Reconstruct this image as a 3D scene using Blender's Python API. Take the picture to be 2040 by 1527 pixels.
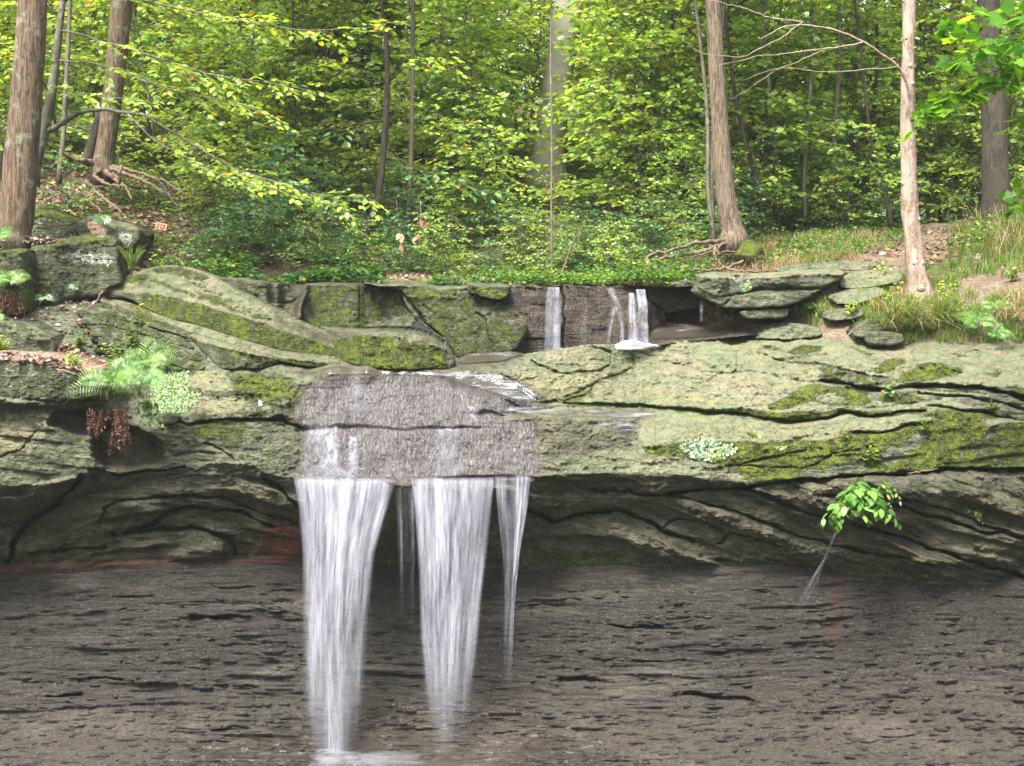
import bpy, math, random
import numpy as np

for o in list(bpy.data.objects):
    bpy.data.objects.remove(o)
SC = bpy.context.scene
COL = SC.collection
RAD = math.radians

# ------------------------------------------------------------------ camera
# photo pixel (2040 x 1527) + distance -> world.  Eye height 8 m above the gorge floor.
F, HY, CX, EYE = 2802.0, 480.0, 1020.0, 8.0
cam_d = bpy.data.cameras.new('camera')
cam_d.sensor_width = 36.0
cam_d.lens = F / 2040.0 * 36.0
cam_d.shift_y = -(763.5 - HY) / 2040.0
cam_d.clip_start = 0.1
cam_d.clip_end = 600.0
cam = bpy.data.objects.new('camera', cam_d)
cam.location = (0, 0, EYE)
cam.rotation_euler = (RAD(90), 0, 0)
COL.objects.link(cam)
SC.camera = cam

# ------------------------------------------------------------------ daylight
SUN_EL, SUN_AZ = RAD(55), RAD(-152)      # soft sun behind the left shoulder, through thin cloud
w = bpy.data.worlds.new('World')
SC.world = w
w.use_nodes = True
wn, wl = w.node_tree.nodes, w.node_tree.links
bg = wn['Background']
sky = wn.new('ShaderNodeTexSky')
sky.sky_type = 'NISHITA'
sky.sun_disc = False
sky.sun_elevation = SUN_EL
sky.sun_rotation = SUN_AZ
sky.dust_density = 4.0
sky.ozone_density = 1.0
hs = wn.new('ShaderNodeHueSaturation')   # thin cloud: the sky is nearly white
hs.inputs['Saturation'].default_value = 0.6
wl.new(sky.outputs[0], hs.inputs['Color'])
wl.new(hs.outputs[0], bg.inputs['Color'])
bg.inputs['Strength'].default_value = 0.15
sd = bpy.data.lights.new('sun', 'SUN')
sd.energy = 4.0
sd.angle = RAD(20)
sd.color = (1.0, 0.96, 0.89)
sun = bpy.data.objects.new('sun', sd)
# light travels from (az, el)
sx = math.sin(SUN_AZ) * math.cos(SUN_EL)
sy = math.cos(SUN_AZ) * math.cos(SUN_EL)
from mathutils import Vector
sun.rotation_euler = Vector((sx, sy, math.sin(SUN_EL))).to_track_quat('Z', 'Y').to_euler()
sun.location = (sx * 40, sy * 40, 50)
COL.objects.link(sun)

SC.view_settings.view_transform = 'Standard'
SC.view_settings.look = 'None'
SC.view_settings.exposure = 1.95
SC.view_settings.gamma = 1.0
SC.render.engine = 'CYCLES'
cy = SC.cycles
cy.max_bounces = 8
cy.diffuse_bounces = 5
cy.glossy_bounces = 2
cy.transmission_bounces = 6
cy.transparent_max_bounces = 20
cy.caustics_reflective = False
cy.caustics_refractive = False
cy.use_denoising = True

# ------------------------------------------------------------------ small maths
def P(px, py, D):
    px, py, D = np.broadcast_arrays(np.asarray(px, float), np.asarray(py, float), np.asarray(D, float))
    return np.stack([(px - CX) / F * D, D, EYE - (py - HY) / F * D], -1)

_TAB = {}
def vnoise(x, y, seed=0):
    if seed not in _TAB:
        _TAB[seed] = np.random.RandomState(seed + 11).rand(256, 256)
    t = _TAB[seed]
    xi = np.floor(x).astype(int); yi = np.floor(y).astype(int)
    fx = x - xi; fy = y - yi
    fx = fx * fx * fx * (fx * (fx * 6 - 15) + 10); fy = fy * fy * fy * (fy * (fy * 6 - 15) + 10)
    a = t[xi & 255, yi & 255]; b = t[(xi + 1) & 255, yi & 255]
    c = t[xi & 255, (yi + 1) & 255]; d = t[(xi + 1) & 255, (yi + 1) & 255]
    return (a * (1 - fx) + b * fx) * (1 - fy) + (c * (1 - fx) + d * fx) * fy

def fbm(x, y, seed=0, octv=4, gain=0.5):
    s = 0; a = 1.0; n = 0
    for k in range(octv):
        s = s + a * vnoise(x * 2 ** k + 17.3 * k, y * 2 ** k + 5.1 * k, seed + k)
        n += a; a *= gain
    return s / n          # 0..1

def seg_dist(X, Y, pts, closed=True):
    best = np.full(X.shape, 1e9); bx = np.zeros(X.shape); by = np.zeros(X.shape)
    n = len(pts)
    for i in range(n if closed else n - 1):
        x1, y1 = pts[i][:2]; x2, y2 = pts[(i + 1) % n][:2]
        dx, dy = x2 - x1, y2 - y1
        t = np.clip(((X - x1) * dx + (Y - y1) * dy) / (dx * dx + dy * dy + 1e-9), 0, 1)
        cx_, cy_ = x1 + t * dx, y1 + t * dy
        d = np.hypot(X - cx_, Y - cy_)
        m = d < best
        best = np.where(m, d, best); bx = np.where(m, cx_, bx); by = np.where(m, cy_, by)
    return best, bx, by

def inside(X, Y, pts):
    ins = np.zeros(X.shape, bool); n = len(pts)
    for i in range(n):
        x1, y1 = pts[i]; x2, y2 = pts[(i + 1) % n]
        if y1 == y2: continue
        c = ((y1 > Y) != (y2 > Y)) & (X < (x2 - x1) * (Y - y1) / (y2 - y1) + x1)
        ins ^= c
    return ins

def sdist(X, Y, pts):      # > 0 inside
    d, _, _ = seg_dist(X, Y, pts)
    return np.where(inside(X, Y, pts), d, -d)

def smooth_poly(pts, n=2):          # Chaikin corner cutting
    pts = [tuple(map(float, p)) for p in pts]
    for _ in range(n):
        q = []
        for i in range(len(pts)):
            a, b = pts[i], pts[(i + 1) % len(pts)]
            q.append((a[0] * .8 + b[0] * .2, a[1] * .8 + b[1] * .2))
            q.append((a[0] * .2 + b[0] * .8, a[1] * .2 + b[1] * .8))
        pts = q
    return pts

def sstep(a, b, x):
    t = np.clip((x - a) / (b - a), 0, 1)
    return t * t * (3 - 2 * t)

# ------------------------------------------------------------------ object bookkeeping
def tag(o, label=None, cat=None, group=None, kind=None):
    if label: o['label'] = label
    if cat: o['category'] = cat
    if group: o['group'] = group
    if kind: o['kind'] = kind
    return o

def empty(name, loc=(0, 0, 0), label=None, cat=None, group=None):
    o = bpy.data.objects.new(name, None)
    o.location = loc
    o.empty_display_size = 0.2
    COL.objects.link(o)
    return tag(o, label, cat, group)

def mesh_obj(name, verts, faces, mats, parent=None, smooth=True, attrs=None, mat_idx=None, loc=None):
    """verts (n,3); faces: list of arrays, each (m,3) or (m,4), or one array"""
    me = bpy.data.meshes.new(name)
    verts = np.asarray(verts, np.float32)
    if loc is not None:
        verts = verts - np.asarray(loc, np.float32)
    if not isinstance(faces, list): faces = [faces]
    faces = [np.asarray(f, np.int32) for f in faces if len(f)]
    me.vertices.add(len(verts)); me.vertices.foreach_set('co', verts.ravel())
    tot = np.concatenate([np.full(len(f), f.shape[1], np.int32) for f in faces])
    idx = np.concatenate([f.ravel() for f in faces])
    me.loops.add(len(idx)); me.loops.foreach_set('vertex_index', idx)
    me.polygons.add(len(tot))
    st = np.concatenate([[0], np.cumsum(tot)[:-1]]).astype(np.int32)
    me.polygons.foreach_set('loop_start', st)
    me.polygons.foreach_set('loop_total', tot)
    for m in (mats if isinstance(mats, (list, tuple)) else [mats]):
        me.materials.append(m)
    if mat_idx is not None:
        me.polygons.foreach_set('material_index', np.asarray(mat_idx, np.int32))
    me.polygons.foreach_set('use_smooth', np.full(len(tot), bool(smooth)))
    me.update(calc_edges=True)
    me.validate()
    if attrs:
        for k, v in attrs.items():
            v = np.asarray(v, np.float32)
            if v.ndim == 1:
                a = me.attributes.new(k, 'FLOAT', 'POINT'); a.data.foreach_set('value', v)
            else:
                if v.shape[1] == 3: v = np.concatenate([v, np.ones((len(v), 1), np.float32)], 1)
                a = me.attributes.new(k, 'FLOAT_COLOR', 'POINT'); a.data.foreach_set('color', v.ravel())
    o = bpy.data.objects.new(name, me)
    if loc is not None: o.location = loc
    COL.objects.link(o)
    if parent is not None:
        o.parent = parent
        if loc is None:      # keep world position of the child
            o.matrix_parent_inverse = parent.matrix_basis.inverted()
    return o
# ------------------------------------------------------------------ materials
class NT:
    def __init__(s, name):
        s.m = bpy.data.materials.new(name); s.m.use_nodes = True
        s.t = s.m.node_tree; s.n = s.t.nodes; s.n.clear()
        s.out = s.n.new('ShaderNodeOutputMaterial')
    def node(s, typ, ins=None, **kw):
        nd = s.n.new('ShaderNode' + typ)
        for k, v in kw.items(): setattr(nd, k, v)
        if ins:
            for k, v in ins.items():
                sock = nd.inputs[k]
                if isinstance(v, bpy.types.NodeSocket): s.t.links.new(v, sock)
                elif isinstance(v, bpy.types.Node): s.t.links.new(v.outputs[0], sock)
                else:
                    if sock.type == 'RGBA' and len(v) == 3: v = (*v, 1)
                    sock.default_value = v
        return nd
    def pos(s):
        if not hasattr(s, '_p'):
            s._p = s.node('NewGeometry').outputs['Position']
        return s._p
    def obj(s):
        if not hasattr(s, '_o'):
            s._o = s.node('TexCoord').outputs['Object']
        return s._o
    def mapping(s, scale, vec=None):
        return s.node('Mapping', {'Vector': vec or s.pos(), 'Scale': scale}).outputs[0]
    def noise(s, scale, detail=4, rough=0.55, vec=None, dist=0.0):
        return s.node('TexNoise', {'Vector': vec or s.pos(), 'Scale': scale, 'Detail': detail, 'Roughness': rough, 'Distortion': dist}).outputs[0]
    def vor(s, scale, vec=None, feature='F1', out='Distance'):
        return s.node('TexVoronoi', {'Vector': vec or s.pos(), 'Scale': scale}, feature=feature).outputs[out]
    def ramp(s, fac, a, b, lo=0.0, hi=1.0):
        return s.node('MapRange', {'Value': fac, 'From Min': a, 'From Max': b, 'To Min': lo, 'To Max': hi}, interpolation_type='SMOOTHSTEP' if True else 'LINEAR').outputs[0]
    def math(s, op, a, b=0.5, c=None, clamp=False):
        ins = {0: a, 1: b}
        if c is not None: ins[2] = c
        return s.node('Math', ins, operation=op, use_clamp=clamp).outputs[0]
    def mix(s, fac, a, b, mode='MIX'):
        nd = s.n.new('ShaderNodeMix'); nd.data_type = 'RGBA'; nd.blend_type = mode; nd.clamp_factor = True
        for sock, v in ((nd.inputs[0], fac), (nd.inputs[6], a), (nd.inputs[7], b)):
            if isinstance(v, bpy.types.NodeSocket): s.t.links.new(v, sock)
            else:
                if sock.type == 'RGBA' and not isinstance(v, float) and len(v) == 3: v = (*v, 1)
                sock.default_value = v
        return nd.outputs[2]
    def mixf(s, fac, a, b):
        nd = s.n.new('ShaderNodeMix'); nd.data_type = 'FLOAT'
        for sock, v in ((nd.inputs[0], fac), (nd.inputs[2], a), (nd.inputs[3], b)):
            if isinstance(v, bpy.types.NodeSocket): s.t.links.new(v, sock)
            else: sock.default_value = v
        return nd.outputs[0]
    def attr(s, name, out='Fac'):
        return s.node('Attribute', attribute_name=name).outputs[out]
    def sep(s, col):
        return s.node('SeparateColor', {0: col}).outputs
    def bump(s, h, strength=0.5, dist=0.02, normal=None):
        ins = {'Height': h, 'Strength': strength, 'Distance': dist}
        if normal is not None: ins['Normal'] = normal
        return s.node('Bump', ins).outputs[0]
    def bsdf(s, color, rough=0.8, normal=None, spec=0.3, **kw):
        ins = {'Base Color': color, 'Roughness': rough, 'Specular IOR Level': spec}
        if normal is not None: ins['Normal'] = normal
        ins.update(kw)
        return s.node('BsdfPrincipled', ins).outputs[0]
    def end(s, sh):
        s.t.links.new(sh, s.out.inputs[0]); return s.m

def rock_material(name, c1, c2, c3, streak=(1, 1, 1), bumpd=0.03, wetc=((0.022, 0.017, 0.018), (0.048, 0.038, 0.039)), fk=0.12, rs=17):
    """sandstone: m1 = (moss, wet, lichen), m2 = (rust, pale, soil)"""
    t = NT(name)
    m1 = t.sep(t.attr('m1', 'Color')); m2 = t.sep(t.attr('m2', 'Color'))
    moss, wet, lich = m1[0], m1[1], m1[2]
    rust, pale, soil = m2[0], m2[1], m2[2]
    sv = t.mapping(streak)
    big = t.noise(1.3, 5, 0.6, sv)
    mid = t.noise(7.0, 6, 0.65, sv)
    fine = t.noise(55.0, 5, 0.7)
    col = t.mix(t.ramp(big, 0.35, 0.65), c1, c2)
    col = t.mix(t.ramp(mid, 0.42, 0.68), col, c3)
    # pale dry weathered skin
    pf = t.ramp(t.math('ADD', pale, t.math('MULTIPLY', t.math('SUBTRACT', mid, 0.5), 0.9)), 0.38, 0.62)
    pc = t.mix(t.ramp(t.noise(2.7, 5, 0.6), 0.38, 0.62), (0.146, 0.140, 0.073), (0.103, 0.118, 0.066))
    pc = t.mix(t.ramp(t.noise(1.1, 4, 0.6), 0.50, 0.66), pc, (0.161, 0.140, 0.094))
    pc = t.mix(t.ramp(t.noise(3.9, 6, 0.7, t.mapping((0.4, 1, 2.6))), 0.50, 0.70), pc, (0.088, 0.115, 0.073))
    pc = t.mix(t.ramp(t.noise(16, 5, 0.75), 0.56, 0.72), pc, (0.108, 0.108, 0.047))
    col = t.mix(t.math('MULTIPLY', pf, pale, clamp=True), col, pc)
    # rust stain
    rf = t.ramp(t.math('ADD', rust, t.math('MULTIPLY', t.math('SUBTRACT', t.noise(9, 5, 0.6), 0.5), 1.6)), 0.45, 0.75)
    rc = t.mix(t.noise(20, 4), (0.20, 0.065, 0.036), (0.07, 0.028, 0.018))
    col = t.mix(rf, col, rc)
    # speckle
    sp = t.ramp(fine, 0.3, 0.72, 0.62, 1.3)
    col = t.mix(1.0, col, t.node('CombineColor', {0: sp, 1: sp, 2: sp}).outputs[0], 'MULTIPLY')
    # dark pits
    pit = t.ramp(t.noise(38, 3, 0.8), 0.60, 0.68)
    col = t.mix(t.math('MULTIPLY', pit, 0.5), col, (0.05, 0.05, 0.035))
    # lichen crusts
    lf = t.ramp(t.math('ADD', lich, t.math('MULTIPLY', t.math('SUBTRACT', t.noise(15, 8, 0.8), 0.5), 2.6)), 0.50, 0.62)
    lf = t.math('MULTIPLY', lf, t.ramp(lich, 0.02, 0.2))
    lc = t.mix(t.ramp(t.noise(30, 3), 0.4, 0.6), (0.157, 0.184, 0.138), (0.249, 0.256, 0.216))
    col = t.mix(lf, col, lc)
    # soil
    sf = t.ramp(t.math('ADD', soil, t.math('MULTIPLY', t.math('SUBTRACT', mid, 0.5), 0.7)), 0.4, 0.6)
    col = t.mix(sf, col, t.mix(t.noise(14, 5), (0.164, 0.107, 0.070), (0.312, 0.221, 0.156)))
    # wet rock is darker; moderate wet also paints shade under the overhang
    dk = t.mix(t.ramp(t.noise(4, 5, 0.6), 0.35, 0.65), wetc[0], wetc[1])
    damp_shade = t.mix(t.ramp(t.noise(3.2, 6, 0.65), 0.36, 0.66), (0.012, 0.009, 0.006), (0.080, 0.066, 0.036))
    dk = t.mix(t.ramp(wet, 0.78, 0.95), damp_shade, dk)
    col = t.mix(t.math('MULTIPLY', wet, 0.92, clamp=True), col, dk)
    # moss
    mn = t.math('ADD', t.math('MULTIPLY', t.math('SUBTRACT', t.noise(7, 9, 0.78), 0.5), 2.9), moss)
    mf = t.math('MULTIPLY', t.ramp(mn, 0.40, 0.62), t.ramp(moss, 0.02, 0.25))
    mg = t.ramp(t.noise(5.0, 5, 0.65), 0.40, 0.66)
    mc = t.mix(mg, (0.022, 0.030, 0.010), (0.088, 0.112, 0.014))
    mc = t.mix(t.ramp(t.noise(45, 3, 0.7), 0.48, 0.7), mc, (0.19, 0.215, 0.022))
    col = t.mix(mf, col, mc)
    # bumps
    rid = t.math('ABSOLUTE', t.math('SUBTRACT', t.noise(4.5, 5, 0.6, t.mapping((.8, .8, 1.7))), .5))
    lay = t.noise(9, 5, 0.6, t.mapping((0.5, 0.5, 5.0)))
    h = t.math('ADD', t.math('MULTIPLY', mid, t.mixf(wet, 1.4, .3)), t.math('MULTIPLY', fine, 0.35))
    h = t.math('ADD', h, t.math('MULTIPLY', lay, 1.3))
    h = t.math('ADD', h, t.math('MULTIPLY', t.math('MULTIPLY', mf, t.noise(70, 4, 0.7)), 1.6))
    h = t.math('SUBTRACT', h, t.math('MULTIPLY', t.ramp(rid, 0.0, 0.035, 1.0, 0.0), 0.45))
    # rippled film of water on the wet face: small scales
    rip = t.noise(rs, 2, 0.5, t.mapping((1.6, 1.0, 0.32)), 1.2)
    film = t.ramp(wet, .8, .97)
    h = t.math('MULTIPLY', h, t.mixf(film, 1.0, fk))
    h = t.math('ADD', h, t.math('MULTIPLY', t.math('MULTIPLY', film, rip), 1.25))
    nrm = t.bump(h, 1.0, bumpd)
    rough = t.mixf(film, t.mixf(wet, 0.88, 0.5), t.ramp(t.noise(8, 4), 0.3, 0.7, 0.34, 0.48))
    rough = t.mixf(mf, rough, 0.95)
    spec = t.mixf(t.math('MULTIPLY', wet, t.math('SUBTRACT', 1.0, mf)), 0.22, 0.36)
    return t.end(t.bsdf(col, rough, nrm, spec))

M = {}
M['sandstone'] = rock_material('sandstone', (0.081, 0.085, 0.054), (0.052, 0.060, 0.039), (0.113, 0.122, 0.076), (0.6, 0.6, 1.6))
M['mossy_rock'] = rock_material('mossy_rock', (0.065, 0.069, 0.040), (0.039, 0.046, 0.025), (0.104, 0.109, 0.066), (0.9, 0.9, 1.0))

M['wet_rock'] = rock_material('wet_rock', (0.10, 0.09, 0.06), (0.06, 0.055, 0.04), (0.15, 0.14, 0.10), (1, 1, 1), .045, ((0.016, 0.012, 0.009), (0.050, 0.035, 0.025)), 0.8, 13)
def shale_material():
    t = NT('shale')
    m1 = t.sep(t.attr('m1', 'Color')); m2 = t.sep(t.attr('m2', 'Color'))
    wet, rust, moss, pale = m1[1], m2[0], m1[0], m2[1]
    big = t.noise(0.7, 4)
    lam = t.noise(7, 6, 0.7, t.mapping((0.30, 0.6, 7.0)))
    col = t.mix(t.ramp(lam, 0.35, 0.65), (0.009, 0.007, 0.006), (0.020, 0.017, 0.013))
    col = t.mix(t.ramp(big, 0.40, 0.65), col, (0.017, 0.016, 0.012))
    bnd = t.noise(1.0, 5, .6, t.mapping((.35, .35, 1.6)))
    col = t.mix(t.ramp(bnd, .50, .66), col, (0.011, 0.009, 0.007))
    col = t.mix(t.ramp(bnd, .46, .34), col, (0.056, 0.049, 0.039))
    chip = t.vor(38, t.mapping((1.0, 1.0, 2.4)), out='Color')
    cs = t.sep(chip)
    k = t.ramp(cs[0], 0.0, 1.0, 0.55, 1.5)
    col = t.mix(1.0, col, t.node('CombineColor', {0: k, 1: k, 2: k}).outputs[0], 'MULTIPLY')
    col = t.mix(t.ramp(cs[1], 0.965, 0.98), col, (0.070, 0.068, 0.059))
    chip2 = t.sep(t.vor(90, out='Color'))
    col = t.mix(t.ramp(chip2[1], 0.93, 0.95), col, (0.070, 0.068, 0.059))
    col = t.mix(t.ramp(chip2[2], 0.95, 0.96), col, (0.042, 0.020, 0.009))
    col = t.mix(t.math('MULTIPLY', pale, 0.5), col, (0.055, 0.043, 0.031))
    rf = t.ramp(t.math('ADD', rust, t.math('MULTIPLY', t.math('SUBTRACT', t.noise(8, 5, 0.6), 0.5), 0.8)), 0.4, 0.7)
    col = t.mix(rf, col, t.mix(t.noise(20, 4), (0.035, 0.014, 0.008), (0.020, 0.011, 0.007)))
    gf = t.ramp(t.math('ADD', moss, t.math('MULTIPLY', t.math('SUBTRACT', t.noise(8, 5, 0.6), 0.5), 1.0)), 0.4, 0.7)
    col = t.mix(t.math('MULTIPLY', gf, 0.7), col, (0.014, 0.018, 0.006))
    col = t.mix(t.math('MULTIPLY', wet, 0.6), col, (0.020, 0.013, 0.007))
    h = t.math('ADD', t.math('MULTIPLY', lam, 2.0), t.math('MULTIPLY', cs[2], 0.45))
    h = t.math('ADD', h, t.math('MULTIPLY', t.noise(60, 5, 0.7), 0.5))
    nrm = t.bump(h, 0.9, 0.035)
    rough = t.mixf(wet, t.ramp(cs[0], 0.0, 1.0, 0.45, 0.8), 0.16)
    return t.end(t.bsdf(col, rough, nrm, t.mixf(wet, 0.4, 0.7)))
M['shale'] = shale_material()
# ------------------------------------------------------------------ rock relief builder
# A rock surface is described by the dip of its faces (0 deg = level top, 90 = upright face,
# above 90 = underside); the dips are integrated into real distances and unprojected.
class Relief:
    def __init__(s, x0, x1, y0, y1, step=2.0, dip=80.0, seed=1, warp=5.0):
        s.step = step
        s.xs = np.arange(x0, x1 + .1, step); s.ys = np.arange(y0, y1 + .1, step)
        s.X, s.Y = np.meshgrid(s.xs, s.ys)
        s.WX = s.X + warp * 2 * (fbm(s.X / 34, s.Y / 20, seed + 90, 4) - .5)
        s.WY = s.Y + warp * 2 * (fbm(s.X / 40, s.Y / 18, seed + 95, 4) - .5)
        s.dip = np.full(s.X.shape, float(dip))
        s.a = {k: np.zeros(s.X.shape) for k in ('moss', 'wet', 'lich', 'rust', 'pale', 'soil')}
        s.dD = np.zeros(s.X.shape); s.rmask = 1.0
        s.seed = seed
    def paint(s, pts, dip=None, f=4.0, sm=1, **kw):
        pts = smooth_poly(pts, sm) if sm else pts
        ax = [p[0] for p in pts]; ay = [p[1] for p in pts]
        i0 = np.searchsorted(s.xs, min(ax) - f - 14); i1 = np.searchsorted(s.xs, max(ax) + f + 14)
        j0 = np.searchsorted(s.ys, min(ay) - f - 14); j1 = np.searchsorted(s.ys, max(ay) + f + 14)
        if i1 <= i0 or j1 <= j0: return
        sl = (slice(j0, j1), slice(i0, i1))
        m = sstep(-f, f, sdist(s.WX[sl], s.WY[sl], pts))
        if dip is not None: s.dip[sl] = s.dip[sl] * (1 - m) + dip * m
        for k, v in kw.items():
            if k == 'D': s.dD[sl] += v * m
            else: s.a[k][sl] = s.a[k][sl] * (1 - m) + v * m
    def crack(s, pts, w=3.0, depth=0.12, moss=None, taper=True, up=0.0):
        ax = [p[0] for p in pts]; ay = [p[1] for p in pts]; r = w * 4 + 12
        i0 = np.searchsorted(s.xs, min(ax) - r); i1 = np.searchsorted(s.xs, max(ax) + r)
        j0 = np.searchsorted(s.ys, min(ay) - r); j1 = np.searchsorted(s.ys, max(ay) + r)
        if i1 <= i0 or j1 <= j0: return
        sl = (slice(j0, j1), slice(i0, i1))
        d, _, by_ = seg_dist(s.WX[sl], s.WY[sl], pts, False)
        ww = w * .8 * (0.35 + 1.3 * vnoise(s.X[sl] / 26, s.Y[sl] / 26, s.seed + 7))
        g = np.exp(-(d / ww) ** 2)
        s.dD[sl] += depth * g
        dy = s.WY[sl] - by_
        s.dD[sl] += np.where(dy > 0, .22 * depth * np.exp(-dy / (2.5 * w + 2)) * (d < 6 * w + 6), 0)
        if moss:
            s.a['moss'][sl] = np.maximum(s.a['moss'][sl], moss * np.exp(-(d / (w * 3.0)) ** 2))
    def layers(s, t, th, amp, mask=1.0, xs=120.0, seed=5):
        """bedding: every layer sticks out by its own amount, wandering along the bed"""
        k = np.floor(t / th)
        fr = t / th - k
        def h(kk): return vnoise(s.X / xs + kk * 7.31, kk * 3.7 + 0.5 + 0 * s.X, seed)
        a = h(k); b = h(k + 1)
        e = sstep(0.75, 1.0, fr)
        s.dD += amp * ((a * (1 - e) + b * e) - 0.5) * mask
    def solve(s, line, Dl, jitter=7.0, rough=0.02, smooth=3):
        """line = [(px,py)...] anchor line; Dl = [(px, D)...]"""
        dip = s.dip + jitter * 2 * (fbm(s.X / 90, s.Y / 45, s.seed + 3, 3) - .5)
        th = np.radians(dip)
        q = (s.Y - HY) / F
        den = np.maximum(q * np.cos(th) + np.sin(th), 0.035)
        rate = -np.cos(th) / den
        L = np.cumsum(rate, 0) * s.step / F
        ly = np.interp(s.xs, [p[0] for p in line], [p[1] for p in line])
        D0 = np.interp(s.xs, [p[0] for p in Dl], [p[1] for p in Dl])
        j = np.clip((ly - s.ys[0]) / s.step, 0, len(s.ys) - 1.001)
        ji = j.astype(int); fr = j - ji
        ref = L[ji, np.arange(len(s.xs))] * (1 - fr) + L[ji + 1, np.arange(len(s.xs))] * fr
        LD = L - ref[None] + np.log(D0)[None]
        for _ in range(smooth):
            pad = np.pad(LD, ((0, 0), (1, 1)), 'edge')
            LD = (pad[:, :-2] + 2 * pad[:, 1:-1] + pad[:, 2:]) / 4
        s.D = np.exp(LD); s.D0 = s.D.copy()
        stretch = np.clip(1 + 4 * np.abs(rate), 1, 4)
        n1 = fbm(s.X / 30, s.Y / 16, s.seed + 20, 5, 0.55) - .5
        n2 = fbm(s.X / 6, s.Y / 5, s.seed + 30, 3, 0.6) - .5
        n3 = np.abs(fbm(s.X / 46, s.Y / 20, s.seed + 60, 4, .5) - .5)
        n4 = np.abs(fbm(s.X / 16, s.Y / 9, s.seed + 66, 3, .5) - .5)
        n1 = n1 - 1.5 * np.exp(-n3 / .02) * .22 - .25 * np.exp(-n4 / .03)
        mossl = s.a['moss'] * (fbm(s.X / 7, s.Y / 7, s.seed + 40, 3) - .35)
        wk = 1 - .65 * s.a['wet'] * (s.a['wet'] > .8)
        s.D = s.D + s.rmask * wk * stretch * (rough * 2.2 * n1 + rough * 0.7 * n2) + s.dD - 0.05 * mossl
        return s
    def calm(s, ya, yb, sigma, lo=None):
        """keep the far end of an integration from wandering between columns: at row yb the distance
        is eased towards its own wide average, fading in from row ya"""
        ya = np.broadcast_to(np.asarray(ya, float), s.xs.shape); yb = np.broadcast_to(np.asarray(yb, float), s.xs.shape)
        keepD = s.D; s.D = s.D0; Dc = s.depth_at(s.xs, yb); s.D = keepD
        n = int(3 * sigma / s.step); k = np.exp(-.5 * (np.arange(-n, n + 1) * s.step / sigma) ** 2); k /= k.sum()
        Ds = np.convolve(np.pad(Dc, n, 'edge'), k, 'valid')
        r = Ds / Dc
        w = np.clip((s.Y - ya[None]) / (yb - ya)[None], 0, 1)
        s.D = s.D * r[None] ** w; s.D0 = s.D0 * r[None] ** w
    def attr_arrays(s):
        return (np.stack([s.a['moss'], s.a['wet'], s.a['lich']], -1), np.stack([s.a['rust'], s.a['pale'], s.a['soil']], -1))
    def depth_at(s, px, py):
        i = np.clip((np.asarray(px, float) - s.xs[0]) / s.step, 0, len(s.xs) - 1).round().astype(int)
        j = np.clip((np.asarray(py, float) - s.ys[0]) / s.step, 0, len(s.ys) - 1).round().astype(int)
        return s.D[j, i]
    def sheet(s, name, mat, keep=None):
        """mesh of the kept cells; keep = bool per vertex"""
        V = P(s.X, s.Y, s.D); h, wd = s.X.shape
        if keep is None: keep = np.ones((h, wd), bool)
        ck = keep[:-1, :-1] & keep[1:, :-1] & keep[:-1, 1:] & keep[1:, 1:]
        idx = np.arange(h * wd).reshape(h, wd)
        f = np.stack([idx[:-1, :-1][ck], idx[1:, :-1][ck], idx[1:, 1:][ck], idx[:-1, 1:][ck]], 1)
        used = np.unique(f); re = np.full(h * wd, -1); re[used] = np.arange(len(used))
        a1, a2 = s.attr_arrays()
        return mesh_obj(name, V.reshape(-1, 3)[used], re[f], mat,
                        attrs={'m1': a1.reshape(-1, 3)[used], 'm2': a2.reshape(-1, 3)[used]})

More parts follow.
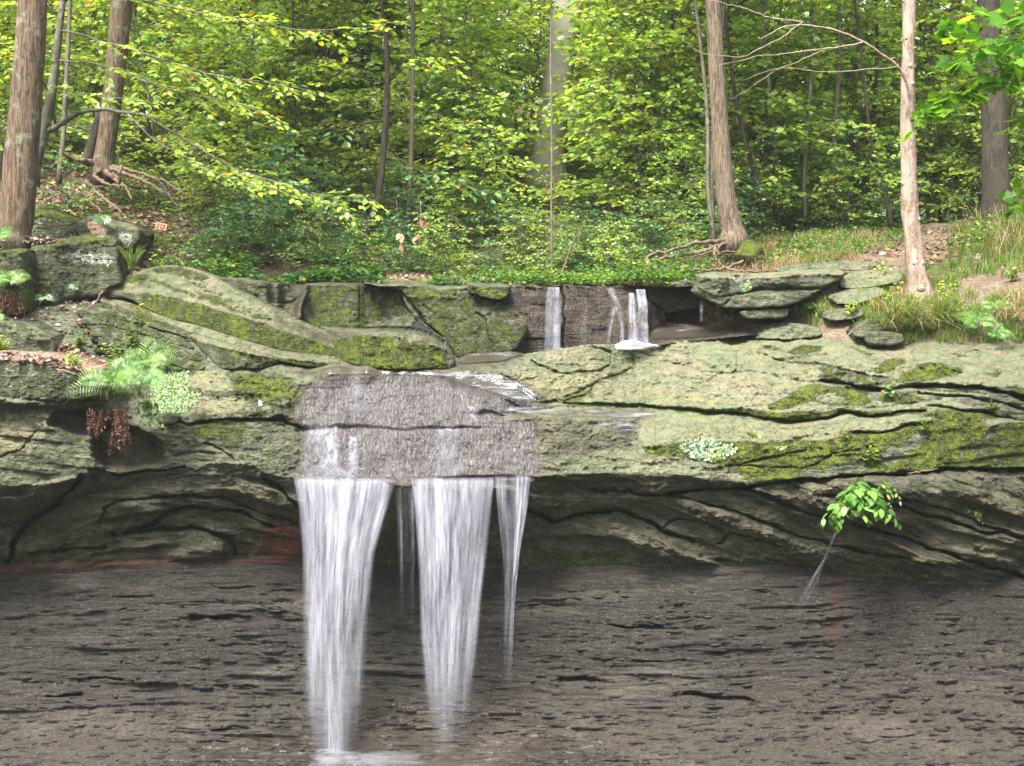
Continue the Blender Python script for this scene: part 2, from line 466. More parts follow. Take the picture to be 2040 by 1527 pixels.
def rock(name, outline, Dbot, dip=80, paints=(), cracks=(), mat=None, seed=1, thick=0.6, edge=0.12, ew=14,
         step=2.0, rough=0.018, jitter=7, base=None, lay=None, warp=4.0, parent=None):
    """closed boulder whose visible side is a relief; Dbot = distance along its lower edge (number or [(px,D)])"""
    ol = smooth_poly(outline, 2)
    # roughen the outline
    dens = []
    for i in range(len(ol)):
        a, b = ol[i], ol[(i + 1) % len(ol)]
        n = max(1, int(math.hypot(b[0] - a[0], b[1] - a[1]) / 4))
        for k in range(n): dens.append((a[0] + (b[0] - a[0]) * k / n, a[1] + (b[1] - a[1]) * k / n))
    dx = np.array(dens)
    dx[:, 0] += 3.4 * (fbm(dx[:, 0] / 16, dx[:, 1] / 16, seed + 50, 3) - .5)
    dx[:, 1] += 3.4 * (fbm(dx[:, 0] / 16 + 40, dx[:, 1] / 16, seed + 51, 3) - .5)
    ol = [tuple(p) for p in dx]
    xs = [p[0] for p in ol]; ys = [p[1] for p in ol]
    r = Relief(min(xs) - 2 * step, max(xs) + 2 * step, min(ys) - 2 * step, max(ys) + 2 * step, step, dip, seed, warp)
    if base:
        for k, v in base.items(): r.a[k][:] = v
    for p in paints: r.paint(p[0], **p[1])
    for c in cracks: r.crack(c[0], **(c[1] if len(c) > 1 else {}))
    if lay: r.layers(lay(r.X, r.Y), *(lay.args if hasattr(lay, 'args') else (10, 0.05)))
    ins = inside(r.X, r.Y, ol)
    d, bx, by = seg_dist(r.X, r.Y, ol)
    low = np.array([(r.ys[np.where(ins[:, i])[0].max()] if ins[:, i].any() else np.nan) for i in range(len(r.xs))])
    ok = ~np.isnan(low)
    low = np.interp(r.xs, r.xs[ok], low[ok])
    for _ in range(8): low = np.convolve(np.pad(low, 1, 'edge'), [.25, .5, .25], 'valid')
    if not isinstance(Dbot, (list, tuple)): Dbot = [(0, Dbot), (1, Dbot)]
    r.solve(list(zip(r.xs, low)), Dbot, jitter, rough)
    # rounded rim
    t = np.clip(np.where(ins, d, 0) / ew, 0, 1)
    r.D = r.D + edge * (1 - np.sqrt(np.clip(1 - (1 - t) ** 2, 0, 1)))
    h, wd = r.X.shape
    cell = ins[:-1, :-1].astype(int) + ins[1:, :-1] + ins[:-1, 1:] + ins[1:, 1:]
    ck = cell >= 1
    near = (~ins)
    X = np.where(near, bx, r.X); Y = np.where(near, by, r.Y)
    V = P(X, Y, r.D)
    idx = np.arange(h * wd).reshape(h, wd)
    f = np.stack([idx[:-1, :-1][ck], idx[1:, :-1][ck], idx[1:, 1:][ck], idx[:-1, 1:][ck]], 1)
    used = np.unique(f); re = np.full(h * wd, -1); re[used] = np.arange(len(used)); f = re[f]
    Vf = V.reshape(-1, 3)[used]
    Vb = Vf.copy(); Vb[:, 1] = Vf[:, 1].max() * 0.35 + Vf[:, 1] * 0.65 + thick
    cen = Vf.mean(0); Vb[:, 0] = cen[0] + (Vb[:, 0] - cen[0]) * .93; Vb[:, 2] = cen[2] + (Vb[:, 2] - cen[2]) * .95 - .02
    n = len(Vf)
    # border edges
    e = np.concatenate([f[:, [0, 1]], f[:, [1, 2]], f[:, [2, 3]], f[:, [3, 0]]])
    key = e[:, 0].astype(np.int64) * n + e[:, 1]; rk = e[:, 1].astype(np.int64) * n + e[:, 0]
    be = e[~np.isin(key, rk)]
    side = np.stack([be[:, 1], be[:, 0], be[:, 0] + n, be[:, 1] + n], 1)
    a1, a2 = r.attr_arrays()
    a1 = a1.reshape(-1, 3)[used]; a2 = a2.reshape(-1, 3)[used]
    o = mesh_obj(name, np.concatenate([Vf, Vb]), np.concatenate([f, f[:, ::-1] + n, side]), mat or M['mossy_rock'],
                 parent=parent, attrs={'m1': np.concatenate([a1, a1]), 'm2': np.concatenate([a2, a2])})
    o['_'] = 0; del o['_']
    o_rel[name_key(o)] = r
    return o
o_rel = {}
def name_key(o): return o.name

def strata(fn, th, amp, mask=1.0, xs=120.0, sd=5):
    fn.args = (th, amp, mask, xs, sd); return fn
# ------------------------------------------------------------------ the sandstone ledge, its overhang and the shale wall
lip = [(-660, 985), (0, 974), (60, 966), (158, 948), (192, 931), (260, 931), (364, 930), (425, 918), (501, 920), (520, 944), (583, 953),
       (800, 953), (1060, 946), (1200, 939), (1330, 946), (1443, 955), (1494, 961), (1594, 951), (1669, 946), (1803, 940), (1868, 934),
       (1944, 931), (2040, 931), (2700, 930)]
lipD = [(-160, 20.3), (0, 20.5), (158, 20.7), (192, 20.8), (330, 21.1), (583, 21.0), (1060, 21.0), (1200, 21.1), (1494, 20.9),
        (1669, 20.7), (2040, 20.2), (2200, 20.0)]
contact = [(-660, 1146), (0, 1140), (100, 1136), (170, 1130), (300, 1123), (420, 1112), (597, 1113), (800, 1124), (1030, 1135), (1255, 1130),
           (1433, 1124), (1561, 1132), (1663, 1142), (1780, 1152), (1867, 1165), (1969, 1165), (2040, 1122), (2700, 1100)]
L = Relief(-600, 2640, 600, 1640, 2.0, 80, 3, 6.0)
X_, Y_ = L.X, L.Y
lipY = np.interp(L.xs, [p[0] for p in lip], [p[1] for p in lip])[None]
conY = np.interp(L.xs, [p[0] for p in contact], [p[1] for p in contact])[None]
rightw = sstep(960, 1120, X_)
L.dip[:] = np.where(X_ > 1040, 15, np.where(X_ > 560, 2.5, 24))
L.dip[:] = 24 * (1 - sstep(480, 640, X_)) + 3.0 * sstep(480, 640, X_) * (1 - rightw) + 15 * rightw
# --- rows below the lip
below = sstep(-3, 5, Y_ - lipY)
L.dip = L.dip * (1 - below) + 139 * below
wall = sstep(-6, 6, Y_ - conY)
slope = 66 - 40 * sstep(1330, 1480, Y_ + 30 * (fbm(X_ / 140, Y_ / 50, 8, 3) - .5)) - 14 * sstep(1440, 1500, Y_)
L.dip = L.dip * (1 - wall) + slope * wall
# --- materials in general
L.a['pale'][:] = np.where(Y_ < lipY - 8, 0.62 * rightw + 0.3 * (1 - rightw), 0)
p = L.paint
L.a['wet'][:] = below * (1 - wall) * (.62 + .5 * (fbm(X_ / 120, Y_ / 60, 15, 3) - .5))  # wet rock, also darkened to paint in the shade under the lip
# ---- right: pale slab surfaces (stepped bedding)
p([(1000, 745), (1100, 716), (1180, 686), (1340, 681), (1494, 667), (1635, 674), (1800, 693), (2040, 706), (2700, 712), (2700, 925),
   (1800, 880), (1443, 885), (1340, 886), (1300, 900), (1090, 905), (1070, 800), (1040, 770)], dip=17, pale=0.8, f=8)
p([(1035, 722), (1160, 690), (1280, 695), (1262, 740), (1180, 768), (1090, 760)], dip=34, pale=0.95, f=10)
p([(1270, 690), (1370, 688), (1470, 720), (1463, 745), (1380, 735), (1300, 712)], dip=38, pale=0.85, moss=0.12, f=10)
p([(1340, 683), (1500, 668), (1640, 676), (1600, 690), (1450, 700)], dip=8, pale=0.9, f=8)
p([(1500, 690), (1640, 700), (1760, 730), (1640, 745), (1560, 722)], dip=30, pale=0.8, f=8)
p([(1020, 735), (1060, 728), (1180, 770), (1290, 790), (1200, 800), (1090, 795), (1040, 770)], dip=36, pale=0.95, f=6)
p([(1290, 745), (1500, 740), (1620, 760), (1560, 790), (1500, 812), (1350, 800), (1290, 780)], dip=30, pale=0.85, f=10)
p([(1800, 693), (1900, 706), (2700, 716), (2700, 780), (1990, 770), (1900, 730)], dip=12, pale=0.6, f=10)
# step B: undulating bed edge
p([(1120, 803), (1240, 806), (1340, 808), (1494, 818), (1560, 824), (1640, 818), (1690, 812), (1738, 818), (1790, 818), (1845, 810),
   (1841, 822), (1779, 832), (1738, 830), (1683, 826), (1649, 838), (1580, 846), (1494, 834), (1340, 818), (1240, 813), (1120, 808)],
  dip=112, moss=0.72, pale=0.1, f=2.5, D=0.0)
p([(1460, 800), (1560, 792), (1700, 806), (1800, 804), (1850, 806), (1790, 818), (1640, 818), (1560, 822)], dip=28, pale=0.7, f=4)
# slab with the moss-filled hollow beneath it
p([(1626, 728), (1700, 742), (1745, 752), (1790, 760), (1760, 772), (1704, 768), (1640, 754)], dip=62, pale=0.35, moss=0.5, f=3)
p([(1640, 756), (1704, 769), (1760, 772), (1728, 786), (1690, 782), (1655, 768)], dip=140, moss=0.2, f=2, pale=0)
p([(1518, 816), (1580, 780), (1625, 764), (1683, 778), (1728, 782), (1735, 804), (1666, 808), (1614, 796), (1590, 812)], dip=42, moss=1.0, f=5, pale=0)
p([(1614, 792), (1660, 780), (1690, 800), (1668, 806)], dip=35, moss=0.15, f=3, pale=.6)
p([(1738, 739), (1769, 716), (1812, 719), (1786, 733), (1752, 748)], dip=24, moss=0.95, f=4)
p([(1790, 757), (1837, 724), (1880, 724), (1925, 744), (1889, 752), (1855, 761), (1805, 763)], dip=58, moss=0.9, f=3, pale=0)
p([(1560, 700), (1590, 690), (1640, 690), (1635, 700), (1580, 704)], dip=55, moss=0.85, f=3, pale=.1)
p([(1505, 700), (1540, 690), (1560, 692), (1540, 700)], dip=60, moss=0.55, f=3, pale=.1)
p([(1690, 692), (1720, 697), (1750, 706), (1730, 708)], moss=0.85, f=3)
p([(1885, 703), (1920, 705), (1925, 712), (1900, 712)], moss=0.8, f=3)
p([(1958, 742), (1985, 735), (2000, 745), (1985, 755)], dip=55, moss=0.6, f=3)
# thin beds at the right edge
p([(1800, 763), (1957, 772), (2700, 808), (2700, 822), (2040, 800), (1940, 784), (1830, 776)], dip=128, moss=0.3, pale=0, f=2)
p([(1960, 775), (2000, 770), (2700, 784), (2700, 812), (2000, 792)], dip=80, moss=0.55, pale=0, f=2)
p([(1830, 784), (1960, 790), (2700, 830), (2700, 850), (2040, 828), (1900, 802)], dip=84, moss=0.2, pale=0.35, f=2)
p([(1848, 808), (1930, 812), (2700, 860), (2700, 874), (2040, 838), (1950, 826)], dip=100, moss=0.45, pale=0.1, f=2)
p([(1724, 778), (1745, 770), (1800, 780), (1850, 790), (1830, 806), (1740, 802)], dip=48, moss=0.62, pale=0.3, f=3)
p([(1726, 778), (1742, 772), (1760, 782), (1745, 800), (1728, 796)], dip=86, moss=0.1, pale=0.3, f=2)
# sage-green smooth band above the moss wall
p([(1340, 850), (1480, 836), (1640, 850), (1800, 838), (1860, 815), (1960, 826), (2700, 868), (2700, 855), (2040, 845), (1968, 852),
   (1896, 834), (1786, 856), (1614, 878), (1443, 884), (1340, 884)], dip=20, pale=0.75, f=6)
# moss wall
mt = [(1280, 888), (1340, 885), (1443, 885), (1532, 881), (1614, 878), (1683, 871), (1745, 864), (1786, 854), (1837, 837), (1896, 833),
      (1957, 840), (1968, 854), (2005, 845), (2060, 845), (2700, 850)]
p(mt + [(2700, 930), (2040, 931), (1944, 931), (1868, 934), (1803, 940), (1669, 946), (1594, 951), (1494, 961), (1443, 930), (1380, 915), (1290, 905)],
  dip=72, moss=0.9, pale=0, f=3, sm=0)
p([(1400, 895), (1560, 890), (1700, 884), (1800, 880), (1700, 905), (1560, 912), (1420, 920)], dip=52, moss=1.0, f=8)
p([(1968, 856), (2000, 848), (2040, 848), (2700, 856), (2700, 925), (2040, 926), (1940, 926), (1900, 915), (1940, 880)], dip=82, moss=0.6, f=5)
p([(1745, 905), (1860, 850), (1840, 885), (1790, 920), (1740, 926)], dip=78, moss=0.12, pale=0.3, f=3)
p([(1600, 935), (1700, 925), (1750, 935), (1669, 946), (1594, 951)], dip=96, moss=0.3, f=4)
p([(1786, 852), (1800, 846), (1850, 836), (1880, 838), (1820, 850)], dip=100, moss=.8, f=2)
p([(1683, 868), (1700, 860), (1740, 857), (1745, 862)], dip=110, moss=.9, f=2)
p([(1940, 836), (1960, 820), (1990, 826), (1985, 838)], moss=.9, f=4)
p([(1830, 826), (1880, 815), (1960, 822), (1957, 840), (1896, 834)], dip=40, moss=.95, f=4)
# pale strip under the moss, left of it
p([(1080, 905), (1200, 912), (1330, 905), (1440, 930), (1500, 960), (1330, 945), (1200, 938), (1062, 945)], dip=60, pale=0.6, moss=0.12, f=4)
# ---- wet front face, centre
wetp = [(580, 964), (597, 900), (583, 820), (610, 775), (640, 750), (760, 744), (960, 744), (1035, 768), (1075, 800), (1100, 850), (1085, 905), (1066, 958),
        (800, 966)]
p(wetp, dip=62, wet=1.0, pale=0, moss=0, f=20)
p([(560, 960), (560, 800), (620, 742), (980, 740), (1100, 800), (1110, 900), (1080, 958)], wet=.7, moss=.1, pale=.15, f=26)
p(wetp, dip=62, wet=1.0, pale=0, moss=0, f=16)
p([(520, 944), (583, 953), (600, 880), (585, 820), (530, 850), (500, 900)], dip=66, wet=0.75, moss=.1, pale=0, f=18)
p([(1060, 846), (1100, 820), (1270, 825), (1275, 890), (1200, 905), (1080, 915)], dip=58, wet=0.62, pale=0.45, moss=.1, f=10)
p([(985, 826), (1070, 816), (1180, 812), (1310, 818), (1290, 836), (1130, 836), (1000, 834)], dip=12, wet=0.5, pale=.5, f=4)
p([(600, 846), (700, 849), (860, 852), (870, 858), (700, 855), (600, 852)], dip=125, f=2)
p([(870, 752), (960, 758), (1040, 790), (1060, 800), (1000, 800), (900, 775)], dip=22, wet=1, f=5)
p([(900, 700), (1010, 695), (1050, 712), (1000, 730), (960, 742), (600, 746), (560, 738), (700, 725)], wet=.85, pale=.1, f=8)
# ---- left of the wet face
p([(365, 732), (480, 742), (600, 745), (610, 775), (585, 820), (600, 850), (500, 836), (440, 832), (377, 842), (360, 790)], dip=44, pale=0.45, moss=0.40, f=6)
p([(372, 745), (440, 742), (462, 765), (500, 775), (440, 780), (375, 772)], dip=38, pale=1.0, moss=0.0, f=5)
p([(455, 748), (560, 746), (590, 775), (540, 800), (480, 790), (460, 770)], moss=0.75, pale=.1, f=10)
p([(372, 795), (470, 790), (520, 810), (440, 825), (380, 822)], pale=0.85, moss=0.2, f=6)
p([(300, 850), (377, 845), (446, 835), (530, 838), (604, 852), (560, 945), (515, 940), (500, 921), (425, 918), (360, 928), (315, 928)], dip=70, moss=0.38, pale=0.25, wet=.15, f=5)
p([(377, 842), (446, 832), (500, 836), (562, 834), (604, 850), (600, 858), (540, 842), (470, 842), (400, 850)], dip=130, f=2)
p([(335, 900), (430, 880), (480, 905), (430, 914), (350, 925)], dip=88, moss=.15, wet=.3, f=4)
p([(400, 845), (470, 840), (500, 860), (430, 872), (380, 868)], moss=.65, f=8)
# hanging block bottom left (pale algae) and the dark slot above it
p([(-660, 800), (0, 800), (120, 803), (170, 800), (200, 810), (150, 822), (103, 818), (0, 826), (-660, 826)], dip=145, moss=0, pale=0, f=3)
p([(-660, 828), (0, 826), (103, 820), (92, 852), (165, 862), (192, 931), (158, 948), (45, 969), (0, 974), (-660, 985)], dip=86, pale=0.5, moss=0.32, f=4)
p([(0, 830), (95, 824), (80, 870), (50, 900), (0, 905)], dip=80, pale=0.75, moss=0.25, f=5)
p([(75, 870), (110, 868), (105, 890), (80, 892)], dip=88, pale=0.0, moss=0.0, f=6)
p([(0, 905), (60, 905), (150, 930), (158, 948), (45, 969), (0, 974)], dip=96, moss=0.3, pale=0.35, rust=0.25, f=6)
p([(186, 866), (240, 846), (290, 862), (318, 880), (326, 925), (262, 932), (200, 931)], dip=92, moss=0.0, pale=0, wet=.7, f=9, D=0.5)  # recess darkened through wet to paint in its shade
p([(104, 822), (160, 818), (215, 828), (250, 850), (190, 866), (165, 862), (95, 850)], dip=88, moss=0, pale=0, wet=.6, f=6, D=0.35)  # upper part of the recess, shade painted the same way
# ---- underside: folded beds lit from the gorge
p([(364, 932), (425, 922), (501, 922), (524, 948), (370, 947)], dip=118, pale=0.2, wet=.5, f=3)
p([(235, 975), (330, 952), (520, 955), (590, 975), (590, 1000), (470, 985), (300, 985), (215, 1010), (200, 1040), (196, 1010)], dip=112, rust=0.28, pale=.15, f=4)
p([(160, 990), (200, 960), (205, 1030), (270, 1060), (120, 1060), (60, 1060), (90, 1020)], dip=110, moss=0.15, pale=0.15, f=6)
p([(205, 1040), (230, 1000), (320, 992), (332, 1018), (310, 1035), (240, 1055)], dip=100, moss=0.25, pale=0.2, f=4)
p([(360, 985), (520, 975), (590, 1010), (590, 1040), (480, 1015), (385, 1005)], dip=108, pale=0.15, moss=.15, f=4)
p([(180, 1114), (212, 1089), (260, 1075), (300, 1078), (398, 1066), (446, 1082), (442, 1099), (336, 1106), (274, 1117)], dip=84, wet=.45, rust=0.33, pale=.2, f=4)
p([(516, 1055), (535, 1046), (600, 1046), (600, 1113), (535, 1113)], dip=84, rust=0.95, wet=0.35, f=4)
p([(-660, 1140), (0, 1130), (120, 1118), (200, 1116), (340, 1108), (600, 1112), (600, 1124), (420, 1124), (300, 1130), (120, 1146), (-660, 1156)], dip=88, rust=0.72, f=3)
p([(20, 1060), (150, 1045), (260, 1075), (180, 1112), (60, 1115)], dip=102, moss=0.4, f=8)
p([(440, 1020), (520, 1030), (510, 1110), (450, 1100), (340, 1060)], dip=104, moss=0.35, f=8)
p([(1075, 990), (1170, 972), (1330, 955), (1480, 968), (1440, 985), (1300, 990), (1180, 1010), (1090, 1038)], dip=122, rust=.1, pale=.12, f=5)
p([(1065, 1050), (1180, 1030), (1240, 1025), (1290, 1050), (1290, 1090), (1180, 1100), (1060, 1085)], dip=104, moss=0.2, pale=.25, f=6)
p([(1262, 1025), (1340, 1010), (1440, 1050), (1560, 1100), (1520, 1120), (1380, 1110), (1300, 1080)], dip=104, moss=0.22, pale=.25, f=6)
p([(1320, 995), (1450, 975), (1600, 1040), (1760, 1090), (1860, 1122), (1780, 1125), (1600, 1085), (1440, 1035)], dip=108, moss=0.15, pale=.2, f=6)
p([(1040, 1085), (1250, 1105), (1250, 1128), (1040, 1130)], dip=110, moss=0.55, f=6)
# ---- lower slab on the right
p([(1590, 962), (1680, 950), (1810, 945), (1944, 937), (2700, 937), (2700, 952), (2040, 950), (1900, 958), (1790, 966), (1680, 972), (1600, 980)],
  dip=16, pale=.45, moss=.25, f=3)
p([(1640, 965), (1900, 958), (2700, 950), (2700, 1010), (2040, 1000), (1960, 985), (1850, 978), (1700, 980)], dip=74, moss=0.35, pale=.3, f=4)
p([(1960, 990), (1985, 960), (2040, 952), (2700, 952), (2700, 1080), (2040, 1040)], dip=72, pale=.5, moss=.3, f=4)
p([(1500, 975), (1640, 975), (1860, 985), (2040, 1045), (2700, 1090), (2700, 1150), (2040, 1120), (1850, 1050), (1640, 1010)], dip=112, moss=.15, pale=.15, f=5)
p([(1810, 1020), (1900, 1000), (2040, 1050), (2060, 1090), (1920, 1050)], dip=96, moss=.3, f=5)
p([(1770, 1060), (1820, 1052), (1940, 1080), (1950, 1110), (1870, 1120), (1800, 1090)], dip=92, rust=.3, pale=.15, f=5)
# rust run down the shale
p([(1655, 1150), (1680, 1150), (1676, 1298), (1640, 1300), (1648, 1220)], rust=.8, f=12)
p([(1545, 1110), (1600, 1120), (1600, 1145), (1560, 1145)], rust=.5, f=8)
p([(1600, 1150), (1630, 1150), (1615, 1270), (1590, 1290)], rust=.4, f=12)
p([(1735, 1180), (1760, 1200), (1745, 1300), (1725, 1280)], rust=.35, f=12)
p([(1760, 1150), (2040, 1170), (2040, 1220), (1900, 1210)], rust=.35, f=25)
p([(1840, 1180), (1900, 1190), (1890, 1300), (1830, 1290)], moss=.4, f=25)
# shale foot: paler silt, with the brighter light low down painted in, wet thin beds near the falls
wr = wall
L.a['pale'] = np.maximum(L.a['pale'], 0.75 * sstep(1340, 1500, Y_ + 0.03 * X_ + 60 * (fbm(X_ / 200, Y_ / 80, 31, 3) - .5)) * wr)
p([(560, 1415), (700, 1400), (1060, 1405), (1210, 1470), (1260, 1640), (300, 1640), (330, 1500), (480, 1450)], wet=.95, pale=0, f=30)
# beds
sx_ = Y_ + 14 * np.sin(X_ / 260.0) + 26 * (fbm(X_ / 260, Y_ / 120, 61, 3) - .5)
L.layers(sx_, 14, 0.060, wall * (0.3 + vnoise(X_ / 170, Y_ / 60, 64)), 150, 62)
L.layers(sx_ + 3, 5.5, 0.055, wall * sstep(.35, .6, vnoise(X_ / 90, Y_ / 30, 65) + .15), 34, 63)
gate = sstep(.52, .66, fbm(X_ / 240, Y_ / 34, 161, 3))
L.layers(sx_ + 6, 23, 0.16, wall * gate, 260, 162)
foot = wall * sstep(1385, 1430, Y_ + 14 * (fbm(X_ / 90, Y_ / 30, 165, 3) - .5)) * sstep(230, 420, X_) * sstep(1330, 1180, X_)
L.layers(Y_ + 10 * fbm(X_ / 200, Y_ / 40, 166, 3), 8, 0.11, foot, 70, 167)
und = below * (1 - wall)
tilt = Y_ - np.where(X_ > 1250, 0.36 * (X_ - 1250), 0) + 60 * (fbm(X_ / 300, Y_ / 120, 71, 3) - .5)
L.layers(tilt, 34, 0.34, und * sstep(640, 760, X_), 150, 72)
arch = Y_ + 55 * np.sin(np.clip((X_ - 40) / 560, 0, 1) * math.pi) + 26 * (fbm(X_ / 120, Y_ / 60, 171, 3) - .5)
L.layers(arch, 31, 0.40, und * sstep(760, 640, X_), 85, 172)
L.layers(arch + 9, 12, 0.10, und * sstep(760, 640, X_) * vnoise(X_ / 60, Y_ / 60, 175), 50, 173)
L.layers(tilt, 11, 0.09, und * sstep(.4, .7, vnoise(X_ / 110, Y_ / 60, 74) + .1 * (X_ > 1500)), 60, 73)
top = 1 - below
tt = Y_ + 0.10 * (X_ - 1500) * (X_ > 1500) + 20 * (fbm(X_ / 260, Y_ / 60, 81, 3) - .5)
L.layers(tt, 24, 0.17, top * sstep(1350, 1800, X_) * (1 - L.a['moss'] * .6), 160, 82)
L.layers(tt + 4, 8, 0.065, top * sstep(1050, 1400, X_) * vnoise(X_ / 80, Y_ / 30, 85), 70, 84)
L.layers(Y_ - .12 * X_, 11, 0.08, top * sstep(600, 400, X_), 90, 86)
# cracks
c = L.crack
c([(1000, 745), (1060, 800), (1140, 803), (1250, 810), (1340, 812)], w=2.5, depth=.10, moss=.5)
c([(1340, 812), (1494, 830), (1580, 842), (1649, 834), (1683, 822), (1738, 828), (1841, 818)], w=2.6, depth=.16, moss=.4)
c([(1260, 700), (1262, 735), (1185, 765), (1100, 800)], w=2.2, depth=.07, moss=.55)
c([(1180, 768), (1175, 785), (1110, 800)], w=3, depth=.08, moss=.7)
c([(1180, 690), (1215, 700), (1218, 725), (1195, 742), (1120, 745), (1060, 720)], w=2.2, depth=.09, moss=.5)
c([(1260, 697), (1330, 722), (1420, 742), (1510, 742), (1620, 762)], w=2.2, depth=.06, moss=.25)
c([(1470, 700), (1468, 735), (1455, 745)], w=2, depth=.07)
c([(1500, 703), (1560, 722), (1620, 726), (1700, 742), (1790, 762)], w=2.5, depth=.09, moss=.3)
c([(1638, 756), (1704, 772), (1760, 776), (1850, 768), (1957, 774), (2040, 794), (2700, 815)], w=3.5, depth=.30)
c([(1830, 782), (1920, 790), (2040, 815), (2700, 840)], w=2.6, depth=.16)
c([(1850, 808), (1950, 822), (2040, 838), (2700, 862)], w=2.6, depth=.14)
c([(1690, 862), (1745, 866), (1786, 858), (1840, 842)], w=2.5, depth=.10, moss=.5)
c([(1470, 930), (1560, 905), (1600, 900)], w=2.2, depth=.08)
c([(1600, 936), (1660, 905), (1740, 890)], w=1.8, depth=.10)
c([(1443, 930), (1530, 932), (1600, 934)], w=2.0, depth=.08)
c([(1480, 972), (1594, 956), (1669, 951), (1803, 944), (1868, 938), (1944, 935), (2700, 934)], w=2.7, depth=.5)
c([(1040, 1010), (1100, 1040), (1178, 1020), (1230, 1017), (1275, 1033), (1320, 1055), (1380, 1080)], w=3.0, depth=.4)
c([(1330, 985), (1480, 968)], w=3.6, depth=.4)
c([(1180, 975), (1340, 990), (1440, 1010), (1612, 1075), (1780, 1110), (1867, 1128)], w=2.4, depth=.3)
c([(1479, 970), (1612, 1022), (1760, 1060), (1880, 1100), (2040, 1150)], w=3.0, depth=.35)
c([(1640, 985), (1800, 1010), (1960, 1060), (2700, 1150)], w=2.4, depth=.3)
c([(1720, 985), (1860, 1005), (2040, 1075)], w=2.1, depth=.22)
c([(1325, 1050), (1345, 1035), (1400, 1040), (1440, 1060)], w=1.8, depth=.2)
c([(1430, 1085), (1460, 1062), (1560, 1090)], w=1.8, depth=.2)
c([(309, 826), (377, 845), (446, 835), (497, 838), (562, 836), (604, 852)], w=3.2, depth=.22, moss=.2)
c([(585, 820), (578, 800), (600, 770)], w=2, depth=.05)
c([(860, 853), (900, 856), (960, 850)], w=2.5, depth=.08)
c([(960, 822), (985, 820), (1005, 826)], w=3, depth=.10)
c([(1000, 795), (1040, 815), (1180, 812)], w=2, depth=.06)
c([(410, 882), (440, 896), (470, 918)], w=2, depth=.08)
c([(350, 908), (400, 900), (430, 905)], w=2, depth=.08)
c([(0, 862), (60, 858), (100, 856)], w=1.8, depth=.05)
c([(70, 858), (40, 900), (0, 910)], w=1.8, depth=.05)
c([(196, 935), (240, 945), (330, 935), (364, 933)], w=2.4, depth=.3)
c([(160, 950), (120, 1000), (60, 1040), (30, 1075), (20, 1120)], w=4.2, depth=.5)
c([(200, 1045), (205, 1015), (235, 998), (300, 990), (380, 990)], w=2.1, depth=.25)
c([(250, 1060), (310, 1045), (335, 1020), (380, 1010), (480, 1020), (540, 1050)], w=3.6, depth=.45)
c([(280, 1060), (380, 1050), (460, 1075), (470, 1105)], w=3.6, depth=.35)
c([(380, 985), (470, 1000), (590, 1045)], w=1.8, depth=.2)
c([(526, 950), (560, 975), (597, 1010)], w=3.6, depth=.3)
c([(60, 1105), (150, 1095), (210, 1090)], w=1.8, depth=.2)
# slots in the shale where plates have dropped out
rs = np.random.RandomState(5)
for k in range(80):
    x = rs.uniform(-100, 2150); y = rs.uniform(1160, 1540)
    ln = rs.uniform(15, 90) if rs.rand() < .8 else rs.uniform(90, 200)
    yy = [y + rs.uniform(-3, 3) for _ in range(4)]
    c([(x + ln * i / 3, yy[i] + rs.uniform(-1.5, 1.5)) for i in range(4)], w=rs.uniform(1.0, 2.6), depth=rs.uniform(.03, .08))
for q in ([(95, 1386), (130, 1384), (164, 1382)], [(180, 1352), (215, 1350), (243, 1353)], [(380, 1231), (440, 1229), (480, 1228)],
          [(1210, 1245), (1260, 1250), (1320, 1250)], [(1360, 1385), (1430, 1388), (1500, 1396)], [(1120, 1357), (1160, 1352), (1200, 1356)]):
    c(q, w=3.2, depth=.2)
L.rmask = 1 - .6 * wall
L.solve(lip, lipD, jitter=9, rough=0.017, smooth=16)
for a_, b_ in ((0.0, .34), (.33, .67), (.66, 1.0)):
    L.calm((lipY + a_ * (conY - lipY))[0], (lipY + b_ * (conY - lipY))[0], 90)
for a_, b_ in ((0, .35), (.35, .7), (.7, 1.0)):
    L.calm((lipY + a_ * (700 - lipY))[0], (lipY + b_ * (700 - lipY))[0], 34)
L.calm(conY[0], 1330, 120); L.calm(1330, 1500, 90); L.calm(1500, 1640, 90)
L.calm(690, 602, 90)
print('DEPTHS', [(a, b, round(float(L.depth_at(a, b)), 2)) for a, b in
      ((1100, 700), (1300, 690), (1600, 675), (1900, 700), (700, 725), (500, 730), (250, 700), (100, 720), (60, 800), (300, 640), (1000, 1300), (1000, 1527))])
# small knobs and plates on the shale
wf_ = sstep(.8, .97, L.a['wet']) * (1 - below)
rp_ = fbm(X_ / 6.0 + 2.2 * fbm(X_ / 30, Y_ / 30, 402, 2), Y_ / 20, 401, 2)
L.D -= wf_ * .013 * (rp_ - .5) * 2
L.D -= wall * 0.016 * (fbm(X_ / 30, Y_ / 3.4, 91, 4, .65) - .5) * 2
split = conY
crest = np.interp(L.xs, [-200, 590, 600, 900, 915, 1000, 1060, 1180, 1215, 1300, 1340, 1494, 1635, 1660, 2300], [600, 600, 700, 702, 716, 712, 702, 684, 684, 686, 680, 664, 668, 640, 640])[None]
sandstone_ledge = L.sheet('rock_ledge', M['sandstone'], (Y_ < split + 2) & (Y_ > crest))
shale_wall = L.sheet('shale_wall', M['shale'], Y_ > split - 2)
tag(sandstone_ledge, kind='structure'); tag(shale_wall, kind='structure')

def ledge_pt(px, py, up=0.0):
    D = L.depth_at(px, py) - up
    return P(px, py, D)
# ------------------------------------------------------------------ upper tier: wet rock step, blocks and boulders
def LD(pts, add=0.0):
    """distances of the shelf under the given pixels"""
    return [(p[0], float(L.depth_at(p[0], p[1])) - add) for p in pts]

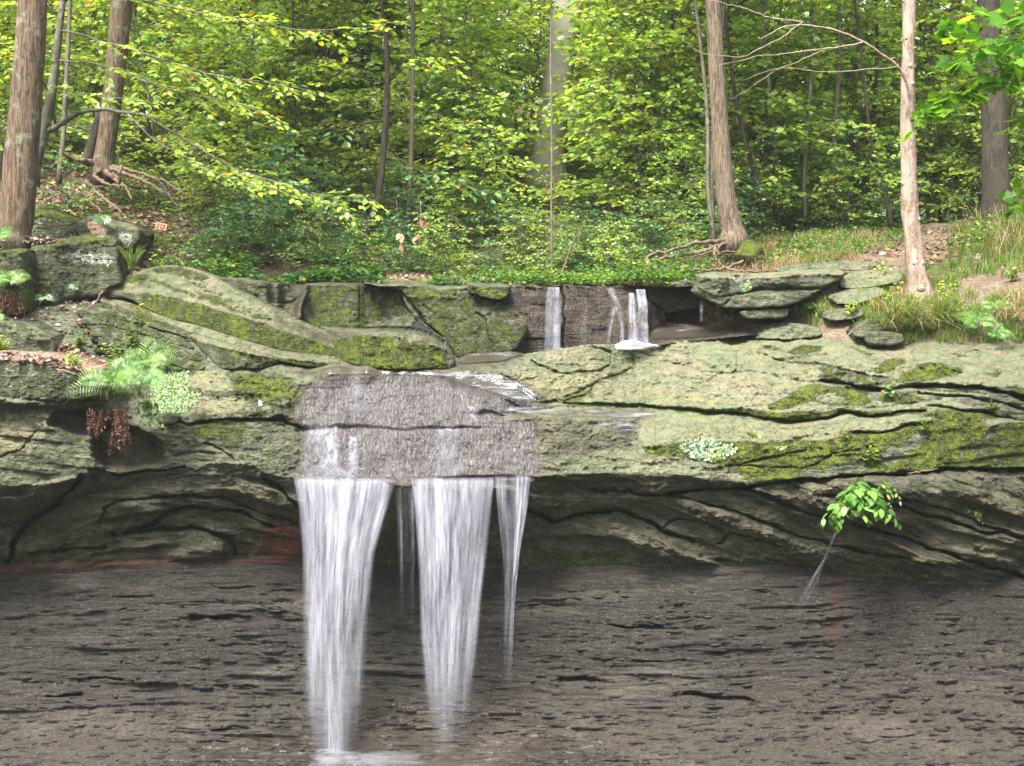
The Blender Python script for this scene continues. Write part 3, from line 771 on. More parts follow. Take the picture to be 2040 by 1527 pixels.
# wet rock wall of the upper step (bedrock, setting)
W = Relief(985, 1700, 556, 730, 1.6, 84, 21, 5.0)
W.a['wet'][:] = 1.0
wp = W.paint
wp([(980, 540), (1510, 540), (1510, 577), (1400, 578), (1300, 573), (1200, 573), (1090, 572), (1000, 571)], dip=2, wet=.25, pale=.35, f=1.5)
wp([(1000, 570), (1090, 572), (1085, 600), (1050, 640), (1020, 600)], dip=70, wet=1, f=5)
wp([(1005, 600), (1060, 640), (1040, 700), (1020, 720), (985, 720)], dip=95, wet=.7, moss=.2, f=5)
wp([(1125, 575), (1205, 574), (1215, 620), (1205, 700), (1125, 720)], dip=80, wet=1, rust=.18, f=4)
wp([(1284, 574), (1380, 580), (1392, 600), (1385, 616), (1340, 624), (1325, 622), (1296, 596)], dip=66, wet=1, f=3)
wp([(1290, 600), (1325, 630), (1330, 640), (1300, 652), (1292, 640)], dip=82, wet=1, rust=.2, f=3)
wp([(1328, 626), (1390, 614), (1500, 608), (1710, 600), (1710, 650), (1500, 646), (1420, 648), (1330, 640)], dip=96, wet=.8, f=3, D=.35)
wp([(1300, 652), (1420, 648), (1510, 648), (1710, 652), (1710, 720), (1280, 705)], dip=10, wet=.9, f=4)
wp([(1330, 640), (1395, 636), (1393, 645), (1335, 648)], dip=14, wet=1, f=2)
wp([(1375, 620), (1420, 618), (1415, 640), (1370, 640)], dip=72, wet=1, rust=.25, f=3)
W.crack([(1122, 572), (1123, 640), (1120, 710)], w=2.5, depth=.14)
W.crack([(1286, 578), (1296, 600), (1330, 626), (1390, 614)], w=2.5, depth=.15)
W.crack([(1330, 640), (1392, 637)], w=2, depth=.08)
W.layers(W.Y + 8 * fbm(W.X / 60, W.Y / 30, 201, 3), 17, .07, (W.Y > 575) * 1.0, 40, 202)
W.solve([(985, 700), (1200, 697), (1500, 650), (1700, 650)], [(985, 24.6), (1200, 24.6), (1290, 24.5), (1500, 24.5), (1640, 24.0), (1700, 24.0)], 12, .028, 3)
W.calm(697, 580, 60)
wcrest = np.interp(W.xs, L.xs, crest[0])[None] + 5
upper_step = W.sheet('rock_wall', M['wet_rock'], (W.Y < 724) & (W.Y > 566) & ((W.X < 1400) | (W.Y > 596)) & ((W.X < 1130) | (W.Y < wcrest)))
tag(upper_step, kind='structure')

R = {}
def seat(outline, off=.08):
    xs_ = np.linspace(min(p[0] for p in outline), max(p[0] for p in outline), 14); out = []
    for x in xs_:
        ys_ = [p[1] + (q[1] - p[1]) * (x - p[0]) / (q[0] - p[0] + 1e-9) for p, q in zip(outline, outline[1:] + outline[:1]) if min(p[0], q[0]) <= x <= max(p[0], q[0]) and p[0] != q[0]]
        if ys_: out.append((x, float(L.depth_at(x, max(ys_) + 2)) - off))
    k = np.array([o_[1] for o_ in out])
    for _ in range(3): k = np.convolve(np.pad(k, 1, 'edge'), [.25, .5, .25], 'valid')
    return [(o_[0], v) for o_, v in zip(out, k)]
def add_rock(key, name, label, cat, outline, D, group=None, **kw):
    if D is None: D = seat(outline)
    o = rock(name, outline, D, **kw)
    tag(o, label, cat, group, 'thing')
    R[key] = (o, o_rel[o.name])
    return o

# big block left of the falls
add_rock('mid_block', 'rock_block', 'big mossy sandstone block with vertical crack on its right, middle of the upper step', 'rock',
    [(716, 562), (760, 556), (840, 552), (925, 556), (945, 572), (946, 640), (943, 712), (912, 714), (880, 690), (860, 660), (826, 640), (806, 600), (790, 572), (750, 570)],
    24.35, dip=84, thick=.9, seed=31, base={'moss': .5}, ew=7, edge=.05,
    paints=[([(700, 560), (760, 548), (930, 548), (950, 572), (930, 578), (850, 574), (800, 572), (740, 571)], dict(dip=4, pale=.55, moss=.15, f=2)),
            ([(800, 575), (850, 576), (930, 580), (925, 600), (850, 590), (812, 600)], dict(dip=60, moss=.6, f=4)),
            ([(786, 572), (806, 578), (826, 610), (838, 640), (826, 640), (806, 615)], dict(dip=96, moss=.2, f=3)),
            ([(880, 575), (910, 580), (912, 600), (900, 598)], dict(rust=.25, f=4))],
    cracks=[([(842, 608), (858, 622)], dict(w=2, depth=.05)), ([(800, 580), (822, 610), (845, 640), (880, 672)], dict(w=3, depth=.12))])
add_rock('right_block', 'rock_block', 'mossy angular block beside the left thread of the upper falls', 'rock',
    [(936, 588), (960, 588), (990, 600), (1020, 612), (1052, 640), (1046, 670), (1024, 702), (980, 712), (942, 714), (936, 660)],
    24.3, dip=85, thick=.6, seed=32, base={'moss': .5}, ew=6, edge=.05,
    paints=[([(950, 590), (1000, 604), (1052, 638), (1030, 650), (980, 630), (950, 625)], dict(dip=58, moss=.35, wet=.2, f=4)),
            ([(1020, 630), (1055, 640), (1030, 705), (1015, 690)], dict(wet=.6, f=8))],
    cracks=[([(948, 625), (968, 640), (972, 665), (985, 700)], dict(w=2.2, depth=.07))])
add_rock('cap_block', 'rock_slab', 'thin mossy cap slab lying on the angular block left of the upper falls', 'rock',
    [(925, 560), (975, 562), (1012, 566), (1017, 576), (1008, 594), (992, 600), (955, 590), (934, 586)],
    24.25, dip=80, thick=.7, seed=33, base={'moss': .6}, ew=5, edge=.04,
    paints=[([(920, 556), (1020, 562), (1018, 572), (970, 574), (935, 570)], dict(dip=5, pale=.45, moss=.3, f=2))])
add_rock('square_block', 'rock_block', 'dark rectangular mossy block behind the low rounded boulder', 'rock',
    [(606, 566), (640, 561), (700, 563), (780, 568), (795, 578), (806, 612), (832, 642), (800, 662), (720, 668), (640, 656), (598, 640), (600, 600)],
    24.25, dip=84, thick=.8, seed=34, base={'moss': .55, 'wet': .15}, ew=7, edge=.06,
    paints=[([(596, 558), (800, 560), (796, 574), (740, 571), (650, 568), (608, 570)], dict(dip=6, wet=.4, pale=.3, moss=.1, f=2)),
            ([(600, 575), (618, 570), (612, 640), (596, 640)], dict(dip=100, wet=.7, moss=.1, f=4)),
            ([(740, 646), (800, 625), (835, 642), (800, 668), (700, 668)], dict(dip=30, pale=.35, moss=.25, rust=.1, f=5))],
    cracks=[([(716, 570), (714, 640)], dict(w=1.6, depth=.05))])
add_rock('channel_rock', 'rock_slab', 'smooth dark rock with a wet notch left of the rectangular block', 'rock',
    [(428, 552), (480, 554), (540, 562), (606, 566), (612, 580), (600, 610), (598, 655), (560, 668), (520, 640), (480, 610), (440, 580)],
    24.05, dip=80, thick=.8, seed=35, base={'moss': .22, 'wet': .3}, ew=6, edge=.05,
    paints=[([(560, 562), (606, 564), (614, 580), (596, 610), (588, 645), (560, 655), (556, 640), (590, 600), (596, 580)], dict(dip=28, wet=.9, moss=0, f=3)),
            ([(470, 556), (550, 566), (590, 575), (575, 600), (520, 596), (480, 575)], dict(dip=70, moss=.35, f=5)),
            ([(530, 600), (585, 598), (570, 625), (535, 630)], dict(dip=40, wet=.7, f=4))],
    cracks=[([(545, 605), (580, 603), (598, 590)], dict(w=2.5, depth=.08))])
add_rock('long_slab', 'rock_slab', 'long tilted sandstone slab with pale streaked top and moss-covered side, sloping down to the falls', 'rock',
    [(232, 566), (255, 548), (300, 534), (340, 527), (385, 536), (430, 552), (480, 585), (540, 615), (600, 645), (662, 668), (690, 700), (672, 716),
     (640, 716), (560, 700), (480, 678), (400, 650), (330, 634), (285, 614), (262, 598), (218, 588), (214, 578)],
    None, dip=30, thick=.8, seed=36, base={'pale': .62, 'moss': .12}, ew=5, edge=.04, rough=.012, warp=3,
    paints=[([(214, 578), (262, 590), (300, 584), (400, 608), (500, 640), (600, 672), (662, 690), (700, 720), (640, 730), (400, 670), (260, 620), (214, 592)], dict(dip=82, moss=.68, pale=0, f=2.5)),
            ([(214, 576), (265, 586), (285, 594), (280, 612), (214, 592)], dict(dip=88, moss=.1, pale=.1, f=3)),
            ([(244, 560), (280, 545), (300, 552), (262, 566)], dict(moss=.8, f=4)),
            ([(300, 536), (345, 527), (420, 552), (400, 562), (350, 545), (320, 546)], dict(dip=50, moss=.55, pale=.3, f=4)),
            ([(385, 575), (450, 598), (455, 610), (400, 592)], dict(moss=.62, f=3)),
            ([(550, 634), (600, 648), (665, 675), (655, 690), (600, 668), (560, 650)], dict(wet=.6, dip=20, pale=.4, f=6))],
    cracks=[([(300 + i * 40, 560 + i * 14), (340 + i * 40, 572 + i * 13)], dict(w=1.6, depth=.03, moss=.6)) for i in range(6)] +
           [([(350 + i * 30, 548 + i * 16), (380 + i * 30, 556 + i * 15)], dict(w=1.5, depth=.03, moss=.5)) for i in range(6)])
add_rock('low_boulder', 'boulder', 'low rounded mossy boulder at the edge of the shallow stream, wet pale rim on top', 'boulder',
    [(596, 640), (612, 636), (640, 650), (690, 660), (760, 660), (815, 662), (848, 672), (880, 688), (902, 706), (908, 724), (898, 736), (850, 738), (780, 738), (720, 730), (660, 716), (650, 690), (610, 668)],
    None, dip=76, thick=.7, seed=37, base={'moss': .72}, ew=9, edge=.07,
    paints=[([(590, 632), (620, 632), (700, 654), (850, 664), (905, 700), (880, 698), (850, 684), (780, 670), (720, 670), (680, 668), (630, 654)], dict(dip=22, wet=.3, pale=.5, moss=.05, f=3)),
            ([(640, 655), (700, 662), (690, 676), (660, 680), (645, 670)], dict(dip=40, pale=.4, wet=.3, moss=.2, f=4)),
            ([(782, 668), (792, 666), (788, 690), (780, 685)], dict(rust=.35, pale=.8, moss=0, f=3)),
            ([(812, 668), (832, 672), (826, 684), (815, 684)], dict(rust=.3, pale=.8, moss=0, f=3)),
            ([(885, 695), (912, 715), (905, 738), (890, 735)], dict(wet=.9, moss=0, f=4))])
add_rock('second_slab', 'rock_slab', 'narrow tilted slab with pale top below the long moss-sided slab', 'rock',
    [(196, 598), (220, 590), (270, 606), (330, 634), (400, 650), (480, 678), (560, 704), (640, 714), (680, 720), (668, 731), (620, 733), (560, 722), (500, 705), (420, 680), (360, 662), (290, 640), (220, 620)],
    None, dip=22, thick=.6, seed=38, base={'pale': .6, 'moss': .2}, ew=4, edge=.03, rough=.012,
    paints=[([(196, 612), (290, 634), (420, 672), (540, 712), (610, 722), (680, 722), (670, 740), (560, 730), (400, 690), (200, 630)], dict(dip=92, moss=.55, pale=0, f=2)),
            ([(230, 600), (270, 608), (330, 640), (300, 640)], dict(moss=.6, f=4))])
add_rock('front_slab', 'rock_block', 'wedge-shaped block with mossy face and thin pale top, under the tilted slabs', 'rock',
    [(372, 664), (400, 668), (460, 690), (520, 705), (556, 716), (548, 728), (520, 735), (440, 736), (424, 722), (396, 692)],
    None, dip=80, thick=.6, seed=39, base={'moss': .45}, ew=5, edge=.04,
    paints=[([(366, 660), (460, 682), (560, 712), (550, 718), (450, 696), (380, 672)], dict(dip=14, pale=.7, moss=.1, f=2)),
            ([(390, 676), (430, 690), (440, 725), (420, 720)], dict(pale=.4, moss=.2, f=4))])
# thin tilted beds on the left, under the plants
for i, (dy, ln, key) in enumerate(((0, 0, 'a'), (20, -10, 'b'), (42, 15, 'c'), (62, 10, 'd'))):
    add_rock('bed_' + key, 'rock_slab', ['topmost thin grey-green bed poking out left of the narrow tilted slab', 'second thin mossy bed under the fern plants, left of the wedge block',
              'third thin mossy bed behind the leafy green plants', 'lowest thin bed above the pale creeper patch'][i], 'rock',
        [(150 + i * 15, 606 + dy), (210, 606 + dy), (290, 628 + dy), (360 + ln, 654 + dy), (400 + ln, 672 + dy * .9), (390 + ln, 684 + dy * .9), (330, 676 + dy), (250, 652 + dy), (180, 640 + dy), (150 + i * 15, 628 + dy)],
        None, dip=26, thick=.5, seed=140 + i, base={'pale': .4, 'moss': .42}, ew=4, edge=.03,
        paints=[([(150, 620 + dy), (250, 638 + dy), (400 + ln, 676 + dy), (400 + ln, 690 + dy), (250, 662 + dy), (150, 644 + dy)], dict(dip=92, moss=.35, pale=.1, f=2))],
        cracks=[([(200, 630 + dy), (300, 652 + dy), (370, 675 + dy)], dict(w=1.6, depth=.08))])
# ---- left boulders
add_rock('lichen_boulder', 'boulder', 'large boulder with white lichen patches across its face and moss on top', 'boulder',
    [(52, 500), (75, 486), (110, 478), (165, 468), (212, 466), (232, 474), (238, 492), (238, 535), (247, 556), (246, 572), (206, 590), (188, 594), (140, 600), (90, 612), (66, 606), (50, 560)],
    None, dip=82, thick=1.2, seed=40, base={'moss': .34, 'pale': .1}, ew=14, edge=.16, mat=M['mossy_rock'],
    paints=[([(50, 500), (110, 474), (212, 462), (236, 476), (200, 480), (120, 490), (70, 502)], dict(dip=30, moss=.55, f=4)),
            ([(160, 472), (205, 466), (226, 480), (205, 488), (165, 482)], dict(moss=1, f=4)),
            ([(190, 470), (215, 468), (210, 476), (192, 477)], dict(lich=.5, moss=0, f=3)),
            ([(100, 500), (235, 500), (236, 540), (200, 535), (120, 530)], dict(lich=.45, moss=.05, f=12)),
            ([(130, 500), (235, 505), (234, 530), (140, 520)], dict(lich=.62, f=10)),
            ([(110, 540), (230, 545), (240, 570), (190, 590), (100, 590)], dict(pale=.35, moss=.25, f=12)),
            ([(190, 592), (245, 556), (250, 575), (208, 592)], dict(dip=130, moss=0, f=2)),
            ([(60, 570), (110, 590), (90, 612), (60, 610)], dict(moss=.7, f=8))],
    cracks=[([(195, 488), (210, 494), (238, 490)], dict(w=2, depth=.04))])
add_rock('back_boulder_l', 'boulder', 'mossy lichen-spotted boulder right of the big furrowed trunk', 'boulder',
    [(50, 424), (85, 412), (120, 424), (160, 440), (168, 470), (120, 486), (60, 490), (46, 460)], 25.0, dip=78, thick=1.0, seed=41,
    base={'moss': .35, 'lich': .36}, ew=12, edge=.14, paints=[([(50, 420), (85, 410), (165, 436), (150, 446), (90, 428), (60, 432)], dict(dip=25, moss=.9, lich=0, f=4))])
add_rock('back_boulder_r', 'boulder', 'tan-topped boulder with one round lichen patch, behind the lichened boulder', 'boulder',
    [(150, 440), (180, 428), (215, 434), (262, 446), (282, 460), (276, 486), (262, 500), (245, 500), (215, 490), (180, 490), (155, 470)], 24.9, dip=76, thick=1.0, seed=42,
    base={'moss': .15, 'pale': .3}, ew=10, edge=.12, paints=[([(230, 462), (262, 462), (265, 490), (240, 492)], dict(lich=.6, f=5)),
            ([(200, 434), (262, 444), (282, 462), (240, 456), (205, 448)], dict(dip=25, pale=.6, f=3)),
            ([(165, 440), (200, 445), (215, 470), (190, 478)], dict(soil=.8, f=6))])
add_rock('far_left_boulder', 'boulder', 'square mossy boulder under the ferns at the far left edge', 'boulder',
    [(-40, 506), (0, 498), (48, 494), (66, 508), (74, 524), (60, 560), (74, 600), (70, 625), (40, 632), (-10, 628), (-40, 620)], None, dip=84, thick=1.0, seed=43,
    base={'moss': .4, 'lich': .2}, ew=10, edge=.12, paints=[([(-40, 500), (48, 490), (60, 504), (0, 508)], dict(dip=25, moss=.7, f=3)), ([(40, 560), (74, 600), (70, 628), (40, 620)], dict(moss=.8, f=6))])
add_rock('step_block', 'rock_block', 'grey block with flat greenish top behind the leaf litter, far left', 'rock',
    [(-60, 645), (10, 640), (60, 644), (92, 662), (112, 690), (108, 712), (60, 716), (0, 706), (-60, 700)], None, dip=84, thick=.9, seed=44,
    base={'moss': .22}, ew=6, edge=.06, paints=[([(-60, 638), (60, 638), (96, 664), (104, 676), (70, 678), (20, 666), (-60, 664)], dict(dip=16, pale=.5, moss=.35, f=3))])
add_rock('front_ledge_block', 'rock_slab', 'thick overhanging slab covered with leaf litter at the left edge, lichen on its face', 'rock',
    [(-120, 700), (0, 702), (60, 708), (140, 722), (205, 756), (214, 772), (208, 790), (150, 800), (60, 800), (-120, 798)], [(-120, 20.45), (214, 20.55)], dip=96, thick=1.4, seed=45,
    base={'moss': .25, 'lich': .30}, ew=6, edge=.07, paints=[([(-120, 690), (0, 694), (150, 714), (222, 764), (205, 764), (120, 738), (60, 722), (-120, 716)], dict(dip=14, moss=.15, soil=.6, lich=0, f=3)),
            ([(-120, 786), (60, 790), (160, 794), (150, 806), (-120, 806)], dict(dip=130, pale=.5, f=3)),
            ([(0, 720), (40, 718), (50, 740), (10, 750)], dict(lich=.45, f=6))])
add_rock('small_ledge_rock', 'rock', 'small dark rock wedged under the pale creeper patch', 'rock',
    [(312, 826), (340, 824), (362, 830), (352, 846), (328, 848), (310, 838)], None, dip=88, thick=.3, seed=46, base={'moss': .1, 'wet': .3}, ew=5, edge=.05)
# ---- right of the upper falls
add_rock('overhang_slab', 'rock_slab', 'thick angular grey-green slab jutting over the dark recess right of the upper falls', 'rock',
    [(1392, 548), (1420, 542), (1520, 545), (1600, 538), (1680, 536), (1684, 552), (1668, 566), (1636, 578), (1600, 600), (1560, 612), (1500, 614), (1440, 614), (1405, 596), (1380, 586), (1390, 566)],
    [(1380, 23.9), (1560, 23.7), (1684, 24.1)], dip=88, thick=1.3, seed=47, base={'pale': .32, 'moss': .12}, ew=5, edge=.05, rough=.02, mat=M['sandstone'],
    paints=[([(1385, 540), (1680, 530), (1690, 548), (1600, 551), (1520, 556), (1440, 556), (1395, 552)], dict(dip=6, pale=.75, f=2)),
            ([(1395, 556), (1440, 556), (1452, 590), (1440, 612), (1400, 596), (1380, 586)], dict(dip=106, pale=.15, f=2)),
            ([(1452, 548), (1490, 548), (1502, 570), (1490, 580), (1470, 572)], dict(dip=70, lich=.55, f=3)),
            ([(1500, 566), (1560, 560), (1600, 572), (1530, 580)], dict(dip=120, f=3)),
            ([(1440, 590), (1560, 584), (1600, 575), (1640, 577), (1560, 612), (1440, 614)], dict(dip=84, pale=.4, moss=.25, f=3)),
            ([(1560, 552), (1640, 548), (1680, 552), (1660, 566), (1590, 570)], dict(dip=76, pale=.5, f=3))],
    cracks=[([(1450, 556), (1456, 590), (1442, 610)], dict(w=2, depth=.06)), ([(1500, 580), (1570, 574), (1640, 576), (1680, 560)], dict(w=3, depth=.12)), ([(1440, 590), (1500, 582)], dict(w=2, depth=.06))])
add_rock('pink_slab', 'rock_slab', 'small flat pinkish slab wedged under the jutting slab', 'rock',
    [(1472, 622), (1500, 618), (1572, 614), (1570, 628), (1556, 636), (1500, 636), (1482, 634)], 23.8, dip=80, thick=.5, seed=48, base={'pale': .5, 'rust': .2}, ew=5, edge=.04)
add_rock('flat_slab', 'rock_slab', 'low flat grey slab beside the pool, below the dark recess', 'rock',
    [(1478, 652), (1505, 643), (1580, 643), (1632, 652), (1640, 668), (1600, 676), (1540, 676), (1490, 672)], None, dip=30, thick=.4, seed=49, base={'pale': .5, 'soil': .1}, ew=4, edge=.03, mat=M['sandstone'])
add_rock('small_top_slab', 'rock_slab', 'thin flat slab on the rim between the roots and the jutting slab', 'rock',
    [(1336, 563), (1360, 559), (1398, 560), (1396, 570), (1350, 572), (1336, 569)], 24.7, dip=60, thick=.4, seed=50, base={'moss': .3, 'pale': .3}, ew=4, edge=.03)
add_rock('bank_rock', 'rock', 'squared grey rock half buried in the leafy bank above the right upper fall', 'rock',
    [(1188, 504), (1205, 500), (1232, 506), (1244, 522), (1240, 540), (1218, 542), (1196, 530)], 27.5, dip=80, thick=.6, seed=51, base={'moss': .25, 'pale': .2}, ew=6, edge=.07)
add_rock('bank_block_a', 'rock', 'wedge-shaped brown rock under the grassy bank, left of the dark square one', 'rock',
    [(1698, 660), (1730, 636), (1752, 632), (1762, 650), (1752, 672), (1720, 676), (1700, 672)], 22.55, dip=76, thick=.5, seed=52, base={'moss': .15, 'soil': .3}, ew=6, edge=.07)
add_rock('bank_block_b', 'rock', 'dark squared rock at the foot of the grassy bank under the hanging grass', 'rock',
    [(1722, 664), (1750, 660), (1800, 664), (1802, 684), (1780, 690), (1726, 688)], 22.4, dip=84, thick=.5, seed=53, base={'moss': .15, 'soil': .15}, ew=5, edge=.05)

# paving-like flat rocks where the path meets the ledge
add_rock('paving_a', 'rock_slab', 'flat cracked grey slab set in the ground right of the jutting slab', 'rock',
    [(1672, 556), (1700, 541), (1760, 536), (1800, 546), (1790, 562), (1750, 570), (1700, 576), (1676, 572)], [(1672, 24.35), (1800, 24.3)], dip=22, thick=.3, seed=54, base={'pale': .75, 'soil': .15}, ew=3, edge=.02, mat=M['sandstone'],
    cracks=[([(1690, 566), (1740, 556), (1790, 550)], dict(w=1.6, depth=.04))])
add_rock('paving_b', 'rock_slab', 'second flat slab stepping down below the cracked grey one', 'rock',
    [(1652, 588), (1690, 576), (1750, 572), (1768, 582), (1740, 596), (1700, 606), (1664, 606)], [(1652, 23.75), (1768, 23.7)], dip=24, thick=.3, seed=55, base={'pale': .7, 'soil': .2}, ew=3, edge=.02, mat=M['sandstone'])
add_rock('paving_c', 'rock_slab', 'small low slab at the lower end of the stepping slabs', 'rock',
    [(1640, 622), (1690, 612), (1722, 616), (1716, 632), (1670, 640), (1644, 636)], [(1640, 23.25), (1722, 23.2)], dip=30, thick=.3, seed=56, base={'pale': .5, 'soil': .35}, ew=3, edge=.02)
add_rock('top_slab', 'rock_slab', 'thin pale slab edge under the dry grass, on top of the jutting slab', 'rock',
    [(1540, 534), (1600, 526), (1700, 520), (1760, 520), (1790, 530), (1740, 538), (1640, 542), (1560, 546)], [(1540, 24.9), (1790, 25.2)], dip=40, thick=.3, seed=57, base={'pale': .6, 'soil': .3}, ew=3, edge=.02, mat=M['sandstone'])
# ------------------------------------------------------------------ wooded bank behind the ledge
_cols = {
 -700: [(24.0, 520), (26, 440), (29, 340), (34, 240), (42, 150), (60, 80), (110, 60)],
 -100: [(24.0, 530), (25, 490), (27, 420), (31, 330), (36, 240), (45, 170), (60, 120), (110, 90)],
 100: [(24.3, 560), (25.2, 480), (26.5, 440), (29, 385), (31, 335), (36, 260), (45, 190), (60, 150), (110, 120)],
 230: [(24.4, 570), (25.4, 510), (27, 460), (29, 410), (31, 350), (34, 320), (38, 270), (48, 200), (62, 150), (110, 120)],
 360: [(24.9, 575), (25.5, 545), (27, 500), (29, 450), (31.5, 400), (35, 340), (40, 270), (48, 200), (62, 150), (110, 120)],
 600: [(24.9, 570), (25.6, 560), (27, 525), (29.5, 455), (32, 400), (35, 350), (40, 290), (50, 220), (65, 170), (110, 140)],
 1000: [(24.9, 569), (26, 563), (28, 540), (30, 475), (32, 425), (35, 370), (40, 320), (50, 270), (70, 220), (110, 200)],
 1250: [(24.9, 570), (26.5, 562), (28.5, 530), (31, 460), (34, 410), (38, 370), (45, 330), (60, 300), (110, 290)],
 1400: [(24.9, 575), (25.6, 556), (27, 530), (29, 495), (31, 460), (35, 440), (45, 420), (60, 400), (110, 390)],
 1560: [(24.3, 590), (25.0, 552), (26, 540), (27.5, 515), (29, 488), (31, 465), (34, 452), (45, 440), (110, 440)],
 1640: [(22.3, 770), (22.8, 694), (23.3, 662), (24.0, 606), (24.6, 566), (25.4, 540), (27, 515), (29, 480), (31, 462), (34, 452), (45, 442), (110, 440)],
 1800: [(22.2, 770), (22.6, 690), (22.8, 655), (23.2, 620), (24.2, 590), (25.2, 556), (26.5, 524), (28, 500), (30, 475), (33, 456), (38, 452), (110, 450)],
 1920: [(22.0, 770), (22.4, 692), (22.55, 650), (23.0, 622), (24.2, 578), (25.2, 548), (26.5, 515), (28, 480), (30, 455), (33, 446), (38, 450), (110, 450)],
 2040: [(22.0, 770), (22.4, 694), (22.55, 640), (22.8, 600), (24.2, 545), (25.5, 500), (27, 460), (29, 425), (33, 410), (38, 415), (110, 430)],
 2700: [(22.0, 770), (22.4, 690), (22.7, 600), (23.5, 520), (25.5, 450), (28, 390), (33, 350), (45, 360), (110, 400)]}
_ck = sorted(_cols)
_DG = np.concatenate([np.arange(20, 34, .1), np.arange(34, 60, .4), np.arange(60, 112, 2.0)])
_start = np.array([_cols[k][0][0] for k in _ck], float)
_tab = np.array([np.where(_DG < _cols[k][0][0] - .02, 900.0, np.interp(_DG, [a for a, b in _cols[k]], [b for a, b in _cols[k]])) for k in _ck])   # py at (col, D)
def terrain_py(px, D):
    px = np.asarray(px, float); D = np.asarray(D, float)
    px, D = np.broadcast_arrays(px, D)
    ci = np.clip(np.interp(px, _ck, np.arange(len(_ck))), 0, len(_ck) - 1.0001)
    i = ci.astype(int); f = ci - i; f = f * f * (3 - 2 * f)
    di = np.clip(np.interp(D, _DG, np.arange(len(_DG))), 0, len(_DG) - 1.0001)
    j = di.astype(int); g = di - j
    a = _tab[i, j] * (1 - g) + _tab[i, j + 1] * g
    b = _tab[i + 1, j] * (1 - g) + _tab[i + 1, j + 1] * g
    return a * (1 - f) + b * f
def terrain_z(x, y):
    px = CX + x / y * F
    py = terrain_py(px, y)
    z = EYE - (py - HY) / F * y
    rough = np.clip((y - 24.5) / 2, .25, 1)
    return z + rough * (0.30 * (fbm(x / 1.6, y / 1.6, 301, 4) - .5) + 0.12 * (fbm(x / .4, y / .4, 305, 3) - .5))
def ground(px, D):
    x = (np.asarray(px, float) - CX) / F * D
    return np.stack(np.broadcast_arrays(x, D, terrain_z(x, np.asarray(D, float))), -1)

def terrain_mat():
    t = NT('forest_soil')
    m2 = t.sep(t.attr('m2', 'Color'))
    path, gr = m2[0], m2[1]
    n1 = t.noise(1.4, 5, .6); n2 = t.noise(9, 6, .7)
    col = t.mix(t.ramp(n2, .35, .65), (0.020, 0.014, 0.009), (0.058, 0.041, 0.027))
    lv = t.sep(t.vor(16, out='Color'))
    col = t.mix(t.ramp(lv[0], .55, .75), col, (0.095, 0.065, 0.044))
    col = t.mix(t.ramp(lv[1], .85, .9), col, (0.136, 0.102, 0.082))
    gf = t.ramp(t.math('ADD', t.math('MULTIPLY', n1, .6), gr), .55, .85)
    col = t.mix(t.math('MULTIPLY', gf, t.ramp(t.noise(5, 5, .7), .3, .7)), col, t.mix(t.noise(20, 4), (0.034, 0.068, 0.010), (0.095, 0.136, 0.020)))
    pc = t.mix(t.ramp(t.noise(4, 6, .65), .35, .7), (0.170, 0.128, 0.089), (0.098, 0.075, 0.053))
    pc = t.mix(t.ramp(lv[0], .62, .8), pc, (0.085, 0.064, 0.043))
    pc = t.mix(t.ramp(t.noise(18, 5, .7), .45, .65), pc, (0.088, 0.068, 0.048))
    col = t.mix(t.ramp(t.math('ADD', path, t.math('ADD', t.math('MULTIPLY', t.math('SUBTRACT', n2, .5), 1.4), t.math('MULTIPLY', t.math('SUBTRACT', n1, .5), 1.2))), .4, .75), col, pc)
    h = t.math('ADD', t.math('MULTIPLY', n2, 1.0), t.math('MULTIPLY', lv[2], .6))
    return t.end(t.bsdf(col, .9, t.bump(h, .9, .05), .15))
M['forest_soil'] = terrain_mat()
def build_terrain():
    pxs = np.linspace(-640, 2680, 500)
    u = np.linspace(0, 1, 300)
    st = np.interp(pxs, _ck, _start)
    Dg = st[None] + (110 - st[None]) * (u[:, None] ** 2.4)
    PX = np.broadcast_to(pxs[None], Dg.shape)
    X = (PX - CX) / F * Dg
    Z = terrain_z(X, Dg)
    py = terrain_py(PX, Dg)
    # where the trodden path and the bare clay run (right side)
    pthx = np.interp(Dg, [24.4, 26, 28, 30, 32, 36], [1640, 1730, 1830, 1890, 1900, 1800])
    pth = sstep(150, 70, np.abs(PX - pthx)) * sstep(24.3, 25.0, Dg) * sstep(36, 33, Dg)
    clay = sstep(1880, 1930, PX) * sstep(25.6, 24.6, Dg) * sstep(23.0, 23.6, Dg)
    face = sstep(1800, 1850, PX) * sstep(23.0, 22.4, Dg)
    path = np.clip(pth + clay + face, 0, 1)
    flat = sstep(1420, 1560, PX) * sstep(1790, 1700, PX) * sstep(22.0, 22.4, Dg) * sstep(26.2, 25.6, Dg)
    path = np.maximum(path, flat)
    gr = .15 + .35 * sstep(1300, 1500, PX) - .2 * sstep(33, 29, Dg) * sstep(1200, 900, PX)
    V = np.stack([X, Dg, Z], -1).reshape(-1, 3)
    h, wd = Dg.shape; i = np.arange(h * wd).reshape(h, wd)
    f = np.stack([i[:-1, :-1], i[:-1, 1:], i[1:, 1:], i[1:, :-1]], -1).reshape(-1, 4)
    m2 = np.stack([path, gr, 0 * gr], -1).reshape(-1, 3)
    o = mesh_obj('hillside', V, f, M['forest_soil'], attrs={'m2': m2})
    tag(o, kind='structure')
build_terrain()
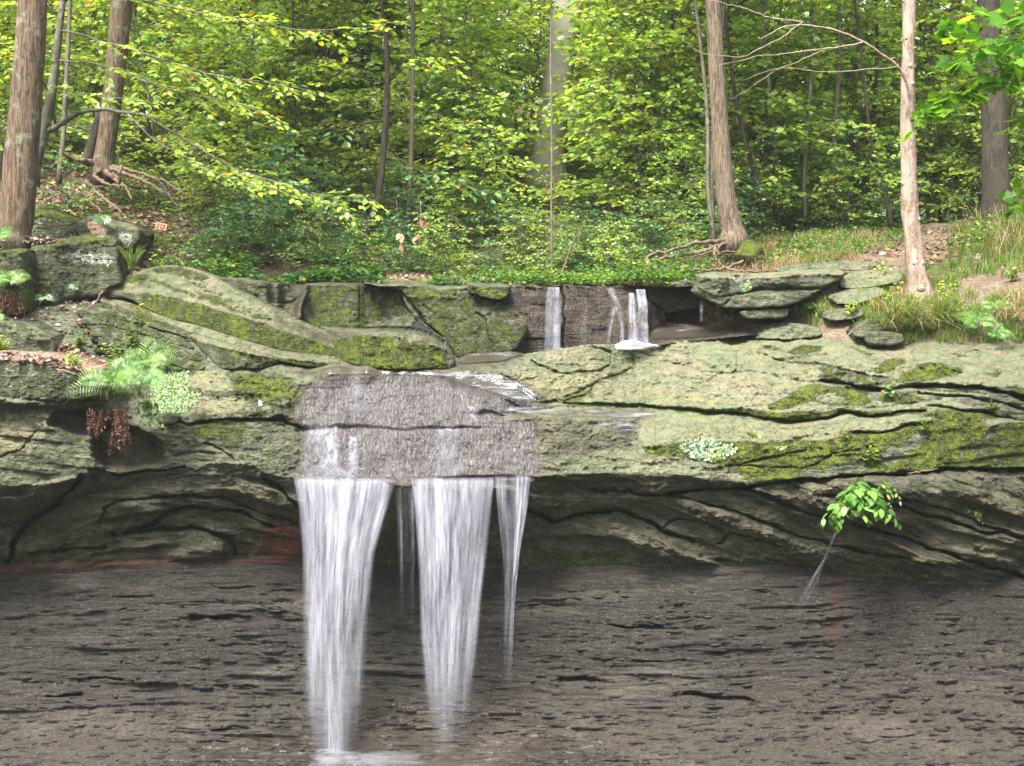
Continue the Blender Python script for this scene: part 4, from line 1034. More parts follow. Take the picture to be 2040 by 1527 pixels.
# ------------------------------------------------------------------ vegetation
def leaf_mat(name, dark, mid, light, yellow=0.04, trans=0.5, gloss=0.65, brown=0.01):
    t = NT(name)
    r = t.attr('rnd')
    oi = t.node('ObjectInfo').outputs['Random']
    col = t.mix(t.ramp(r, 0.05, 0.5), dark, mid)
    col = t.mix(t.ramp(t.math('ADD', r, t.math('MULTIPLY', t.math('SUBTRACT', oi, .5), .25)), 0.5, 0.95), col, light)
    col = t.mix(t.ramp(r, 0.985 - yellow, 0.99 - yellow), col, (0.42, 0.38, 0.03))
    col = t.mix(t.ramp(r, 0.992 - brown, 0.996 - brown), col, (0.30, 0.13, 0.05))
    hsv = t.node('HueSaturation', {'Color': col, 'Hue': t.math('ADD', 0.49, t.math('MULTIPLY', oi, 0.025)), 'Value': t.math('ADD', 0.88, t.math('MULTIPLY', oi, 0.26))}).outputs[0]
    d = t.bsdf(hsv, 0.34, None, gloss)
    tc = t.mix(1.0, hsv, (1.75, 1.55, 0.55), 'MULTIPLY')
    tr = t.node('BsdfTranslucent', {'Color': tc}).outputs[0]
    return t.end(t.node('MixShader', {0: trans, 1: d, 2: tr}).outputs[0])

M['leaf'] = leaf_mat('leaf', (0.10, 0.18, 0.04), (0.22, 0.34, 0.065), (0.37, 0.49, 0.09))
M['leaf_low'] = leaf_mat('leaf_low', (0.03, 0.075, 0.014), (0.08, 0.165, 0.026), (0.17, 0.27, 0.04), .03, .5, .3)  # darker than leaf: the shadow over the bank is in its colour
M['leaf_blue'] = leaf_mat('leaf_cool', (0.03, 0.085, 0.03), (0.06, 0.15, 0.05), (0.12, 0.23, 0.08), .01, .35, .5)
M['leaf_maple'] = leaf_mat('leaf_maple', (0.05, 0.13, 0.012), (0.09, 0.20, 0.014), (0.16, 0.29, 0.022), 0.0, .6, .25, 0)
M['leaf_far'] = leaf_mat('leaf_far', (0.14, 0.24, 0.05), (0.27, 0.42, 0.08), (0.40, 0.55, 0.13), 0.03, .6, .2)  # brighter than leaf: colour makes up for light lost far back
M['grass'] = leaf_mat('grass', (0.05, 0.09, 0.02), (0.10, 0.17, 0.03), (0.17, 0.25, 0.055), 0.03, .4, .25, .02)
M['dry_grass'] = leaf_mat('dry_grass', (0.13, 0.09, 0.05), (0.25, 0.19, 0.11), (0.35, 0.28, 0.17), 0.0, .3, .15, 0)
M['litter'] = leaf_mat('leaf_litter', (0.06, 0.035, 0.022), (0.14, 0.085, 0.06), (0.26, 0.17, 0.13), 0.0, .12, .3, 0)
M['fern'] = leaf_mat('fern', (0.05, 0.13, 0.025), (0.10, 0.21, 0.04), (0.18, 0.31, 0.07), 0.01, .45, .25, 0)

def bark_mat(name, a, b, c, sx=14, sz=1.6, strength=1.0, moss=0.0, dist=.03):
    t = NT(name)
    fur = t.noise(1.0, 5, .6, t.mapping((sx, sx, sz)), .6)
    fin = t.noise(1.0, 6, .7, t.mapping((sx * 4, sx * 4, sz * 6)))
    col = t.mix(t.ramp(fur, .36, .60), a, b)
    col = t.mix(t.ramp(fin, .45, .75), col, c)
    col = t.mix(t.ramp(t.noise(1.3, 3), .55, .75), col, tuple(v * .72 for v in b))
    if moss:
        col = t.mix(t.math('MULTIPLY', t.ramp(t.noise(3.3, 6, .7), .55, .65), moss), col, (0.26, 0.31, 0.24))
    h = t.math('ADD', t.math('MULTIPLY', fur, 1.3), t.math('MULTIPLY', fin, .4))
    return t.end(t.bsdf(col, .85, t.bump(h, strength, dist), .2))
M['bark_oak'] = bark_mat('bark_furrowed', (0.030, 0.019, 0.013), (0.135, 0.096, 0.060), (0.207, 0.152, 0.106), 26, 3.2, 1.0, .4, .04)
M['bark_grey'] = bark_mat('bark_grey', (0.054, 0.048, 0.035), (0.107, 0.095, 0.070), (0.153, 0.138, 0.111), 7, 2.5, .5, .4)
M['bark_beech'] = bark_mat('bark_beech', (0.153, 0.146, 0.107), (0.221, 0.211, 0.160), (0.160, 0.180, 0.119), 2.2, 2.0, .25, .5)
M['bark_brown'] = bark_mat('bark_ridged', (0.034, 0.025, 0.017), (0.146, 0.113, 0.077), (0.207, 0.165, 0.119), 30, 3.5, .9, .1, .035)
M['bark_dead'] = bark_mat('bare_wood', (0.122, 0.084, 0.061), (0.253, 0.195, 0.153), (0.329, 0.267, 0.221), 9, 3.5, .7, .0, .02)
M['bark_dark'] = bark_mat('bark_dark', (0.017, 0.013, 0.010), (0.042, 0.035, 0.024), (0.068, 0.059, 0.042), 10, 3, .6, .0)
M['twig'] = bark_mat('twig', (0.054, 0.044, 0.035), (0.107, 0.090, 0.075), (0.160, 0.141, 0.122), 20, 20, .3)
M['root'] = bark_mat('root', (0.061, 0.042, 0.029), (0.131, 0.090, 0.061), (0.184, 0.134, 0.095), 10, 10, .5)

def norm(v): return v / (np.linalg.norm(v, axis=-1, keepdims=True) + 1e-9)

_SH = {   # (along, across, lift) outline of a leaf; faces
 'oval': (np.array([(0, 0, 0), (.28, .27, .05), (.28, -.27, .05), (.65, .25, .03), (.65, -.25, .03), (1, 0, -.06), (.3, 0, 0), (.66, 0, -.02)]),
          [(0, 6, 1), (0, 2, 6), (5, 3, 7), (5, 7, 4)], [(1, 6, 7, 3), (2, 4, 7, 6)]),
 'quad': (np.array([(0, 0, 0), (.5, .27, .04), (.5, -.27, .04), (1, 0, -.03)]), [], [(0, 2, 3, 1)]),
 'lance': (np.array([(0, 0, 0), (.3, .10, .02), (.3, -.10, .02), (.7, .08, -.03), (.7, -.08, -.03), (1, 0, -.12)]), [(0, 2, 1), (5, 3, 4)], [(1, 2, 4, 3)]),
}
_mp = [(0, 0), (-.02, .14), (.02, .40), (.16, .34), (.20, .28), (.40, .58), (.50, .44), (.60, .46), (.62, .20), (.78, .24), (.80, .12), (1.0, 0)]
_mp = _mp + [(a, -b) for a, b in _mp[-2:0:-1]]
_SH['maple'] = (np.array([(a, b, -.12 * abs(b) + .02) for a, b in _mp] + [(.32, 0, 0)]), [((i + 1) % len(_mp), i, len(_mp)) for i in range(len(_mp))], [])

class Leaves:
    def __init__(s): s.V = []; s.T = []; s.Q = []; s.R = []; s.n = 0
    def add(s, pos, dirs, nrm, length, kind='oval', rnd=None, width=1.0):
        pos = np.asarray(pos, float).reshape(-1, 3); N = len(pos)
        if N == 0: return
        sh, T, Q = _SH[kind]
        d = norm(np.broadcast_to(np.asarray(dirs, float), (N, 3)))
        n = np.broadcast_to(np.asarray(nrm, float), (N, 3))
        side = norm(np.cross(n, d)); up = np.cross(d, side)
        ln = np.broadcast_to(np.asarray(length, float), (N,))[:, None, None]
        wd = np.broadcast_to(np.asarray(width, float), (N,))[:, None, None]
        v = pos[:, None] + ln * (sh[None, :, :1] * d[:, None] + wd * sh[None, :, 1:2] * side[:, None] + sh[None, :, 2:3] * up[:, None])
        k = len(sh); off = s.n + np.arange(N)[:, None, None] * k
        s.V.append(v.reshape(-1, 3))
        if T: s.T.append((np.array(T)[None] + off).reshape(-1, 3))
        if Q: s.Q.append((np.array(Q)[None] + off).reshape(-1, 4))
        if rnd is None: rnd = np.random.rand(N)
        s.R.append(np.repeat(np.broadcast_to(rnd, (N,)), k)); s.n += N * k
    def blades(s, root, dirs, length, width, bend, rnd=None):
        """curved grass blades: root, initial direction, horizontal bend vector"""
        N = len(root); d = norm(dirs); side = norm(np.cross(d, np.array([0.0, 1.0, 0.0]) + 0.6 * np.random.randn(N, 3)))
        L_ = np.broadcast_to(np.asarray(length, float), (N,))[:, None]; w_ = np.broadcast_to(np.asarray(width, float), (N,))[:, None]
        rows = []
        for t, ww in ((0, 1.0), (.4, .9), (.75, .6), (1.0, .08)):
            c = root + L_ * (d * t + bend * t * t - np.array([0, 0, 1.0]) * (np.linalg.norm(bend, axis=1, keepdims=True) * .55 * t ** 3))
            rows += [c - side * w_ * ww, c + side * w_ * ww]
        v = np.stack(rows, 1); off = s.n + np.arange(N)[:, None, None] * 8
        s.V.append(v.reshape(-1, 3)); s.Q.append((np.array([(0, 1, 3, 2), (2, 3, 5, 4), (4, 5, 7, 6)])[None] + off).reshape(-1, 4))
        if rnd is None: rnd = np.random.rand(N)
        s.R.append(np.repeat(np.broadcast_to(rnd, (N,)), 8)); s.n += N * 8
    def build(s, name, mat, parent=None, loc=None):
        fs = []
        if s.T: fs.append(np.concatenate(s.T))
        if s.Q: fs.append(np.concatenate(s.Q))
        return mesh_obj(name, np.concatenate(s.V), fs, mat, parent=parent, smooth=False, attrs={'rnd': np.concatenate(s.R)}, loc=loc)

class Tubes:
    def __init__(s): s.V = []; s.Q = []; s.n = 0
    def add(s, pts, r0, r1=None, sides=6, radii=None, wob=0.0, seed=0):
        pts = np.asarray(pts, float); k = len(pts)
        if radii is None: radii = np.linspace(r0, r0 if r1 is None else r1, k)
        tg = norm(np.gradient(pts, axis=0))
        ref = np.array([0, 1.0, 0.02]) if abs(tg[0, 1]) < .8 else np.array([1.0, 0, 0])
        a = norm(np.cross(tg, ref)); b = np.cross(tg, a)
        th = np.arange(sides) * 2 * math.pi / sides
        rr = np.asarray(radii)[:, None] * np.ones(sides)[None]
        if wob:
            rr = rr * (1 + wob * 2 * (fbm(np.arange(k)[:, None] * .35 + seed, np.cos(th)[None] * 1.3 + 3 + np.sin(th)[None] * 2.1, 400 + seed, 3) - .5))
        v = pts[:, None] + rr[..., None] * (np.cos(th)[None, :, None] * a[:, None] + np.sin(th)[None, :, None] * b[:, None])
        i = np.arange(k * sides).reshape(k, sides) + s.n; j = np.roll(i, -1, 1)
        s.Q.append(np.stack([i[:-1], j[:-1], j[1:], i[1:]], -1).reshape(-1, 4))
        # caps
        for row, c in ((0, pts[0]), (-1, pts[-1])):
            ci = s.n + k * sides + (0 if row == 0 else 1)
            rw = i[row]; jw = j[row]
            q = np.stack([np.full(sides, ci), jw, rw, rw], -1) if row == 0 else np.stack([np.full(sides, ci), rw, jw, jw], -1)
            s.T = getattr(s, 'T', []); s.T.append(q[:, :3])
        s.V.append(v.reshape(-1, 3)); s.V.append(np.stack([pts[0], pts[-1]])); s.n += k * sides + 2
    def build(s, name, mat, parent=None, loc=None):
        return mesh_obj(name, np.concatenate(s.V), [np.concatenate(s.T), np.concatenate(s.Q)], mat, parent=parent, loc=loc)

def curve(p0, p1, n=6, sag=0.0, wig=0.0, rng=None):
    t = np.linspace(0, 1, n)[:, None]
    p = np.asarray(p0)[None] * (1 - t) + np.asarray(p1)[None] * t
    p[:, 2] += sag * (4 * t[:, 0] * (1 - t[:, 0]))
    if wig and rng is not None:
        o = rng.randn(n, 3) * wig; o[0] = 0; p = p + np.cumsum(o, 0) * .5
    return p
def resample(pts, n):
    pts = np.asarray(pts, float); d = np.concatenate([[0], np.cumsum(np.linalg.norm(np.diff(pts, axis=0), axis=1))])
    # smooth through the points
    t = np.linspace(0, d[-1], n)
    out = np.stack([np.interp(t, d, pts[:, k]) for k in range(3)], 1)
    for _ in range(2):
        out[1:-1] = (out[:-2] + 2 * out[1:-1] + out[2:]) / 4
    return out

def twig_spray(T, LV, path, rng, tw_len=0.45, step=0.13, leaf=0.12, start=0.2, kind='oval', droop=0.25, r=0.004, lstep=0.07, flat=0.35, dens=1.0):
    """leafy twigs left and right of a branch, lying in a loose horizontal layer"""
    path = np.asarray(path); seg = np.linalg.norm(np.diff(path, axis=0), axis=1); tot = seg.sum(); cum = np.concatenate([[0], np.cumsum(seg)])
    s = tot * start; sidef = 1
    P_, D_, L_ = [], [], []
    while s < tot * 1.001:
        p = np.array([np.interp(s, cum, path[:, k]) for k in range(3)])
        q = np.array([np.interp(min(s + .05, tot), cum, path[:, k]) - np.interp(max(s - .05, 0), cum, path[:, k]) for k in range(3)])
        d = norm(q); lat = norm(np.cross(d, [0, 0, 1.0])) * sidef
        ln = tw_len * (0.5 + rng.rand() * .8) * (1.15 - .7 * s / tot)
        dd = norm(d * (.7 + .4 * rng.rand()) + lat * (.6 + .5 * rng.rand()) + np.array([0, 0, rng.randn() * .34]))
        if s > tot * .97: dd = d
        n = max(3, int(ln / lstep))
        tt = np.linspace(0, 1, n)[:, None]
        tp = p + dd * ln * tt + np.array([0, 0, -1.0]) * droop * ln * tt ** 2 + rng.randn(n, 3) * .006
        T.add(tp[[0, n // 2, n - 1]], r, r * .4, 3)
        tl = norm(np.cross(dd, [0, 0, 1.0]))
        for k in range(1, n):
            if rng.rand() > dens: continue
            sg = 1 if k % 2 else -1
            P_.append(tp[k]); D_.append(dd * .8 + tl * sg * .9 + np.array([0, 0, -.25 + rng.randn() * .18])); L_.append(leaf * (.65 + .6 * rng.rand()))
        P_.append(tp[-1]); D_.append(dd + np.array([0, 0, -.2])); L_.append(leaf)
        s += step * (.6 + .8 * rng.rand()); sidef = -sidef
    N = len(P_)
    nr = np.array([0, 0, 1.0]) + rng.randn(N, 3) * flat
    LV.add(np.array(P_), np.array(D_), nr, np.array(L_), kind, rng.rand(N))

def sapling_proto(seed, H=6.0, r=0.04, nb=26, bl=1.8, leaf=0.13, low=.15, lean=.2, kind='oval', mat=None, tw=.5, droop=.25, dens=1.0):
    rng = np.random.RandomState(seed)
    T = Tubes(); TT = Tubes(); LV = Leaves()
    k = 12
    zz = np.linspace(-.15, H, k)
    off = np.cumsum(rng.randn(k, 2) * .05, 0); ln = rng.randn(2) * lean
    tr = np.stack([off[:, 0] + ln[0] * zz / H * 2, off[:, 1] + ln[1] * zz / H * 2, zz], 1)
    tr[:, :2] -= tr[0, :2]
    TT.add(tr, r, r * .3, 7, wob=.15, seed=seed % 50)
    for i in range(nb):
        z = H * (low + (1 - low) * (i + rng.rand()) / nb)
        p = np.array([np.interp(z, zz, tr[:, j]) for j in range(3)])
        az = i * 2.4 + rng.rand()
        ln_ = bl * (.55 + .7 * rng.rand()) * (1.1 - .55 * (z / H) ** 2)
        e = p + np.array([math.cos(az), math.sin(az), -.05 + .75 * rng.rand() ** 1.3]) * ln_
        path = curve(p, e, 6, sag=.10 * ln_, wig=.03, rng=rng)
        T.add(path, r * .35, .004, 4)
        twig_spray(T, LV, path, rng, tw, .15, leaf, .22, kind, droop, dens=dens, flat=.65)
    return TT, T, LV

PROTO = {}
def make_proto(key, **kw):
    mat = kw.pop('lm', 'leaf'); bark = kw.pop('bark', 'bark_grey')
    TT, T, LV = sapling_proto(**kw)
    e = empty('sapling')
    tr = TT.build('trunk', M[bark], e)
    br = T.build('branches', M['twig'], e)
    cr = LV.build('crown', M[mat], e)
    PROTO[key] = e
    e['unused'] = 1
    return e
def kids(o): return [c for c in bpy.data.objects if c.parent == o]
def copy_tree(o):
    c = o.copy(); COL.objects.link(c)
    for ch in _KC.setdefault(o.name, kids(o)):
        d = ch.copy(); COL.objects.link(d); d.parent = c
    return c
_KC = {}

# saplings and young trees
make_proto('a', seed=1, H=6.5, r=.045, nb=48, bl=2.1, leaf=.18, low=.10, tw=.6)
make_proto('b', seed=2, H=5.0, r=.03, nb=40, bl=1.8, leaf=.17, low=.08, tw=.55)
make_proto('c', seed=3, H=7.5, r=.05, nb=46, bl=2.3, leaf=.18, low=.15, bark='bark_dark', tw=.6)
make_proto('d', seed=4, H=3.0, r=.018, nb=26, bl=1.2, leaf=.14, low=.06, tw=.45)
make_proto('e', seed=5, H=7.0, r=.04, nb=44, bl=2.0, leaf=.19, low=.12, dens=.9, tw=.6)
make_proto('f', seed=6, H=2.2, r=.015, nb=24, bl=1.1, leaf=.15, low=.05, lm='leaf_blue', tw=.4)
make_proto('g', seed=7, H=8.5, r=.06, nb=46, bl=2.4, leaf=.18, low=.2, bark='bark_dark', tw=.6)

rngv = np.random.RandomState(77)
USED = set()
def place(key, px, D, rot=None, sc=1.0, label=None, cat='sapling', group=None, name=None, sink=0.0):
    e = PROTO[key]
    o = e if key not in USED else copy_tree(e)
    USED.add(key)
    g = ground(px, D)
    g = np.asarray(g).reshape(3)
    o.location = (g[0], g[1], g[2] - .05 - sink)
    o.rotation_euler = (rngv.randn() * .03, rngv.randn() * .03, rngv.rand() * 6.28 if rot is None else rot)
    o.scale = (sc,) * 3
    if 'unused' in o: del o['unused']
    tag(o, label, cat, group, 'thing')
    if name: o.name = name
    return o
# ---- the understory: individual young trees from front to back
SAPS = [  # key, px, D, scale, label
 ('a', 330, 33.0, 1.0, 'leafy sapling on the slope just right of the rooted leaning tree'),
 ('c', 470, 36.0, 1.0, 'dark-stemmed young tree high on the left slope'),
 ('b', 560, 32.5, 1.0, 'slender sapling left of the curved dark stem in the middle of the bank'),
 ('a', 650, 35.0, 1.0, 'broad leafy sapling high on the middle of the bank'),
 ('e', 905, 33.5, 1.0, 'leafy sapling left of the pale beech trunk'),
 ('b', 930, 31.0, .8, 'low-spreading sapling below and left of the pale beech'),
 ('a', 1040, 38.0, 1.0, 'sapling right behind the left side of the pale beech'),
 ('e', 1310, 32.0, .95, 'yellow-green sapling right of the pale beech trunk'),
 ('a', 1255, 31.0, .85, 'yellow-green sapling leaning over the bank between the beech and the ridged trunk'),
 ('b', 1340, 32.5, 1.0, 'sapling just left of the twin thin stems'),
 ('e', 1530, 33.5, 1.0, 'sapling right behind the ridged trunk'),
 ('a', 1640, 35.0, 1.0, 'leafy sapling between the ridged trunk and the bare dead trunk'),
 ('b', 1730, 33.0, 1.0, 'young tree left of the bare dead trunk'),
 ('c', 1880, 36.0, .95, 'young tree right of the bare dead trunk'),
 ('a', 2060, 35.0, 1.0, 'leafy sapling behind the thick dark trunk at the right'),
 ('e', 120, 33.0, 1.0, 'sapling between the furrowed trunk and the leaning tree'),
 ('b', 20, 30.0, 1.0, 'sapling at the far left edge behind the furrowed trunk'),
 ('g', 1600, 40.0, 1.0, 'tall dark young tree behind the saplings right of the ridged trunk'),
 ('g', 760, 41.0, 1.0, 'tall dark young tree high up the slope behind the curved stem'),
]
for k_, px_, D_, s_, lb in SAPS:
    place(k_, px_, D_, sc=s_, label=lb)
# behind them: the same kinds of sapling again and again, nothing tells them apart
for i in range(84):
    D_ = 33.5 + 26 * rngv.rand() ** 1.25
    px_ = -120 + 2300 * ((i * .61803) % 1.0)
    if px_ < 420 and D_ < 38: D_ += 6
    if abs(px_ - 1115) < 190 and D_ < 39: D_ += 7
    k_ = ('a', 'b', 'c', 'e', 'g')[rngv.randint(5)]
    place(k_, px_, D_, sc=.85 + .4 * rngv.rand(), label='one of many leafy young trees making up the dense green understory behind the falls',
          group='young trees of the understory')
# a nearer, lower row on the bank itself
NEAR = [(420, 31.0, 'd'), (520, 30.5, 'b'), (700, 31.0, 'd'), (850, 31.5, 'b'), (930, 30.0, 'd'), (900, 33.0, 'b'), (1330, 30.0, 'd'), (1220, 32.0, 'e'), (1310, 31.0, 'b'), (1390, 30.5, 'd'),
        (1500, 31.5, 'b'), (1580, 32.5, 'b'), (1670, 31.5, 'd'), (1850, 33.5, 'b'), (1950, 36, 'b'), (2040, 32.0, 'b'), (2120, 31.0, 'b'), (1760, 34, 'e'), (640, 33, 'b'), (600, 36, 'e'), (300, 36, 'e'), (180, 35, 'e'), (60, 33, 'b'), (-60, 30, 'e')]
for i, (px_, D_, k_) in enumerate(NEAR):
    place(k_, px_, D_, sc=.8 + .25 * rngv.rand(), label='one of many leafy young trees making up the dense green understory behind the falls', group='young trees of the understory')
# low bushes on the bank
BUSH = [('f', 560, 26.6, .62, 'low bluish-green bush at the foot of the bank above the wet notch'),
        ('f', 640, 26.4, .60, 'bluish-green bush directly above the rectangular block'),
        ('f', 500, 27.6, .75, 'bluish-green bush left of the foot of the bank, above the long slab'),
        ('f', 620, 28.2, .85, 'larger cool-green bush below the curved dark stem'),
        ('f', 870, 28.8, .8, 'cool-green maple-like shrub right of the hanging brown leaves'),
        ('d', 960, 29.3, .85, 'light green shrub on the middle of the bank'),
        ('d', 1120, 28.5, .6, 'small bush above the left thread of the upper falls'),
        ('d', 1290, 30.0, .8, 'small bush left of the ridged trunk above its roots'),
        ('d', 420, 29.0, .75, 'small bush on the littered slope left of the middle'),
        ('d', 760, 30.5, .9, 'bush behind the curved dark stem'),
        ('f', 1330, 29.0, .5, 'small dark-green bush behind the exposed roots'),
        ('d', 1560, 31.0, .7, 'bush on the grassy rise right of the ridged trunk'),
        ('d', 1690, 31.0, .8, 'bush on the grassy rise left of the bare dead trunk'),
        ('f', 1770, 31.5, .8, 'dark bush behind the bare dead trunk'),
        ('d', 1925, 34.0, .9, 'bush at the end of the trodden path'),
        ('d', 2090, 29.0, .8, 'bush at the right edge above the tall dry grass'),
        ('f', 140, 27.5, .55, 'dark-leaved small bush above the mossy boulder by the furrowed trunk'),
        ('d', 250, 29.5, .6, 'small bush among the exposed roots on the left slope')]
for k_, px_, D_, s_, lb in BUSH:
    place(k_, px_, D_, sc=s_, label=lb, cat='bush', name='bush')

for i in range(58):
    px_ = 330 + 1150 * ((i * .61803 + .2) % 1.0); D_ = 25.9 + 5.6 * rngv.rand()
    if 1050 < px_ < 1180: D_ = min(D_, 28)
    place(('f', 'd', 'f')[i % 3], px_, D_, sc=(.34 + .3 * rngv.rand()) * (1 if D_ > 27.5 else .75), label='one of the many low leafy bushes covering the bank behind the ledge', cat='bush', group='low bushes on the bank', name='bush')
for i in range(26):
    px_ = 1470 + 560 * ((i * .61803 + .2) % 1.0); D_ = 32.5 + 3 * rngv.rand()
    place(('d', 'f', 'b')[i % 3], px_, D_, sc=.45 + .3 * rngv.rand(), label='one of the low leafy bushes closing off the grassy rise at the right', cat='bush', group='low bushes behind the grassy rise', name='bush')

# ---- distant woods: a mass of leaves nobody could count
def distant_woods():
    rng = np.random.RandomState(9)
    LV = Leaves()
    n = 3300
    D = 48 + 60 * rng.rand(n) ** .9; px = -250 + 2550 * rng.rand(n)
    x = (px - CX) / F * D; z0 = terrain_z(x, D)
    z = z0 + 13 * rng.rand(n) ** 1.1
    for k in range(12):
        c = np.stack([x, D, z], 1) + rng.randn(n, 3) * np.array([.9, .9, .22])
        d = rng.randn(n, 3) * np.array([1, 1, .25])
        LV.add(c, d, np.array([0, 0, 1.0]) + rng.randn(n, 3) * .5, .20 + .16 * rng.rand(n), 'quad', rng.rand(n), 1.2)
    o = LV.build('woods', M['leaf_far'])
    tag(o, 'mass of bright leaves far back in the woods', 'woods', None, 'stuff')
    T = Tubes()
    for i in range(150):
        D_ = 44 + 60 * rng.rand(); p_ = -200 + 2450 * rng.rand()
        g = ground(p_, D_).reshape(3); r = .05 + .14 * rng.rand() ** 2
        tp = g + np.array([rng.randn() * .8, 0, 17.0])
        T.add(curve(g - [0, 0, .3], tp, 6, 0, .12, rng), r, r * .6, 6)
    o2 = T.build('woods_trunks', M['bark_grey'])
    tag(o2, 'thin grey stems far back in the woods', 'woods', None, 'stuff')
distant_woods()

# ---- ground cover on the bank
def undergrowth():
    rng = np.random.RandomState(19)
    LV = Leaves(); LB = Leaves()
    n = 40000
    D = 24.9 + 40 * rng.rand(n) ** 1.7; px = -200 + 2400 * rng.rand(n)
    cl = fbm(px / 90, D * 1.1, 501, 4)
    # litter and bare soil show on the left slope and in patches
    left = sstep(520, 250, px) * sstep(34, 29, D)
    keep = (cl + .12 * rng.rand(n) > .46 + .12 * left + .07 * sstep(28, 26, D) * (px < 1250))
    pth = np.abs(px - np.interp(D, [24.4, 26, 28, 30, 32, 36], [1640, 1730, 1830, 1890, 1900, 1800])) < 75
    keep &= ~(pth & (D > 24) & (D < 35)); keep &= ~((px > 1600) & (D < 27)) ; keep &= ~((px > 1390) & (px < 1700) & (D < 26.6))
    px, D, cl = px[keep], D[keep], cl[keep]; n = len(px)
    g = ground(px, D)
    hgt = .05 + .45 * np.clip((cl - .45) * 4, 0, 1) * rng.rand(n)
    for k in range(6):
        a = rng.rand(n) * 6.28
        d = np.stack([np.cos(a), np.sin(a), -.15 + .3 * rng.randn(n)], 1)
        p = g + np.stack([np.cos(a) * .06, np.sin(a) * .06, hgt * (.3 + .7 * rng.rand(n)) + .02], 1) + rng.randn(n, 3) * .05 * [1, 1, .2]
        m = rng.rand(n) < .72
        tgt = rng.rand(n) < (.25 + .35 * (px > 480) * (px < 760))
        for which, sel in ((LV, m & ~tgt), (LB, m & tgt)):
            s_ = (.05 + .06 * rng.rand(n) + .04 * (px > 430) * (px < 780) * (D < 30))[sel]
            which.add(p[sel], d[sel], (np.array([0, 0, 1.0]) + rng.randn(n, 3) * .4)[sel], s_ * (1 + (D[sel] > 32) * .5), 'quad', rng.rand(n)[sel] ** 1.2, 1.25)
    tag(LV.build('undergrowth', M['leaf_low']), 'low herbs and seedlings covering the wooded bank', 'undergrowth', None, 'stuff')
    tag(LB.build('undergrowth', M['leaf_blue']), 'darker low herbs mixed into the bank cover', 'undergrowth', None, 'stuff')
    # fallen leaves
    LT = Leaves(); n = 30000
    D = 24.6 + 12 * rng.rand(n) ** 1.3; px = -200 + 2400 * rng.rand(n)
    cl = fbm(px / 60, D * 1.4, 521, 3); left = sstep(560, 250, px)
    keep = cl + .30 * left + .1 * rng.rand(n) > .60
    keep &= ~((px > 1600) & (D < 26)); keep &= ~((px > 1390) & (px < 1700) & (D < 25.8))
    px, D = px[keep], D[keep]; n = len(px); g = ground(px, D) + [0, 0, .012]
    a = rng.rand(n) * 6.28
    LT.add(g + rng.rand(n, 1) * [0, 0, .03], np.stack([np.cos(a), np.sin(a), rng.randn(n) * .3], 1), np.array([0, -.5, 1.0]) + rng.randn(n, 3) * .45, .07 + .07 * rng.rand(n), 'quad', rng.rand(n), 1.5)
    tag(LT.build('leaf_litter', M['litter']), 'fallen brown leaves lying over the bank', 'leaf litter', None, 'stuff')
undergrowth()
# ------------------------------------------------------------------ named trees
def px_path(pts, D, n=24):
    """pts = [(px,py)] or [(px,py,D)]"""
    q = [P(p[0], p[1], p[2] if len(p) > 2 else D) for p in pts]
    return resample(np.array(q).reshape(-1, 3), n)

def big_tree(label, pts, D, widths, bark, base_px=None, cat='tree', sides=20, top=12.0, wob=.10, seed=1, roots=(), flare=True, crown='a', cs=1.0, name='tree', n=46, knobs=0, parent_parts=None):
    """trunk through the given pixels from the foot up, carried on above the picture, with roots and a crown"""
    base = P(pts[0][0], pts[0][1], D).reshape(3)
    e = empty(name, tuple(base), label, cat); e['kind'] = 'thing'
    pp = np.array([P(p[0], p[1], D).reshape(3) for p in pts])
    wd = np.array(widths, float) / F * D / 2
    d = norm(pp[-1] - pp[-2])
    if top > 0:
        ext = pp[-1] + d * (base[2] + top - pp[-1][2]) / max(d[2], .3)
        pp = np.vstack([pp, ext]); wd = np.append(wd, wd[-1] * .7)
    cum = np.concatenate([[0], np.cumsum(np.linalg.norm(np.diff(pp, axis=0), axis=1))])
    t = cum[-1] * np.linspace(0, 1, n) ** 1.35
    path = np.stack([np.interp(t, cum, pp[:, k]) for k in range(3)], 1)
    for _ in range(2): path[1:-1] = (path[:-2] + 2 * path[1:-1] + path[2:]) / 4
    rad = np.interp(t, cum, wd)
    path[0, 2] -= .25
    T = Tubes(); T.add(path, 0, radii=rad, sides=sides, wob=wob, seed=seed)
    rng = np.random.RandomState(seed + 600)
    for i in range(knobs):
        j = rng.randint(4, int(n * .55)); a = rng.rand() * 6.28; p = path[j]
        o_ = np.array([math.cos(a), math.sin(a), 0]) * rad[j]
        sz = rad[j] * (.22 + .25 * rng.rand())
        T.add([p + o_ * .7, p + o_ * 1.0 + [0, 0, .01], p + o_ * 1.14], 0, radii=[sz, sz * .9, sz * .4], sides=7, wob=.3, seed=i)
    T.build('trunk', M[bark], e)
    if top > 0 and crown:
        pr = [c for c in kids(PROTO[crown]) if c.name.startswith('crown')][0]
        c = pr.copy(); COL.objects.link(c); c.parent = e
        tp = pp[-1] - base
        c.matrix_parent_inverse.identity(); c.location = tuple(tp - np.array([0, 0, 5.2 * cs])); c.scale = (cs * 1.25,) * 3
        br = [c2 for c2 in kids(PROTO[crown]) if c2.name.startswith('branches')][0].copy()
        COL.objects.link(br); br.parent = e; br.location = c.location; br.scale = c.scale
    for rp, r0 in roots:
        TR = Tubes(); pth = px_path(rp, D, 26)
        pth[1:-1] += rng.randn(24, 3) * .012
        TR.add(pth, r0, r0 * .45, 9, wob=.22, seed=seed + 3)
        TR.build('root', M['root'], e)
    return e, path

